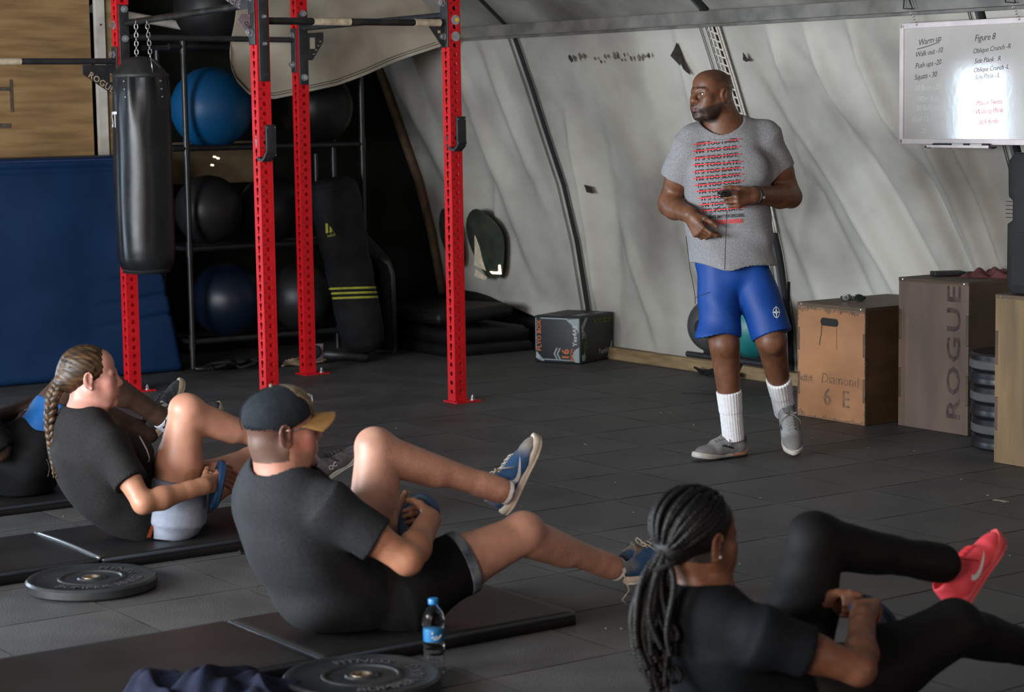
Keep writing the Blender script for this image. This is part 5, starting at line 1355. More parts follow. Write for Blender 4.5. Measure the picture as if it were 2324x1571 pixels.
# ---------------------------------------------------------------- shoes
SWOOSH = [(0, .30), (.10, .12), (.25, .02), (.42, .06), (1.0, .62), (.45, .30), (.28, .27), (.17, .33), (.13, .45)]
def shoe(parent, heel, toe, up, length, m_up, m_sole, m_lace, cols=None, logo=None, out=None, lace_loops=True, m_out=None, spring=.012, s=1.0, tongue=None):
    heel = np.array(heel, float); f = nrm(np.array(toe) - heel); R = basis(f, up); k = length / .29
    def L(x, y, z): return heel + R @ (np.array((x, y, z)) * k)
    S = Sd()
    S.ell(L(0, .040, .052), [.036 * k, .042 * k, .052 * k], R, .01)
    S.limb(L(0, .055, .042), L(0, .150, .040), .040 * k, .041 * k, .025, (R[:, 2], 1.0))
    S.ell(L(0, .205, .032), [.047 * k, .075 * k, .034 * k], R, .03)
    S.limb(L(0, .070, .070), L(0, .165, .050), .034 * k, .028 * k, .03)
    S.limb(L(0, .042, .06), L(0, .036, .088), .037 * k, .036 * k, .015, (R[:, 0], 1.0))
    S.limb(L(0, .088, .085), L(0, .072, .112), .026 * k, .020 * k, .012, (R[:, 1], .4))      # tongue
    S.plane(-R[:, 2], L(0, 0, .018))
    S.limb(L(0, .040, .06), L(0, .028, .14), .029 * k, .034 * k, .006, None, 's')
    S.disp.append(folds(.0008, 90, 5))
    lo = heel - .34 * k; hi = heel + .34 * k; mid = L(0, .14, .05)
    o = sd_obj(S, 'shoe', mid - .20 * k, mid + .20 * k, .0035, m_up, parent, cols=cols(R, heel, k) if cols else None)
    # sole: stacked outline rings with toe spring
    ys = np.linspace(0, 1, 15); hw = np.interp(ys, [0, .05, .15, .35, .5, .7, .85, .95, 1], [.012, .030, .037, .036, .037, .047, .044, .028, .010]); yy = -.008 + ys * .298
    outl = [(hw[i], yy[i]) for i in range(15)] + [(-hw[i], yy[i]) for i in range(14, -1, -1)]
    def ring(sc, z, mb_v):
        for x, y in outl:
            t = max(0, (y - .20) / .09); t2 = max(0, (.03 - y) / .04)
            mb_v.append(L(x * sc, .145 + (y - .145) * (1 + (sc - 1) * .35), z + spring * t * t + .004 * t2 * t2))
    def rings(zs, name, m):
        V = []; n = len(outl)
        for sc, z in zs: ring(sc, z, V)
        F = [tuple(range(n))] + [(i * n + j, (i + 1) * n + j, (i + 1) * n + (j + 1) % n, i * n + (j + 1) % n) for i in range(len(zs) - 1) for j in range(n)] + [tuple(range((len(zs) - 1) * n, len(zs) * n))]
        q = mesh_obj(name, V, F, m if not isinstance(m, tuple) else m[0], o)
        if isinstance(m, tuple):
            q.data.materials.append(m[1]); Vn = (np.array(V) - heel) @ R / k; q.data.polygons.foreach_set('material_index', [int(Vn[list(f)][:, 1].mean() < .10) for f in F])
        bm = bmesh.new(); bm.from_mesh(q.data); bmesh.ops.recalc_face_normals(bm, faces=bm.faces); bm.to_mesh(q.data); bm.free(); return sharp(q, 55)
    rings([(.97, .007), (1.03, .010), (1.05, .018), (1.01, .028), (.96, .032)], 'midsole', m_sole)
    rings([(.92, .0), (1.0, .001), (1.02, .006), (1.0, .0085)], 'outsole', m_out or m_sole)
    bv = bvh_of(o)
    mb = MB()
    def surf(x, y):
        q = bv.ray_cast(Vector(L(x, y, .25)), Vector(-R[:, 2])); return np.array(q[0]) + R[:, 2] * .002 if q[0] is not None else L(x, y, .08)
    for i in range(5):
        y = .105 + .017 * i; mb.tube([surf(-.022, y), surf(-.008, y + .003), surf(.008, y + .006), surf(.022, y + .010)], .0022 * k, seg=5); mb.tube([surf(.022, y), surf(.008, y + .003), surf(-.008, y + .006), surf(-.022, y + .010)], .0022 * k, seg=5)
    if lace_loops:
        b = surf(0, .10) + R[:, 2] * .004
        for sx in (-1, 1):
            pts = [b + R @ (np.array((sx * .035 * math.sin(t) , -.004 + .010 * math.cos(t * .7), .016 * math.sin(t * .5) + .004 * math.sin(2 * t) - .010 * t / 3)) * k) for t in np.linspace(0, 3.1, 12)]
            mb.tube(pts, .0021 * k, seg=5)
            mb.tube([b, b + R @ (np.array((sx * .02, .012, -.002)) * k), b + R @ (np.array((sx * .045, .02, -.022)) * k), b + R @ (np.array((sx * .05, .035, -.045)) * k)], .0021 * k, seg=5)
    mb.build('laces', m_lace, o, smooth=True)
    if logo:
        m_l, kind = logo
        for sx in (-1, 1):
            if kind == 'swoosh': V2 = [((a - .5) * .105, (b - .3) * .055) for a, b in SWOOSH]; F2 = [(0, 1, 8), (1, 2, 7, 8), (2, 3, 6, 7), (3, 4, 5, 6)]
            elif kind == 'N': V2 = [(-.02, 0), (-.012, 0), (-.010, .03), (-.018, .03), (-.0105, .03), (.004, 0), (.012, 0), (-.002, .03), (.004, 0), (.012, 0), (.014, .03), (.006, .03)]; F2 = [(0, 1, 2, 3), (4, 5, 6, 7), (8, 9, 10, 11)]; V2 = [(a * 1.5, b * 1.15) for a, b in V2]
            elif kind == 'text': V2, F2 = text2d('QC', .03, bold=.001); V2 = [(a - .02, b) for a, b in V2]
            else: V2 = [(-.035, 0), (-.01, .006), (.02, .016), (.035, .018), (.02, .024), (-.005, .018), (-.03, .008)]; F2 = [(0, 1, 5, 6), (1, 2, 4, 5), (2, 3, 4)]
            c = L(sx * .10, .130 if kind != 'N' else .12, .042)
            if kind == 'text': c = L(sx * .10, .10, .045)
            decal('side_mark', [(a * k, b * k) for a, b in V2], F2, c, R[:, 1] if kind != 'text' else R[:, 1] * sx, R[:, 2], -R[:, 0] * sx, bv, m_l, o, off=.0015, sub=.012)
    return o, R, L, bv

# ---------------------------------------------------------------- COACH
dark_skin = mat('deep_brown_skin', (.80, .80, .80), (1.15, 1.12, 1.1), rough=.47, scale=30, attr='Col', bump=.04, bscale=260, spec=.38)
cotton = mat('heather_grey_cotton', (0.15, 0.151, 0.158), (0.25, 0.252, 0.262), rough=.9, scale=240, detail=2, bump=.10, bscale=90)
blue_poly = mat('blue_polyester', (0.001, 0.034, 0.19), (0.002, 0.045, 0.24), spec=.3, rough=.55, scale=6, bump=.06, bscale=150)
coach = empty('person', (1.03, 9.87, 0), 'coach in grey printed shirt and blue shorts standing with a stopwatch', 'person')
hc = np.array((.930, 9.850, 1.694)); hR = basis((-.80, -.58, .03), (.03, .05, 1))
S = Sd()
HL = head_prims(S, hc, hR, 1.0, jaw=1.10, nose=1.18, lips=1.25, ear=1.0, cheek=1.06)
nk = np.array((.992, 9.885, 1.545))
S.limb(hc + hR @ np.array((0, -.030, -.045)), nk, .068, .078, .03); S.limb(hc + hR @ np.array((0, -.055, -.03)), nk + (0.02, .03, .0), .055, .07, .03)
shR, shL = np.array((.842, 9.88, 1.470)), np.array((1.178, 9.91, 1.490))
S.limb(nk, shR + (.03, 0, .0), .065, .05, .04); S.limb(nk, shL + (-.03, 0, .0), .065, .05, .04)
fr = nrm((-.22, -.97, 0)); sd_ = np.array((.97, -.22, 0))
S.limb((1.005, 9.90, 1.40), (1.015, 9.90, 1.0), .165, .15, .05, (fr, .68)); S.limb((.97, 9.90, .93), (1.09, 9.92, .93), .095, k=.05)
elR, wrR = np.array((.742, 9.965, 1.185)), np.array((.822, 9.765, 1.150))
elL, wrL = np.array((1.312, 9.965, 1.215)), np.array((1.108, 9.715, 1.236))
arm_prims(S, shR, elR, wrR, (.066, .052, .053, .033), bic=.006); arm_prims(S, shL, elL, wrL, (.066, .054, .054, .034), bic=.008)
S.ell(elR + (.0, -.035, .02), [.045] * 3, None, .03); S.ell(elL + (-.03, -.05, .012), [.045] * 3, None, .03)
hpR, hpL = np.array((.952, 9.89, .90)), np.array((1.115, 9.91, .90)); knR, knL = np.array((.985, 9.825, .545)), np.array((1.196, 9.775, .565)); anR, anL = np.array((1.030, 9.885, .115)), np.array((1.292, 10.055, .205))
leg_prims(S, hpR, knR, anR, (.085, .068, .066, .040), calf=.016); leg_prims(S, hpL, knL, anL, (.085, .068, .066, .040), calf=.016)
S.ell(knR + (0, -.045, .0), [.045, .03, .05], None, .03); S.ell(knL + (0, -.045, .0), [.045, .03, .05], None, .03)
fR = nrm((.42, -.50, -.72)); tipsR = hand_prims(S, wrR + fR * .01, fR, (.55, .62, .10), 1.02, 1, percurl=[(.45, .5, .25), (.75, .8, .5), (.85, .9, .5), (.95, .9, .5)], thumb=(.35, .35), tcurl=(.3, .35))
fL = nrm((-.80, -.56, -.12)); tipsL = hand_prims(S, wrL + fL * .01, fL, (-.57, .82, .05), 1.02, -1, percurl=[(.55, 1.0, .6), (.75, 1.1, .6), (.85, 1.15, .6), (.95, 1.15, .6)], thumb=(.25, .55), tcurl=(.2, .35))
def coach_col(V):
    c = np.tile(np.array((.125, .052, .026)), (len(V), 1)); q = (V - hc) @ hR
    def blend(w, col): 
        nonlocal c
        w = np.clip(w, 0, 1)[:, None]; c = c * (1 - w) + np.array(col) * w
    x, y, z = q[:, 0], q[:, 1], q[:, 2]; near = np.linalg.norm(q, axis=1) < .17
    n1 = .5 + .5 * np.sin(V[:, 0] * 400) * np.sin(V[:, 2] * 370) * np.sin(V[:, 1] * 410)
    # shaved hair shadow on the scalp, beard, brows, lips
    blend(near * np.clip((z - .045 - .055 * np.clip((y - .02) / .07, 0, 1)) / .012, 0, 1) * .35 * (y < .075), (.035, .022, .016))
    blend(near * np.clip((.005 - y) / .01, 0, 1) * np.clip((z + .02) / .02, 0, 1) * .35 * (np.abs(x) < .08), (.035, .022, .016))
    beard = np.clip((-.046 + .35 * np.clip(.055 - y, -.02, .08) * 1.0 - z) / .012, 0, 1) * np.clip((y + .004) / .01, 0, 1) * np.clip((z + .135) / .01, 0, 1) * (np.abs(x) < .085)
    mous = np.exp(-((z + .0505) / .0055) ** 2) * (y > .075) * (np.abs(x) < .033)
    lip = (y > .083) & (np.abs(x) < .025) & (z > -.0795) & (z < -.0545)
    blend(near * beard * (.72 + .25 * n1), (.010, .007, .006)); blend(near * mous * .9, (.010, .007, .006)); blend(near * lip * .95, (.115, .045, .038))
    arc = .0265 + .004 * np.cos((np.abs(x) - .026) / .02)
    blend(near * np.exp(-((z - arc) / .0042) ** 2) * (y > .055) * (np.abs(x) > .009) * (np.abs(x) < .047), (.008, .006, .005))
    # pale nails
    for (t, d) in tipsR + tipsL:
        w = np.exp(-(np.linalg.norm(V - (t + d * .004), axis=1) / .0065) ** 2); blend(w * .6, (.30, .19, .15))
    # tattoo on the upper left arm
    ta = np.linalg.norm(V - (shL * .42 + elL * .58), axis=1); ring = np.abs(np.sin(ta * 150 + 3 * np.sin(V[:, 2] * 60))) < .22
    blend((ta < .085) * ring * .45, (.03, .018, .014))
    return c
body = sd_obj(S, 'body', (.60, 9.45, 0.05), (1.50, 10.25, 1.85), .0055, dark_skin, coach, fine=[(hc, .165, .0026), (wrR + fR * .075, .105, .0026), (wrL + fL * .07, .105, .0026)], cols=coach_col)
eyes(coach, HL, hR, 1.0, look=(.35, 1, .0))
MB().tube([HL(-.011, .0935, -.0635), HL(0, .0965, -.063), HL(.011, .0935, -.0635)], .0026, seg=6).build('teeth', mat('teeth', (.62, .60, .56), rough=.3), coach, smooth=True)
# t-shirt
T = Sd(); c0 = np.array((1.005, 9.895, 0))
T.chain([(1.000, 9.90, 1.425), (1.003, 9.90, 1.30), (1.012, 9.90, 1.10), (1.018, 9.895, .905)], [.178, .192, .190, .212], k=.05, flat=(fr, .74), capped=False)
T.ell((.945, 9.80, 1.355), [.10, .05, .075], None, .05); T.ell((1.085, 9.79, 1.36), [.10, .05, .075], None, .05)
T.limb(nk + (0, .01, -.03), shR + (-.005, 0, .008), .085, .073, .05); T.limb(nk + (0, .01, -.03), shL + (.005, 0, .008), .085, .075, .05)
for a, b in ((shR, elR), (shL, elL)):
    e = a + (b - a) * .56; T.limb(a, e, .080, .084, .035, capped=True); T.ell(a, [.078] * 3, None, .03)
T.plane((0.02, 0, -1), (1.0, 9.9, .907))
T.limb(nk + (-.002, -.012, -.008), nk + (-.03, -.05, .12), .086, .12, .008, None, 's')
f1, f2 = folds(.0055, 24, 4, (.5, 0, 1)), folds(.013, 23, 9, (.9, 0, .7))
def coach_w(P): return (f1(P) + f2(P) * np.clip((f32(1.22) - P[..., 2]) / f32(.2), 0.15, 1)).astype(f32)
T.disp.append(coach_w)
shirt = sd_obj(T, 't_shirt', (.66, 9.60, .88), (1.40, 10.12, 1.62), .005, cotton, coach)
sb = bvh_of(shirt)
pr_dark = mat('shirt_print', (.018, .018, .020), rough=.8); pr_red = mat('shirt_red', (.60, .028, .035), rough=.7)
mbd = []
lines = [("IT'S TOO HARD.", 1580, 1676, 333, 316), ("I'M TOO OLD.", 1578, 1675, 349, 333), ("IT'S TOO HOT.", 1576, 1677, 366, 350), ("I'M TOO LATE.", 1576, 1680, 381, 368), ("IT'S TOO RAINY.", 1576, 1681, 397, 381), ("I'M TOO SLOW.", 1578, 1681, 412, 396),
         ("IT'S TOO COLD.", 1582, 1682, 428, 411), ("I'M TOO WEAK.", 1585, 1682, 442, 428), ("IT'S TOO FAR.", 1590, 1684, 458, 443), ("I'M TOO TIRED.", 1592, 1684, 473, 458), ("IT'S TOO LATE.", 1594, 1686, 487, 474), ("DOESN'T MATTER EXCUSES.", 1594, 1690, 500, 490)]
pdir = (0.10, 1, -.02)
Vall, Fall = [], []; Rall, RF = [], []
Yp = 9.62
for i, (t, x0, x1, yb, ye) in enumerate(lines):
    V2, F2 = text2d(t, 1.0, bold=.02); w = V2[:, 0].max(); hgt = 10.0 if i < 11 else 7.0
    n = len(Vall)
    for a, b in V2: Vall.append((x0 + (x1 - x0) * a / w, yb + (ye - yb) * 1.0 * (a / w) * .65 - b / .72 * hgt))
    Fall += [tuple(n + k for k in f) for f in F2]
    if i < 11:
        n = len(Rall); m = 12
        for k in range(m + 1):
            x = x0 - 6 + (x1 + 6 - x0 + 6) * k / m; y = yb - 1 + (ye - yb) * .72 * k / m - 4; wd = 1.5 * (1 - .35 * k / m); Rall += [(x, y - wd), (x, y + wd)]
        RF += [(n + 2 * k, n + 2 * k + 2, n + 2 * k + 3, n + 2 * k + 1) for k in range(m)]
def pix_decal(name, V, F, m, off, sub=None):
    o0 = at(1630, 400, Yp); ex = at(1631, 400, Yp) - o0; ey = at(1630, 401, Yp) - o0
    return decal(name, [(a - 1630, b - 400) for a, b in V], F, o0, ex, ey, pdir, sb, m, shirt, off=off, sub=sub)
pix_decal('printed_text', Vall, Fall, pr_dark, .0035, 6); pix_decal('red_strikes', Rall, RF, pr_red, .0044)
pix_decal('red_bar', [(1600 + 85 * k / 8, y + (-6) * k / 8) for k in range(9) for y in (514, 505)], [(2 * k, 2 * k + 2, 2 * k + 3, 2 * k + 1) for k in range(8)], pr_red, .0034)
V2, F2 = text2d('COMPETE EVERY DAY', 1.0, bold=.01); w = V2[:, 0].max(); pix_decal('bar_text', [(1604 + 77 * a / w, 512.5 - 5.6 * a / w - b / .72 * 5.4) for a, b in V2], F2, cotton, .0045, 6)
col_pts = []
for t in np.linspace(0, 2 * math.pi, 40, endpoint=False):
    p = nk + (-.006, -.016, .0) + np.array((.092 * math.cos(t), .088 * math.sin(t), -.030 + .030 * math.sin(t) + .010 * math.cos(t))); q = sb.find_nearest(Vector(p)); col_pts.append(q[0] if q[0] else p)
MB().tube(col_pts, .0065, seg=8, closed=True).build('collar', cotton, shirt, smooth=True)
# shorts
T = Sd(); T.limb((.965, 9.89, .94), (1.09, 9.91, .94), .105, k=.04); T.limb((.962, 9.885, .93), (.958, 9.822, .574), .090, .106, .022, capped=True); T.limb((1.098, 9.89, .93), (1.200, 9.785, .588), .092, .093, .022, capped=True); T.ell((1.03, 9.86, .86), [.07, .09, .08], None, .04)
T.disp.append(folds(.008, 22, 31, (1, .2, .7)))
shorts = sd_obj(T, 'shorts', (.78, 9.62, .54), (1.36, 10.10, 1.06), .0055, blue_poly, coach)
hb = bvh_of(shorts); o0 = at(1766, 712, 9.66); ex = at(1767, 712, 9.66) - o0; ey = at(1766, 711, 9.66) - o0
wh = mat('white_embroidery', (.60, .62, .66), rough=.8); ringV = []; ringF = []; n = 40
for k in range(n): 
    t = 2 * math.pi * k / n; ringV += [(8.2 * math.cos(t), 12.2 * math.sin(t)), (6.8 * math.cos(t), 10.4 * math.sin(t))]
ringF = [(2 * k, (2 * k + 2) % (2 * n), (2 * k + 3) % (2 * n), 2 * k + 1) for k in range(n)]
m0 = len(ringV); star = [(0, 15.5), (1.9, 2.4), (10.5, 0), (1.9, -2.4), (0, -15.5), (-1.9, -2.4), (-10.5, 0), (-1.9, 2.4), (0, 0)]
ringV += star; ringF += [(m0 + 8, m0 + k, m0 + (k + 1) % 8) for k in range(8)]
decal('star_emblem', ringV, ringF, o0, ex, ey, (0, 1, 0), hb, wh, shorts, off=.0015)
MB().tube([np.array((p[0], p[1], p[2])) for p in ([at(1790, 640, 9.95), at(1789, 700, 9.93), at(1787, 745, 9.9)])], .008, seg=6).build('side_stripe', seam_black, shorts, smooth=True)
# watch
wdir = nrm(wrL - elL); wc = wrL - wdir * .012; wx, wy, _ = frame(Vector(wdir))
mb = MB(); mb.tube([Vector(wc) + wx * (.0385 * math.cos(t)) + wy * (.036 * math.sin(t)) for t in np.linspace(0, 2 * math.pi, 30, endpoint=False)], .0085, seg=8, closed=True); wt = mb.build('watch', mat('watch_strap', (.008, .008, .009), rough=.5), coach, smooth=True)
bdir = nrm(np.array((-.1, -1, .1)) - wdir * np.dot((-.1, -1, .1), wdir)); MB().box(Vector(wc + bdir * .046 + np.array((0, 0, -.012))), (.016, .004, .012)).build('buckle', zinc, wt)
# socks
sock_m = mat('white_sock', (.60, .60, .62), (.70, .70, .72), rough=.95, scale=60)
for kn, an, f0 in ((knR, anR, .53), (knL, anL, .56)):
    T = Sd(); a = kn + (an - kn) * f0; T.limb(a, an + nrm(an - kn) * .03, .054, .0505, .01, capped=True)
    bk = nrm(np.cross(nrm(an - kn), (1, 0, 0))); T.limb(a + bk * .004, a + (an - kn) * .2 + bk * .0, .057, .050, .015, capped=True)
    ax = nrm(an - kn).astype(f32); e1 = nrm(np.cross(ax, (0, 1, 0.1))).astype(f32); e2 = np.cross(ax, e1).astype(f32); af = a.astype(f32)
    T.disp.append(lambda P, e1=e1, e2=e2, af=af: (f32(.0011) * np.sin(f32(26) * np.arctan2((P - af) @ e1, (P - af) @ e2))).astype(f32))
    m_ = (a + an) / 2; sd_obj(T, 'sock', m_ - .22, m_ + .22, .0035, sock_m, coach, smooth=0)
# shoes
grey_mesh = mat('grey_shoe_mesh', (.9, .9, .9), (1.1, 1.1, 1.1), rough=.7, scale=120, attr='Col', bump=.2, bscale=300)
def coach_shoe_col(R, heel, k):
    def g(V):
        q = (V - heel) @ R / k; c = np.tile(np.array((.215, .22, .225)), (len(V), 1)); toe = np.clip((q[:, 1] - .185) / .02, 0, 1)[:, None]; c = c * (1 - toe) + np.array((.15, .145, .14)) * toe
        hl = np.clip((.045 - q[:, 1]) / .01, 0, 1)[:, None] * np.clip((q[:, 2] - .05) / .02, 0, 1)[:, None]; c = c * (1 - hl) + np.array((.06, .06, .065)) * hl
        ins = (q[:, 2] > .098) & (q[:, 1] > .05); c[ins] = (.075, .075, .08); return c
    return g
sole_w = mat('scuffed_white_sole', (.36, .33, .30), (.48, .45, .41), rough=.65, scale=25); sole_g = mat('gum_white_sole', (.42, .19, .12), (.50, .26, .17), rough=.6, scale=20); out_b = mat('black_outsole', (.012, .014, .018), rough=.6); lace_g = mat('grey_laces', (.17, .155, .14), (.23, .21, .19), rough=.9, scale=80)
dir_r = nrm((-.84, -.54, 0)); heelR = np.array((1.092, 9.945, .002))
sh1, R1, L1_, bv1 = shoe(coach, heelR, heelR + dir_r, (0, 0, 1), .305, grey_mesh, (sole_w, sole_g), lace_g, cols=coach_shoe_col, logo=(out_b, 'vector'), m_out=out_b)
MB().box(Vector(L1_(0, .0705, .104)), (.02, .003, .028), Matrix([list(r) for r in R1])).build('tongue_label', p_wh, sh1)
dl = nrm((.035, -.84, -.58)); heelL = np.array((1.302, 10.085, .165))
sh2, R2, L2_, bv2 = shoe(coach, heelL, heelL + dl, (0, -.58, .84), .295, grey_mesh, (sole_w, sole_g), lace_g, cols=coach_shoe_col, logo=(out_b, 'vector'), m_out=out_b)
MB().box(Vector(L2_(0, .0705, .104)), (.02, .003, .028), Matrix([list(r) for r in R2])).build('tongue_label', p_wh, sh2)
# stopwatch with its cord, held in both hands
gl = mat('glossy_black', (.006, .006, .007), rough=.15, spec=.7)
sw = empty('stopwatch', tuple(at(1642, 455, 9.56)), 'glossy black stopwatch on a cord in the hands of the coach', 'stopwatch')
T = Sd(); c = at(1644, 441, 9.565); T.limb(c + (-.012, 0, .002), c + (.016, .01, .004), .021, .021, .01, ((.1, -.6, .8), .55)); T.ell(c + (-.005, -.008, .012), [.018, .012, .006], None, .004)
sd_obj(T, 'case', c - .06, c + .06, .0022, gl, sw)
cord = mat('black_cord', (.010, .010, .010), rough=.7)
MB().tube([at(1634, 468, 9.56), at(1610, 489, 9.57), at(1588, 507, 9.60)], .0016, seg=5).build('cord', cord, sw, smooth=True)
MB().tube([at(1557, 537, 9.62), at(1561, 570, 9.62), at(1566, 610, 9.61), at(1572, 640, 9.60), at(1577, 668, 9.60), at(1578, 690, 9.60)], .0017, seg=5).build('cord', cord, sw, smooth=True)
MB().tube([at(1578, 676, 9.60), at(1595, 669, 9.60), at(1612, 664, 9.60)], .0014, seg=5).build('cord_end', cord, sw, smooth=True)
MB().tube([at(1650, 478, 9.57), at(1648, 520, 9.60), at(1646, 570, 9.62), at(1645, 612, 9.64)], .0017, seg=5).build('cord', cord, sw, smooth=True)

# ================================================================== THE PEOPLE ON THE MATS
def bounds(pts, m=.16):
    a = np.array(pts); lo = a.min(0) - m; hi = a.max(0) + m; lo[2] = max(lo[2], 0.0); return lo, hi
def hp(u, v, z): return np.array(W(u, v, z))
def torso_prims(S, pts, rw, rd, side, k=.05, **kw):
    for i in range(len(pts) - 1):
        a, b = np.array(pts[i]), np.array(pts[i + 1]); n = nrm(np.cross(b - a, side)); S.limb(a, b, rw[i], rw[i + 1], k, (n, (rd[i] + rd[i + 1]) / (rw[i] + rw[i + 1])), **kw)
def small_plate(c, n, r, th, label, m_edge, m_face, up=(0, 0, 1)):
    """hand-held weight plate: rim, recessed face with hub"""
    c = np.array(c); n = nrm(n); rt = empty('hand_weight_plate', tuple(c - (0, 0, r)), label, 'weight plate', 'small plates held in the hands')
    MB().lathe([(.012, -th / 2), (r - .006, -th / 2), (r, -th / 2 + .005), (r, th / 2 - .005), (r - .006, th / 2), (r - .018, th / 2), (r - .022, th / 2 - .003), (.03, th / 2 - .003), (.027, th / 2), (.012, th / 2)], Vector(c), axis=Vector(n), seg=48, close=True).build('rim', m_edge, rt, smooth=35)
    MB().lathe([(.028, th / 2 - .0024), (r - .021, th / 2 - .0024)], Vector(c), axis=Vector(n), seg=48).build('face', m_face, rt, smooth=35)
    return rt
def vcol(base): return lambda V: np.tile(np.array(base), (len(V), 1))
fair_skin = mat('fair_skin', (.88, .86, .85), (1.10, 1.10, 1.10), rough=.45, scale=14, attr='Col', bump=.05, bscale=220, spec=.4)

# ---------------------------------------------------------------- man in the cap
charcoal = mat('charcoal_jersey', (0.0105, 0.0118, 0.014), (0.0165, 0.0185, 0.021), spec=.25, rough=.85, scale=150, detail=2, bump=.08, bscale=60)
man = empty('person', tuple(hp(3.42, 5.66, .047)), 'man in a cap and charcoal shirt doing a seated twist on a black mat', 'person')
side = -VX
pel, lum, mid_, upc, nkm = hp(3.415, 5.67, .165), hp(3.25, 5.67, .205), hp(3.135, 5.66, .34), hp(3.085, 5.635, .47), hp(3.062, 5.62, .562)
shN, shF = hp(3.135, 5.475, .478), hp(3.12, 5.80, .50); elN, wrN = atV(925, 1272, 5.33), atV(975, 1180, 5.50)
elF, wrF = hp(3.40, 5.90, .35), atV(905, 1195, 5.72)
hN, hF = hp(3.445, 5.575, .150), hp(3.475, 5.775, .150); kN, kF = atV(1187, 1212, 5.50), atV(853, 1022, 5.86); aN, aF = atV(1388, 1287, 5.58), atV(1135, 1113, 5.76)
hcm = atV(640, 976, 5.62); hRm = basis((.915, .385, .07), (0, 0, 1))
S = Sd(); HLm = head_prims(S, hcm, hRm, 1.03, jaw=1.02, ear=1.08)
S.limb(hcm + hRm @ np.array((0, -.030, -.045)), nkm, .060, .066, .03); S.limb(hcm + hRm @ np.array((0, -.055, -.035)), nkm, .050, .062, .03)
S.limb(nkm - np.array((0, 0, .06)), shN, .05, .05, .04); S.limb(nkm - np.array((0, 0, .06)), shF, .05, .05, .04); S.limb(nkm, nkm - np.array((0, 0, .08)), .062, .07, .04)
torso_prims(S, [pel, lum, mid_, upc - np.array((0, 0, .02))], [.14, .15, .16, .13], [.10, .11, .115, .10], side)
arm_prims(S, shN, elN, wrN, (.058, .048, .050, .031)); arm_prims(S, shF, elF, wrF, (.056, .046, .046, .03))
leg_prims(S, hN, kN, aN, (.100, .064, .062, .037), calf=.018); leg_prims(S, hF, kF, aF, (.100, .066, .062, .037), calf=.018)
S.ell(kN + np.array((0, 0, .02)), [.05, .05, .04], None, .03); S.ell(kF + np.array((-.01, 0, .025)), [.045, .045, .04], None, .03)
for kk, aa in ((kN, aN), (kF, aF)): S.ell(aa + (0, -.028, .0), [.013] * 3, None, .02)
pcm = atV(950, 1182, 5.61); pn = nrm(np.array((-.66, -.66, .34)))
fN = nrm(pcm + UX * .05 - wrN + np.array((0, 0, .01))); hand_prims(S, wrN + fN * .008, fN, nrm(-side * 1.0 + np.array((0, 0, -.15)) - fN * .2), 1.0, 1, percurl=[(.55, .95, .5), (.65, 1.0, .5), (.75, 1.0, .5), (.85, 1.0, .5)], thumb=(.5, .5))
fF = nrm(atV(945, 1180, 5.66) - wrF); hand_prims(S, wrF, fF, nrm(np.array((.3, -.6, .3))), .98, -1, percurl=[(.9, 1.1, .7)] * 4, thumb=(.8, .2))
def man_col(V):
    c = np.tile(np.array((.47, .245, .175)), (len(V), 1)); q = (V - hcm) @ hRm; x, y, z = q.T; near = np.linalg.norm(q, axis=1) < .2
    def bl(w, col):
        nonlocal c
        w = np.clip(w, 0, 1)[:, None]; c = c * (1 - w) + np.array(col) * w
    armd = np.minimum.reduce([np.linalg.norm(V - (elN + (wrN - elN) * t), axis=1) for t in (0, .25, .5, .75, 1.0, 1.4)]); bl((armd < .12) * 1.0, (.34, .155, .090))
    bl(near * 1.0, (.39, .185, .135)); bl(near * np.exp(-((y - .05) / .035) ** 2 - ((z + .04) / .03) ** 2) * .55, (.46, .14, .11))
    earw = np.exp(-((np.abs(x) - .082) / .012) ** 2) * (np.abs(y + .014) < .026) * (np.abs(z) < .045); bl(near * earw * .7, (.45, .13, .10))
    bl(near * np.clip((-.055 - z) / .02, 0, 1) * (y > .01) * (z > -.13) * .35, (.13, .085, .06)); bl(near * (y < -.005) * (z < .08) * (z > -.085) * .85, (.040, .025, .018))
    bl(near * (np.abs(y - .002) < .012) * (z < .02) * (z > -.035) * (np.abs(x) > .05) * .5, (.10, .065, .045)); lipw = (y > .085) & (np.abs(x) < .024) & (z > -.080) & (z < -.055); bl(near * lipw, (.36, .13, .11))
    n = np.sin(V[:, 0] * 900 + 30 * V[:, 2]) * np.sin(V[:, 2] * 400) * np.sin(V[:, 1] * 600); leg = np.minimum(np.linalg.norm(V - (kN + aN) / 2, axis=1), np.linalg.norm(V - (kF + aF) / 2, axis=1)) < .24
    bl(leg * (n > .25) * .30, (.20, .11, .07)); bl((np.minimum(np.linalg.norm(V - kN, axis=1), np.linalg.norm(V - kF, axis=1)) < .06) * .3, (.46, .20, .15))
    return c
lo, hi = bounds([hcm, pel, kN, kF, aN, aF, elN, wrN, elF, nkm]); sd_obj(S, 'body', lo, hi, .0062, fair_skin, man, fine=[(hcm, .17, .0028), (wrN + fN * .07, .10, .0028), (wrF + fF * .06, .09, .0032)], cols=man_col)
eyes(man, HLm, hRm, 1.03, iris=(.05, .09, .12))
T = Sd(); torso_prims(T, [hp(3.375, 5.668, .150), lum, mid_, upc, nkm - np.array((0, 0, .085))], [.170, .178, .184, .172, .08], [.120, .128, .134, .116, .07], side, k=.08)
T.limb(nkm - np.array((0, 0, .060)), shN, .070, .069, .05); T.limb(nkm - np.array((0, 0, .060)), shF, .070, .069, .05)
for a, b in ((shN, elN), (shF, elF)): T.ell(a, [.073] * 3, None, .03); T.limb(a, a + (b - a) * .62, .074, .071, .035, capped=True)
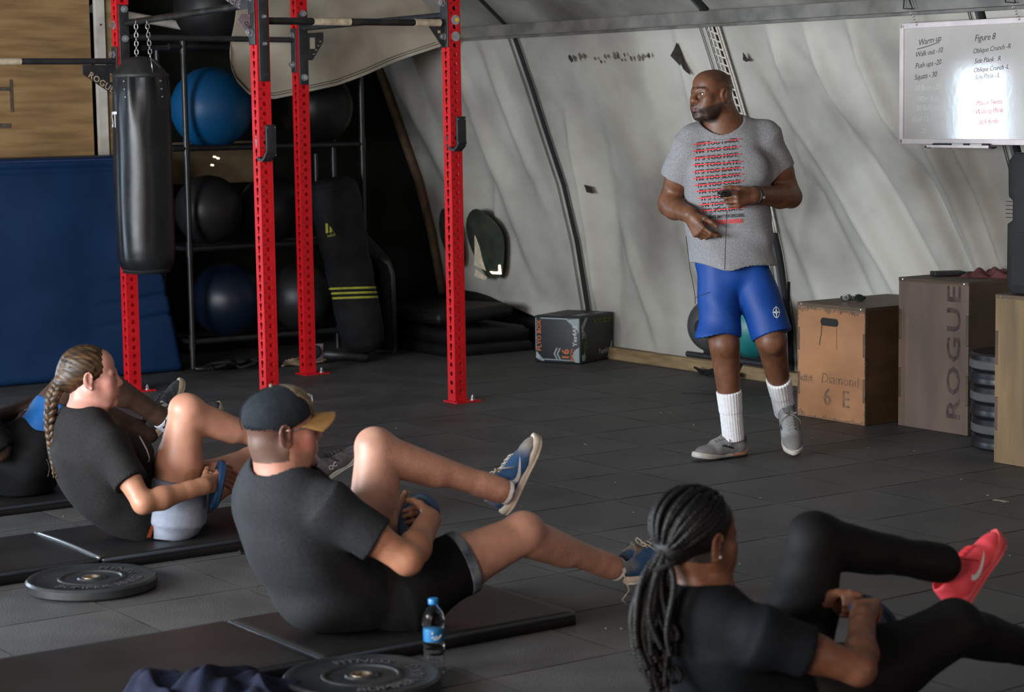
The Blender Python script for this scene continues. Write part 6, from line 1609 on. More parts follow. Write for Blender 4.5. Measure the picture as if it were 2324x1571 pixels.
T.ell(lum + UX * -.04 + np.array((0, 0, -.05)), [.13, .17, .09], None, .05); T.plane((0, 0, -1), (0, 0, .05))
T.limb(nkm + np.array((.012, .006, -.062)), nkm + (hcm - nkm) * .75, .078, .115, .010, None, 's')
T.disp.append(folds(.0055, 22, 7, tuple(UX * .6 + np.array((0, 0, .8))))); g0 = folds(.018, 26, 12, tuple(VX * .4 + np.array((0, 0, 1)))); lf = lum.astype(f32)
T.disp.append(lambda P: (g0(P) * np.clip(1 - np.linalg.norm(P - lf, axis=-1) / f32(.26), 0, 1)).astype(f32))
lo, hi = bounds([nkm, pel, lum, upc, shN, shF, elN], .15); tsm = sd_obj(T, 't_shirt', lo, hi, .006, charcoal, man)
# shorts: black with a checked hem on the near leg
blk = mat('black_shorts', (.0028, .003, .0033), (.005, .005, .0055), spec=.2, rough=.85, scale=40, bump=.1, bscale=40)
T = Sd(); T.limb(hN, hF, .135, .135, .04); T.limb(hN, hN + (kN - hN) * .50, .128, .104, .05, capped=True); T.limb(hF, hF + (kF - hF) * .36, .125, .105, .05, capped=True); T.limb(pel, lum, .14, .14, .05); T.plane((0, 0, -1), (0, 0, .049)); T.disp.append(folds(.005, 26, 17))
lo, hi = bounds([hN, hF, kN, pel], .16); shm = sd_obj(T, 'shorts', lo, hi, .0075, blk, man)
plaid = mat('checked_hem', (.035, .045, .075), (.17, .19, .22), rough=.8, scale=22, stretch=(1, 1, 1))
T = Sd(); T.limb(hN + (kN - hN) * .46, hN + (kN - hN) * .535, .108, .1045, .01, capped=True); m_ = hN + (kN - hN) * .5; sd_obj(T, 'checked_hem', m_ - .13, m_ + .13, .0045, plaid, shm)
# cap
cap_blue = mat('navy_cap', (.006, .010, .014), (.010, .015, .020), spec=.25, rough=.85, scale=60, bump=.1, bscale=120); camo = mat('camo_front', (.10, .075, .045), (.27, .21, .14), rough=.85, scale=45, detail=2); tan = mat('tan_brim', (.33, .185, .060), (.40, .235, .085), rough=.8, scale=30)
def CL(x, y, z): return hcm + hRm @ (np.array((x, y, z)) * 1.03)
T = Sd(); T.ell(CL(0, -.012, .047), [.087, .108, .087], hRm, .01); T.ell(CL(0, .03, .055), [.074, .066, .072], hRm, .03); T.plane(hRm @ nrm((0, .40, -1)), CL(0, .05, .030)); T.ell(CL(0, -.014, .035), [.080, .100, .085], hRm, .002, 's')
def capm(c):
    q = (c - hcm) @ hRm; y, z, x = q[:, 1], q[:, 2], np.abs(q[:, 0]); return np.where((y - .018 - .5 * (x - .02) + .15 * (z - .1) > 0) & (x < .062), 1, 0)
cp_ = sd_obj(T, 'cap', hcm - .16, hcm + .16, .0032, None, man, mats=[cap_blue, camo], fm=capm)
def brim(a, b):
    t = (a - .5) * 2.3; r0 = .079; x0 = r0 * np.sin(t); y0 = .0 + .104 * np.cos(t) * .9; ext = .072 * np.cos(t * .62) ** .5
    x = x0 * (1 + .04 * b); y = y0 + ext * b; z = .036 - .05 * (x / .08) ** 2 * (.5 + .4 * b) - .004 * b
    return hcm + (np.stack([x, y, z], -1) * 1.03) @ hRm.T
sheet('brim', brim, 30, 10, tan, cp_, back=tuple(-hRm[:, 2] * .004))
MB().sphere(Vector(CL(0, -.02, .135)), .006, seg=10, ring=6).build('button', camo, cp_, smooth=True)
MB().tube([CL(.001, -.02 - .104 * math.sin(t), .045 + .086 * math.cos(t)) + (hRm @ np.array((.0, 0, 0))) for t in np.linspace(.1, 1.9, 14)], .0018, seg=5).build('back_seam', cap_blue, cp_)
# glasses
mb = MB(); wire = mat('glasses_wire', (.45, .45, .46), rough=.2, metal=.9)
for sx in (-1, 1):
    mb.tube([HLm(sx * .033 + .024 * math.cos(t), .098 - .006 * abs(math.cos(t)), .0 + .017 * math.sin(t)) for t in np.linspace(0, 2 * math.pi, 22, endpoint=False)], .0011, seg=5, closed=True); mb.tube([HLm(sx * .057, .092, .006), HLm(sx * .068, .07, .007), HLm(sx * .078, .02, .008), HLm(sx * .080, -.012, .010)], .0022, seg=5)
mb.tube([HLm(-.009, .099, .004), HLm(0, .104, .006), HLm(.009, .099, .004)], .0011, seg=5); mb.build('glasses', wire, man, smooth=True)
# shoes
blue_knit = mat('blue_knit', (.85, .85, .85), (1.15, 1.15, 1.15), rough=.75, scale=120, attr='Col', bump=.25, bscale=320); dirty_white = mat('dirty_white_sole', (.42, .35, .28), (.60, .54, .46), rough=.7, scale=25); lace_w = mat('dirty_laces', (.33, .29, .23), (.45, .41, .34), rough=.9, scale=60); sw_w = mat('swoosh_white', (.50, .54, .54), rough=.6)
def blue_col(R, heel, k):
    def g(V):
        q = (V - heel) @ R / k; c = np.tile(np.array((.012, .060, .155)), (len(V), 1)); t = np.clip((q[:, 1] - .175) / .05, 0, 1)[:, None] * np.clip((q[:, 2] - .02) / .02, 0, 1)[:, None]; c = c * (1 - t) + np.array((.17, .15, .125)) * t
        h_ = np.clip((.06 - q[:, 1]) / .03, 0, 1)[:, None] * np.clip((q[:, 2] - .045) / .02, 0, 1)[:, None]; c = c * (1 - h_) + np.array((.10, .11, .14)) * h_; c[(q[:, 2] > .098)] = (.12, .10, .085); return c
    return g
dF = nrm(atV(1222, 1008, 5.80) - atV(1150, 1165, 5.76)); hlF = atV(1157, 1166, 5.765)
shoe(man, hlF, hlF + dF, nrm(np.array((-.85, -.12, .42))), .292, blue_knit, dirty_white, lace_w, cols=blue_col, logo=(sw_w, 'swoosh'))
dN = nrm(np.array((.80, .30, .42))); hlN = aN + np.array((.055, .03, -.065))
shoe(man, hlN, hlN + dN, nrm(np.array((-.42, -.35, .85))), .29, blue_knit, dirty_white, lace_w, cols=blue_col, logo=(sw_w, 'swoosh'))
MB().tube([atV(1413, 1290, 5.5), atV(1420, 1318, 5.49), atV(1428, 1340, 5.48), atV(1412, 1362, 5.48), atV(1424, 1372, 5.48)], .0022, seg=5).build('loose_lace', lace_w, man, smooth=True)
for aa, kk in ((aF, kF), (aN, kN)):
    T = Sd(); d_ = nrm(aa - kk); T.limb(aa + d_ * .016, aa + d_ * .034, .041, .042, .004, capped=True); sd_obj(T, 'ankle_sock', aa - .08, aa + .1, .004, sock_m, man)
pe = mat('plate_blue_edge', (.004, .022, .060), (.006, .03, .08), rough=.4, scale=20); pf = mat('plate_blue_face', (.05, .11, .19), (.08, .15, .24), rough=.45, scale=14)
small_plate(pcm, pn, .088, .024, 'small blue weight plate held by the man in the cap', pe, pf)

# ---------------------------------------------------------------- woman with the braided ponytail
wom = empty('person', tuple(hp(3.47, 7.38, .05)), 'woman with a braided ponytail and grey shorts doing a seated twist', 'person')
pel, lum, mid_, upc, nkm = hp(3.465, 7.38, .15), hp(3.345, 7.38, .185), hp(3.235, 7.38, .315), hp(3.195, 7.37, .435), hp(3.185, 7.36, .528)
shN, shF = hp(3.215, 7.215, .445), hp(3.21, 7.525, .455); elN, wrN = atV(325, 1143, 7.05), atV(462, 1103, 7.075); elF, wrF = hp(3.44, 7.62, .27), atV(470, 1066, 7.30)
hN, hF = hp(3.49, 7.285, .140), hp(3.52, 7.475, .140); kN, kF = atV(424, 936, 7.22), atV(572, 1052, 7.56); aN, aF = atV(640, 1012, 7.20), atV(698, 1070, 7.50)
hcw = atV(206, 856, 7.36); hRw = basis((.965, .26, .02), (-.02, 0, 1))
S = Sd(); HLw = head_prims(S, hcw, hRw, .99, jaw=.98, fem=True, lips=1.05, cheek=1.02, nose=.95)
S.limb(hcw + hRw @ np.array((0, -.025, -.05)), nkm, .054, .058, .03); S.limb(hcw + hRw @ np.array((0, .015, -.085)), nkm + UX * .03, .040, .045, .04)
S.limb(nkm, shN, .052, .045, .04); S.limb(nkm, shF, .052, .045, .04)
torso_prims(S, [pel, lum, mid_, upc], [.14, .135, .135, .13], [.095, .095, .095, .085], side)
arm_prims(S, shN, elN, wrN, (.050, .041, .042, .027)); arm_prims(S, shF, elF, wrF, (.048, .040, .040, .026))
leg_prims(S, hN, kN, aN, (.100, .064, .060, .035), calf=.016); leg_prims(S, hF, kF, aF, (.100, .064, .058, .035), calf=.014)
S.ell(kN + np.array((-.012, 0, .02)), [.045, .045, .04], None, .03)
pcw = atV(494, 1100, 7.15); pnw = nrm(np.array((.93, .22, -.24)))
fN = nrm(atV(516, 1083, 7.13) - wrN); hand_prims(S, wrN + fN * .004, fN, nrm(-side + np.array((0, 0, -.1))), .92, 1, percurl=[(.7, 1.0, .5)] * 4, thumb=(.35, .4))
fF = nrm(atV(522, 1085, 7.24) - wrF); hand_prims(S, wrF, fF, nrm(side + np.array((0, 0, -.2))), .92, -1, percurl=[(.15, .3, .3), (.2, .35, .3), (.25, .4, .3), (.35, .4, .3)], thumb=(.4, .3))
def wom_col(V):
    c = np.tile(np.array((.46, .225, .15)), (len(V), 1)); q = (V - hcw) @ hRw; x, y, z = q.T; near = np.linalg.norm(q, axis=1) < .19
    def bl(w, col):
        nonlocal c
        w = np.clip(w, 0, 1)[:, None]; c = c * (1 - w) + np.array(col) * w
    armd = np.minimum.reduce([np.linalg.norm(V - (elN + (wrN - elN) * t), axis=1) for t in (-.5, 0, .25, .5, .75, 1.0, 1.4)]); bl((armd < .10) * 1.0, (.37, .175, .105))
    bl(near, (.42, .20, .155)); bl(near * np.exp(-((y - .055) / .03) ** 2 - ((z + .035) / .025) ** 2) * .4, (.46, .16, .12)); lipw = (y > .083) & (np.abs(x) < .023) & (z > -.079) & (z < -.055); bl(near * lipw, (.36, .13, .115))
    bl(near * np.exp(-((z - .028) / .003) ** 2) * (y > .055) * (np.abs(x) > .009) * (np.abs(x) < .045) * .5, (.20, .11, .06)); return c
lo, hi = bounds([hcw, pel, kN, kF, aN, aF, elN, wrN, elF]); sd_obj(S, 'body', lo, hi, .0062, fair_skin, wom, fine=[(hcw, .165, .0028), (wrN + fN * .06, .10, .003), (wrF + fF * .06, .10, .003)], cols=wom_col)
eyes(wom, HLw, hRw, .99, iris=(.10, .14, .16))
tee = mat('black_heather_tee', (.0062, .0058, .006), (.0115, .0108, .011), spec=.25, rough=.85, scale=150, detail=2, bump=.08, bscale=60)
T = Sd(); torso_prims(T, [hp(3.44, 7.38, .135), lum, mid_, upc, nkm - np.array((0, 0, .05))], [.150, .155, .158, .150, .085], [.105, .112, .115, .10, .07], side, k=.09)
T.ell(hp(3.335, 7.29, .375), [.085, .085, .08], None, .05); T.ell(hp(3.335, 7.45, .375), [.085, .085, .08], None, .05); T.ell(hp(3.395, 7.37, .27), [.11, .11, .10], None, .05)
T.limb(nkm - np.array((0, 0, .025)), shN, .068, .060, .05); T.limb(nkm - np.array((0, 0, .025)), shF, .068, .060, .05)
for a, b in ((shN, elN), (shF, elF)): T.ell(a, [.064] * 3, None, .03); T.limb(a, a + (b - a) * .66, .067, .068, .035, capped=True)
T.plane((0, 0, -1), (0, 0, .053)); T.limb(nkm + UX * .012 + np.array((0, 0, -.02)), nkm + (hcw - nkm) * .6, .064, .08, .008, None, 's'); T.disp.append(folds(.006, 24, 44)); g1 = folds(.013, 30, 19, tuple(UX * .5 + np.array((0, 0, 1)))); lf1 = lum.astype(f32)
T.disp.append(lambda P: (g1(P) * np.clip(1 - np.linalg.norm(P - lf1, axis=-1) / f32(.2), 0, 1)).astype(f32))
lo, hi = bounds([nkm, pel, lum, shN, shF, elN], .15); tsw = sd_obj(T, 't_shirt', lo, hi, .0065, tee, wom); bt_ = bvh_of(tsw)
vdw = nrm(at(350, 1060, 8) - np.array((0, 0, CAM_H)))
V2, F2 = text2d('SPAR', 22, bold=.4); o0 = atV(352, 1068, 7.15); ex = atV(353, 1068, 7.15) - o0; ey = atV(352, 1067, 7.15) - o0
decal('chest_letters', [(a * .12 + b * .62, a * 1.0 - b * .45) for a, b in V2], F2, o0, ex, ey, vdw, bt_, p_wh, tsw, off=.002, sub=4)
ln = [(288, 965), (300, 970), (312, 985), (322, 1003), (332, 1022), (338, 1040), (336, 1050)]; V2 = []; 
for i, (x_, y_) in enumerate(ln): V2 += [(x_ - 352, 1068 - y_), (x_ - 352 + 2.2, 1068 - y_ + 2.2)]
decal('chest_print', V2, [(2 * i, 2 * i + 2, 2 * i + 3, 2 * i + 1) for i in range(len(ln) - 1)], o0, ex, ey, vdw, bt_, p_wh, tsw, off=.002, sub=6)
gshort = mat('grey_shorts', (.20, .225, .29), (.25, .28, .35), rough=.7, scale=30, bump=.06, bscale=80)
T = Sd(); T.limb(hN, hF, .128, .128, .04); T.limb(hN, hN + (kN - hN) * .36, .122, .112, .05, capped=True); T.limb(hF, hF + (kF - hF) * .45, .120, .110, .05, capped=True); T.limb(pel, lum * .4 + pel * .6, .125, .12, .04); T.plane((0, 0, -1), (0, 0, .052)); T.disp.append(folds(.0035, 34, 27))
lo, hi = bounds([hN, hF, kN, pel], .15); gs_ = sd_obj(T, 'shorts', lo, hi, .0065, gshort, wom); gb = bvh_of(gs_)
for nm_, xx, yy, cc in (('orange_trim', 338, 1210, (.40, .07, .015)),):
    o0 = atV(xx, yy, 7.1); ex = atV(xx + 1, yy, 7.1) - o0; ey = atV(xx, yy - 1, 7.1) - o0; decal(nm_, [(-6, -14), (4, -14), (12, 14), (5, 16)], [(0, 1, 2, 3)], o0, ex, ey, vdw, bt_, mat(nm_, cc, rough=.7), gs_, off=.004, sub=4)
# hair, tie, braid, earring
hair_m = mat('brown_hair', (.010, .005, .0024), (.085, .043, .016), spec=.35, rough=.45, scale=38, detail=3, stretch=(1, 1, 1), bump=.25, bscale=60, lo=.38, hi=.72)
nt = hair_m.node_tree
for n_ in nt.nodes:
    if n_.type == 'MAPPING': n_.inputs['Scale'].default_value = (.25, 3.0, 1.2); n_.inputs['Rotation'].default_value = (0, .7, 0)
T = Sd(); T.ell(HLw(0, -.018, .040), [.0815, .0995, .084], hRw, .01); T.ell(HLw(0, -.075, -.005), [.055, .045, .05], hRw, .03); T.limb(HLw(0, -.09, .0), atV(137, 868, 7.38), .045, .022, .03)
T.plane(hRw @ nrm((0, .85, -.50)), HLw(0, .082, .085)); T.plane(hRw @ nrm((0, .25, -1)), HLw(0, -.02, -.048))
for sx in (-1, 1): T.ell(HLw(sx * .088, -.010, -.010), [.018, .026, .036], hRw, .008, 's')
rw = hRw.astype(f32); cw = hcw.astype(f32)
T.disp.append(lambda P: (f32(.0007) * np.sin(((P - cw) @ rw[:, 2]) * f32(240) + ((P - cw) @ rw[:, 1]) * f32(190) + f32(2) * np.sin(((P - cw) @ rw[:, 0]) * f32(60)))).astype(f32))
sd_obj(T, 'hair', hcw - .22, hcw + .17, .003, hair_m, wom)
mb = MB(); r = random.Random(2)
for i in range(46):
    f0 = r.uniform(-1, 1); z0 = .086 - .07 * abs(f0) ** 1.5 + r.uniform(-.01, .004); p0 = HLw(.082 * f0, .075 - .09 * f0 * f0, z0)
    pts = []
    for t in np.linspace(0, 1, 12):
        v_ = np.array((.0815 * f0 * (1 - t) ** .6, (.072 - .09 * f0 * f0) * (1 - t) - .115 * t, (z0) * (1 - t) - .0 * t + .055 * math.sin(math.pi * t) * (1 - .5 * abs(f0)))) - np.array((0, -.018, .04)); q = v_ / np.array((.0815, .0995, .084)); v_ = v_ / np.linalg.norm(q) * (1.003 + .008 * r.random()) if np.linalg.norm(q) > .5 else v_
        pts.append(HLw(*(v_ + np.array((0, -.018, .04)))))
    mb.tube(pts + [atV(137, 866, 7.38)], .0009, seg=4)
mb.build('hair_strands', hair_m, wom, smooth=True)
tie = atV(136, 869, 7.385); MB().tube([tie + np.array((.020 * math.cos(t), .02 * math.sin(t), .012 * math.cos(t))) for t in np.linspace(0, 2 * math.pi, 20, endpoint=False)], .007, seg=8, closed=True).build('hair_tie', seam_black, wom, smooth=True)
ctrl = [tie, atV(118, 905, 7.39), atV(113, 960, 7.41), atV(118, 1010, 7.42), atV(124, 1045, 7.43), atV(125, 1085, 7.43)]; cu_ = np.array(ctrl); tt = np.linspace(0, 1, 70); cx = np.stack([np.interp(tt * 5, np.arange(6), cu_[:, k]) for k in range(3)], -1)
for _ in range(6): cx[1:-1] = .25 * cx[:-2] + .5 * cx[1:-1] + .25 * cx[2:]
mb = MB()
for k in range(3):
    rad = np.interp(tt, [0, .1, .5, .85, 1], [.016, .020, .015, .010, .003]); ph = 2 * math.pi * k / 3; w_ = tt * 34
    pts = [cx[i] + np.array((.016 * math.sin(w_[i] + ph), .010 * math.sin(2 * (w_[i] + ph)), 0)) * (.85 - .45 * tt[i]) for i in range(70)]; mb.tube(pts, list(rad * .85), seg=8)
for i in range(26):
    a = r.randrange(2, 55); b = min(69, a + r.randrange(8, 16)); o_ = np.array((r.uniform(-.034, .030), r.uniform(-.02, .02), 0)); mb.tube([cx[j] + o_ * (1.0 - .3 * math.sin((j - a) / (b - a) * 3.1)) for j in range(a, b)], .0011, seg=4)
mb.build('braid', hair_m, wom, smooth=True)
MB().sphere(Vector(HLw(.083, -.005, -.034)), .0032, seg=10, ring=6).build('earring', zinc, wom, smooth=True)
# shoes (the near one is hidden behind the man's head)
lil = mat('mauve_grey_knit', (.055, .048, .058), (.095, .085, .098), rough=.7, scale=60, bump=.15, bscale=300); lilsole = mat('pale_sole', (.30, .33, .30), (.42, .45, .42), rough=.7, scale=20); lil_l = mat('dark_laces', (.012, .011, .014), rough=.8)
dw = nrm(np.array((.80, .34, .50))); hw_ = aF + np.array((.035, .01, -.062)); shoe(wom, hw_, hw_ + dw, nrm(np.array((-.45, -.30, .85))), .255, lil, lilsole, lil_l, logo=(p_wh, 'text'))
dw = nrm(np.array((.30, .20, .93))); hw_ = aN + np.array((.05, .02, -.05)); shoe(wom, hw_, hw_ + dw, nrm(np.array((-.9, -.2, .35))), .25, lil, lilsole, lil_l, logo=(p_wh, 'text'))
small_plate(pcw, pnw, .094, .026, 'small dark blue weight plate held by the woman with the braided ponytail', pe, mat('plate_navy_face', (.006, .02, .045), rough=.4))

# ---------------------------------------------------------------- person at the left edge
p3 = empty('person', tuple(hp(3.40, 8.62, .04)), 'person in black top and bright blue shorts on the mat beyond the braided woman', 'person')
hN, hF = atV(66, 1022, 8.45), hp(3.45, 8.73, .150); kN, kF = atV(186, 830, 8.45), hp(3.80, 8.78, .36); aN, aF = atV(388, 962, 8.44), atV(338, 985, 8.70)
pel, lum, mid_, upc, nkm = hp(3.40, 8.62, .16), hp(3.27, 8.62, .21), hp(3.17, 8.62, .34), hp(3.13, 8.62, .46), hp(3.12, 8.62, .56)
shN, shF = hp(3.13, 8.45, .48), hp(3.13, 8.79, .48); elN, wrN = hp(3.24, 8.36, .27), atV(62, 948, 8.60); elF, wrF = hp(3.33, 8.86, .30), hp(3.55, 8.72, .40)
hc3 = hp(3.15, 8.62, .70); hR3 = basis((.82, .57, .02), (0, 0, 1)); S = Sd(); HL3 = head_prims(S, hc3, hR3, 1.0, lips=1.1, nose=1.1)
S.limb(hc3 + hR3 @ np.array((0, -.03, -.045)), nkm, .06, .064, .03); S.limb(nkm, shN, .06, .05, .04); S.limb(nkm, shF, .06, .05, .04)
torso_prims(S, [pel, lum, mid_, upc], [.14, .145, .15, .14], [.10, .105, .11, .10], side); arm_prims(S, shN, elN, wrN, (.054, .044, .044, .029)); arm_prims(S, shF, elF, wrF, (.054, .044, .044, .029))
leg_prims(S, hN, kN, aN, (.098, .062, .062, .038), calf=.02); leg_prims(S, hF, kF, aF, (.098, .062, .060, .038), calf=.018)
f3 = nrm(np.array(UX) + np.array((0, 0, .1))); hand_prims(S, wrN, f3, nrm(-side), 1.0, 1, percurl=[(.6, .9, .5)] * 4); f4 = nrm(UX - VX * .6); hand_prims(S, wrF, f4, nrm(side), 1.0, -1, percurl=[(.6, .9, .5)] * 4)
lo, hi = bounds([hc3, pel, kN, kF, aN, aF, elN, wrN, elF]); sd_obj(S, 'body', lo, hi, .009, dark_skin, p3, fine=[(hc3, .16, .004)], cols=vcol((.052, .026, .017)))
eyes(p3, HL3, hR3, 1.0)
blktop = mat('black_top', (.0025, .0026, .003), (.0045, .0045, .005), spec=.2, rough=.85, scale=40, bump=.1, bscale=40)
T = Sd(); torso_prims(T, [hp(3.42, 8.62, .13), lum, mid_, upc, nkm - np.array((0, 0, .05))], [.172, .175, .178, .168, .09], [.125, .125, .13, .115, .08], side); T.limb(nkm - np.array((0, 0, .02)), shN, .075, .066, .05); T.limb(nkm - np.array((0, 0, .02)), shF, .075, .066, .05)
for a, b in ((shN, elN), (shF, elF)): T.limb(a, b, .072, .07, .035, capped=True)
T.limb(pel, hN + (kN - hN) * .02, .14, .112, .06); T.limb(hN, pel - np.array((0, 0, .05)), .125, .13, .06); T.plane((0, 0, -1), (0, 0, .043)); T.limb(nkm + np.array((0, 0, -.02)), nkm + (hc3 - nkm) * .6, .07, .085, .008, None, 's'); T.disp.append(folds(.007, 24, 61)); lo, hi = bounds([nkm, pel, shN, shF, elN, elF], .16); sd_obj(T, 'long_top', lo, hi, .010, blktop, p3)
brb = mat('bright_blue_shorts', (.002, .055, .19), (.003, .07, .23), spec=.3, rough=.6, scale=20, bump=.08, bscale=60)
T = Sd(); T.limb(hN + (kN - hN) * .05, hN + (kN - hN) * .52, .110, .092, .02, capped=True); T.limb(hF + (kF - hF) * .10, hF + (kF - hF) * .5, .106, .094, .02, capped=True); T.plane((0, 0, -1), (0, 0, .045)); T.disp.append(folds(.004, 40, 66)); lo, hi = bounds([hN, hF, kN, kF], .13); sd_obj(T, 'shorts', lo, hi, .006, brb, p3)
T = Sd(); d_ = nrm(aN - kN); T.limb(aN - d_ * .055, aN + d_ * .05, .050, .047, .01, capped=True); ax3, e13 = d_.astype(f32), nrm(np.cross(d_, (0, 0, 1))).astype(f32); e23 = np.cross(ax3, e13).astype(f32); a3 = aN.astype(f32)
T.disp.append(lambda P: (f32(.0014) * np.sin(f32(22) * np.arctan2((P - a3) @ e13, (P - a3) @ e23))).astype(f32)); sk = sd_obj(T, 'sock', aN - .13, aN + .13, .0035, mat('grey_sock', (.36, .37, .41), (.44, .45, .48), rough=.95, scale=60), p3, smooth=0)
o0 = atV(375, 962, 8.3); ex = atV(376, 962, 8.3) - o0; ey = atV(375, 961, 8.3) - o0; kbv2 = bvh_of(sk)
decal('sock_swoosh', [((a - .5) * 22 * .5 - (b - .3) * 16, (a - .5) * 22 + (b - .3) * 9) for a, b in SWOOSH], [(0, 1, 8), (1, 2, 7, 8), (2, 3, 6, 7), (3, 4, 5, 6)], o0, ex, ey, nrm(at(375, 962, 8) - np.array((0, 0, CAM_H))), kbv2, seam_black, sk, off=.003, sub=4)
MB().tube([wrN + np.array((.034 * math.cos(t) * .5, .02 * math.cos(t), .036 * math.sin(t))) for t in np.linspace(0, 2 * math.pi, 20, endpoint=False)], .004, seg=6, closed=True).build('bracelet', mat('bracelet', (.45, .12, .10), (.5, .5, .5), rough=.6, scale=90), p3, smooth=True)
blk_knit = mat('black_grey_knit', (.020, .021, .024), (.06, .06, .065), rough=.75, scale=60, bump=.2, bscale=260); tan_sole = mat('tan_sole', (.36, .28, .19), (.46, .37, .26), rough=.7, scale=15)
d3 = nrm(atV(418, 880, 8.72) - atV(362, 988, 8.68)); h3 = atV(360, 990, 8.68); shoe(p3, h3, h3 + d3, nrm(np.array((-.75, -.3, .55))), .285, blk_knit, tan_sole, lil_l, logo=(p_wh, 'N'))
d3 = nrm(atV(498, 915, 8.55) - atV(405, 985, 8.44)); h3 = aN + np.array((.05, .02, -.07)); shoe(p3, h3, h3 + d3, nrm(np.array((-.45, -.3, .85))), .285, blk_knit, tan_sole, lil_l, logo=(p_wh, 'N'))

# ---------------------------------------------------------------- woman with black braids, in front
w4 = empty('person', tuple(hp(3.62, 4.0, .047)), 'woman with long black braids and black leggings holding a navy plate', 'person')
pel, lum, mid_, upc, nkm = hp(3.66, 4.0, .155), hp(3.53, 4.0, .175), hp(3.415, 4.0, .255), hp(3.365, 3.995, .355), hp(3.352, 3.99, .445)
shN, shF = hp(3.395, 3.83, .372), hp(3.39, 4.155, .38); elN, wrN = atV(1950, 1520, 3.69), atV(1958, 1402, 3.84); elF, wrF = hp(3.63, 4.27, .25), hp(3.79, 4.05, .345)
hN, hF = hp(3.70, 3.905, .148), hp(3.73, 4.10, .148); kN, kF = atV(2168, 1425, 3.86), atV(1852, 1228, 4.13); aN, aF = atV(2400, 1490, 3.90), atV(2150, 1282, 4.05)
hc4 = atV(1590, 1222, 4.0); hR4 = basis((.80, .60, -.06), (.02, 0, 1)); S = Sd(); HL4 = head_prims(S, hc4, hR4, .97, fem=True, lips=1.3, nose=1.1, cheek=1.03)
S.limb(hc4 + hR4 @ np.array((0, -.025, -.05)), nkm, .052, .056, .03); S.limb(hc4 + hR4 @ np.array((0, .01, -.085)), nkm + UX * .03, .04, .045, .04); S.limb(nkm, shN, .052, .046, .04); S.limb(nkm, shF, .052, .046, .04)
torso_prims(S, [pel, lum, mid_, upc], [.13, .135, .135, .13], [.095, .095, .095, .085], side); arm_prims(S, shN, elN, wrN, (.052, .043, .043, .027)); arm_prims(S, shF, elF, wrF, (.05, .04, .04, .026))
leg_prims(S, hN, kN, aN, (.095, .06, .056, .034)); leg_prims(S, hF, kF, aF, (.095, .06, .056, .034))
f5 = nrm(atV(1972, 1338, 3.95) - wrN); hand_prims(S, wrN + f5 * .004, f5, nrm(UX * .8 - side * .6 + np.array((0, 0, -.2))), .92, 1, percurl=[(1.0, 1.3, .8)] * 4, thumb=(.2, .6), tcurl=(.5, .5)); f6 = nrm(UX - VX * .2); hand_prims(S, wrF, f6, nrm(side), .92, -1, percurl=[(1.2, 1.35, .9)] * 4, thumb=(.2, .5), tcurl=(.5, .5))
def w4_col(V):
    c = np.tile(np.array((.145, .062, .034)), (len(V), 1)); q = (V - hc4) @ hR4; x, y, z = q.T; near = np.linalg.norm(q, axis=1) < .19
    sc = near * np.clip((.022 - (y * .85 - z * .42)) / .008, 0, 1) * (z > -.05) * (1 - (np.abs(x) > .068) * (np.abs(z + .004) < .042) * (np.abs(y + .012) < .032)); sc = np.clip(sc, 0, 1)[:, None]; top = np.clip((z - .09) / .02, 0, 1)[:, None] * np.clip((y - .0) / .03, 0, 1)[:, None]
    return c * (1 - sc) + (np.array((.012, .009, .008)) * (1 - top) + np.array((.16, .085, .045)) * top) * sc
lo, hi = bounds([hc4, pel, kN, kF, aN, aF, elN, wrN, elF]); sd_obj(S, 'body', lo, hi, .0075, dark_skin, w4, fine=[(hc4, .165, .003), (wrN + f5 * .06, .10, .003)], cols=w4_col); eyes(w4, HL4, hR4, .97)
navy_tee = mat('navy_black_tee', (.0016, .0032, .0052), (.003, .0052, .008), spec=.2, rough=.8, scale=60, bump=.08, bscale=60)
T = Sd(); torso_prims(T, [hp(3.62, 4.0, .135), lum, mid_, upc, nkm - np.array((0, 0, .05))], [.155, .158, .160, .152, .085], [.11, .115, .115, .10, .07], side); T.limb(nkm - np.array((0, 0, .025)), shN, .068, .062, .05); T.limb(nkm - np.array((0, 0, .025)), shF, .068, .062, .05)
for a, b in ((shN, elN), (shF, elF)): T.ell(a, [.066] * 3, None, .03); T.limb(a, a + (b - a) * .50, .068, .069, .035, capped=True)
T.plane((0, 0, -1), (0, 0, .049)); T.limb(nkm + UX * .012 + np.array((0, 0, -.02)), nkm + (hc4 - nkm) * .6, .066, .08, .008, None, 's'); T.disp.append(folds(.004, 26, 74)); lo, hi = bounds([nkm, pel, shN, shF, elN, elF], .15); sd_obj(T, 't_shirt', lo, hi, .0075, navy_tee, w4)
leg_m = mat('black_leggings', (.0016, .0017, .002), (.003, .003, .0035), spec=.22, rough=.7, scale=50, bump=.05)
T = Sd(); T.limb(hN, hF, .128, .128, .04); T.limb(pel, lum, .13, .125, .05); leg_prims(T, hN, kN, kN + (aN - kN) * .92, (.108, .072, .066, .046)); leg_prims(T, hF, kF, kF + (aF - kF) * .95, (.108, .072, .068, .048)); T.ell(kF + np.array((-.01, 0, .015)), [.06, .06, .05], None, .03); T.plane((0, 0, -1), (0, 0, .048)); T.disp.append(folds(.002, 50, 80)); lo, hi = bounds([hN, hF, kN, kF, aN, aF, pel], .15); sd_obj(T, 'leggings', lo, hi, .0075, leg_m, w4)
pink = mat('coral_knit', (.55, .035, .055), (.72, .065, .085), rough=.65, scale=18, bump=.15, bscale=260); pink_s = mat('coral_sole', (.50, .045, .055), (.58, .08, .085), rough=.6, scale=20); pink_l = mat('red_laces', (.50, .012, .014), rough=.8)
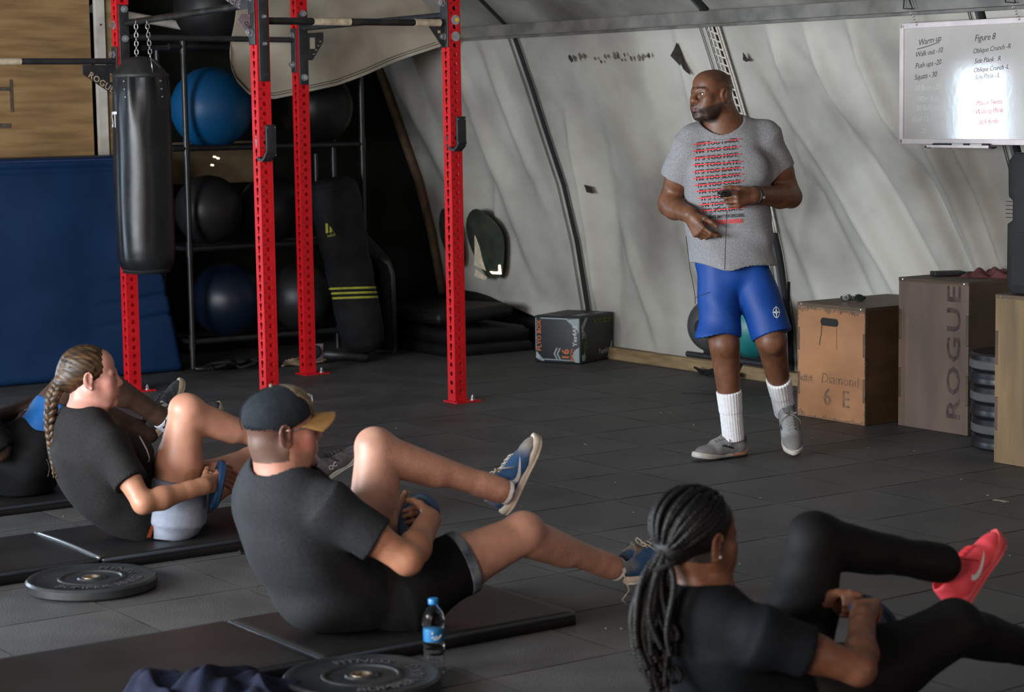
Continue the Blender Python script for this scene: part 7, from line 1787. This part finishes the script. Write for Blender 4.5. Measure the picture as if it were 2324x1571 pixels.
d4 = nrm(atV(2296, 1188, 4.10) - atV(2172, 1388, 4.05)); h4 = atV(2176, 1392, 4.04); shoe(w4, h4, h4 + d4, nrm(np.array((-.80, -.25, .50))), .288, pink, pink_s, pink_l, logo=(sw_w, 'swoosh'))
d4 = nrm(np.array((.75, .35, .55))); h4 = aN + np.array((.03, .01, -.07)); shoe(w4, h4, h4 + d4, nrm(np.array((-.5, -.2, .8))), .26, pink, pink_s, pink_l, logo=(sw_w, 'swoosh'))
small_plate(atV(1988, 1408, 3.95), nrm(np.array((.55, -.35, .72))), .085, .024, 'small navy weight plate held by the woman with black braids', pe, mat('plate_navy_face', (.006, .02, .045), rough=.4))
MB().sphere(Vector(HL4(.083, -.006, -.034)), .004, seg=10, ring=6).build('earring', p_wh, w4, smooth=True)
# braids: from the hairline over the head to a gathered bunch, then down the back
bm_ = mat('black_braid', (.002, .0022, .0026), (.006, .0068, .008), spec=.3, rough=.45, scale=90, bump=.3, bscale=200)
gat = np.array((.0, -.130, -.030)); mb = MB(); r = random.Random(4); ER = np.array((.0845, .107, .090)); EC = np.array((0, -.027, .040))
def braid(mb, pts, r0):
    pts = np.array(pts); n = len(pts); L_ = np.concatenate([[0], np.cumsum(np.linalg.norm(np.diff(pts, axis=0), axis=1))]); m = max(8, int(L_[-1] / .0035)); s_ = np.linspace(0, L_[-1], m); P = np.stack([np.interp(s_, L_, pts[:, k]) for k in range(3)], -1)
    mb.tube(P, [r0 * (1 + .22 * math.sin(q * 700)) * (1 - .25 * (i / m) ** 3) for i, q in enumerate(s_)], seg=6)
for row in range(3):
    for i in range(15 - row * 2):
        n_ = 15 - row * 2; f0 = -1.35 + 2.7 * i / (n_ - 1); st_ = np.array((math.sin(f0), math.cos(f0) * (.48 - .36 * row), .80 - .36 * abs(f0) + .10 * row)); st_ = st_ / np.linalg.norm(st_); en = nrm((gat - EC) / ER) + np.array((.25 * math.sin(f0), 0, .3 * r.uniform(-.5, .5)))
        en = en / np.linalg.norm(en); pts = []
        for t in np.linspace(0, 1, 14):
            v_ = st_ * (1 - t) + en * t; v_ = v_ / np.linalg.norm(v_) * (1.02 + .035 * row + .05 * t); pts.append(HL4(*(EC + ER * v_)))
        pts.append(HL4(*gat)); braid(mb, pts, .0074)
gw = HL4(*gat)
Th = Sd(); Th.ell(HL4(*EC), list(ER * .985), hR4, .01); Th.ell(HL4(0, -.10, -.02), [.045, .04, .045], hR4, .03); Th.plane(hR4 @ nrm((0, .85, -.42)), HL4(0, .036, .080)); Th.plane(hR4 @ nrm((0, .30, -1)), HL4(0, -.02, -.035))
for sx in (-1, 1): Th.ell(HL4(sx * .092, -.008, -.012), [.022, .030, .040], hR4, .008, 's')
sd_obj(Th, 'hair_base', hc4 - .22, hc4 + .17, .004, bm_, w4)
for i in range(34):
    a = r.uniform(-1, 1); b = r.uniform(-1, 1); ln_ = r.uniform(.20, .345); w0 = r.uniform(0, 6.28); pts = []; base = gw
    for t in np.linspace(0, 1, 16):
        sp_ = math.sin(min(1, t * 1.6) * 1.57) * (1 - .35 * t); pts.append(base + np.array((-.024 * math.sin(t * 2.6) - .002 * t + .060 * a * sp_ + .010 * math.sin(6 * t + w0), -.005 + .03 * b * sp_ - .03 * t, .01 - ln_ * t + .012 * math.sin(5 * t + w0))))
    if i % 3 == 0:
        e = pts[-1]; pts += [e + np.array((.02 * math.sin(t), .01, -.012 * math.sin(t) + .02 * (1 - math.cos(t)))) for t in np.linspace(.3, 3, 6)]
    braid(mb, pts, .0086)
mb.build('braids', bm_, w4, smooth=True)
MB().tube([gw + np.array((.034 * math.cos(t), .030 * math.sin(t), -.028 + .012 * math.cos(t))) for t in np.linspace(0, 2 * math.pi, 20, endpoint=False)], .007, seg=8, closed=True).build('hair_tie', seam_black, w4, smooth=True)
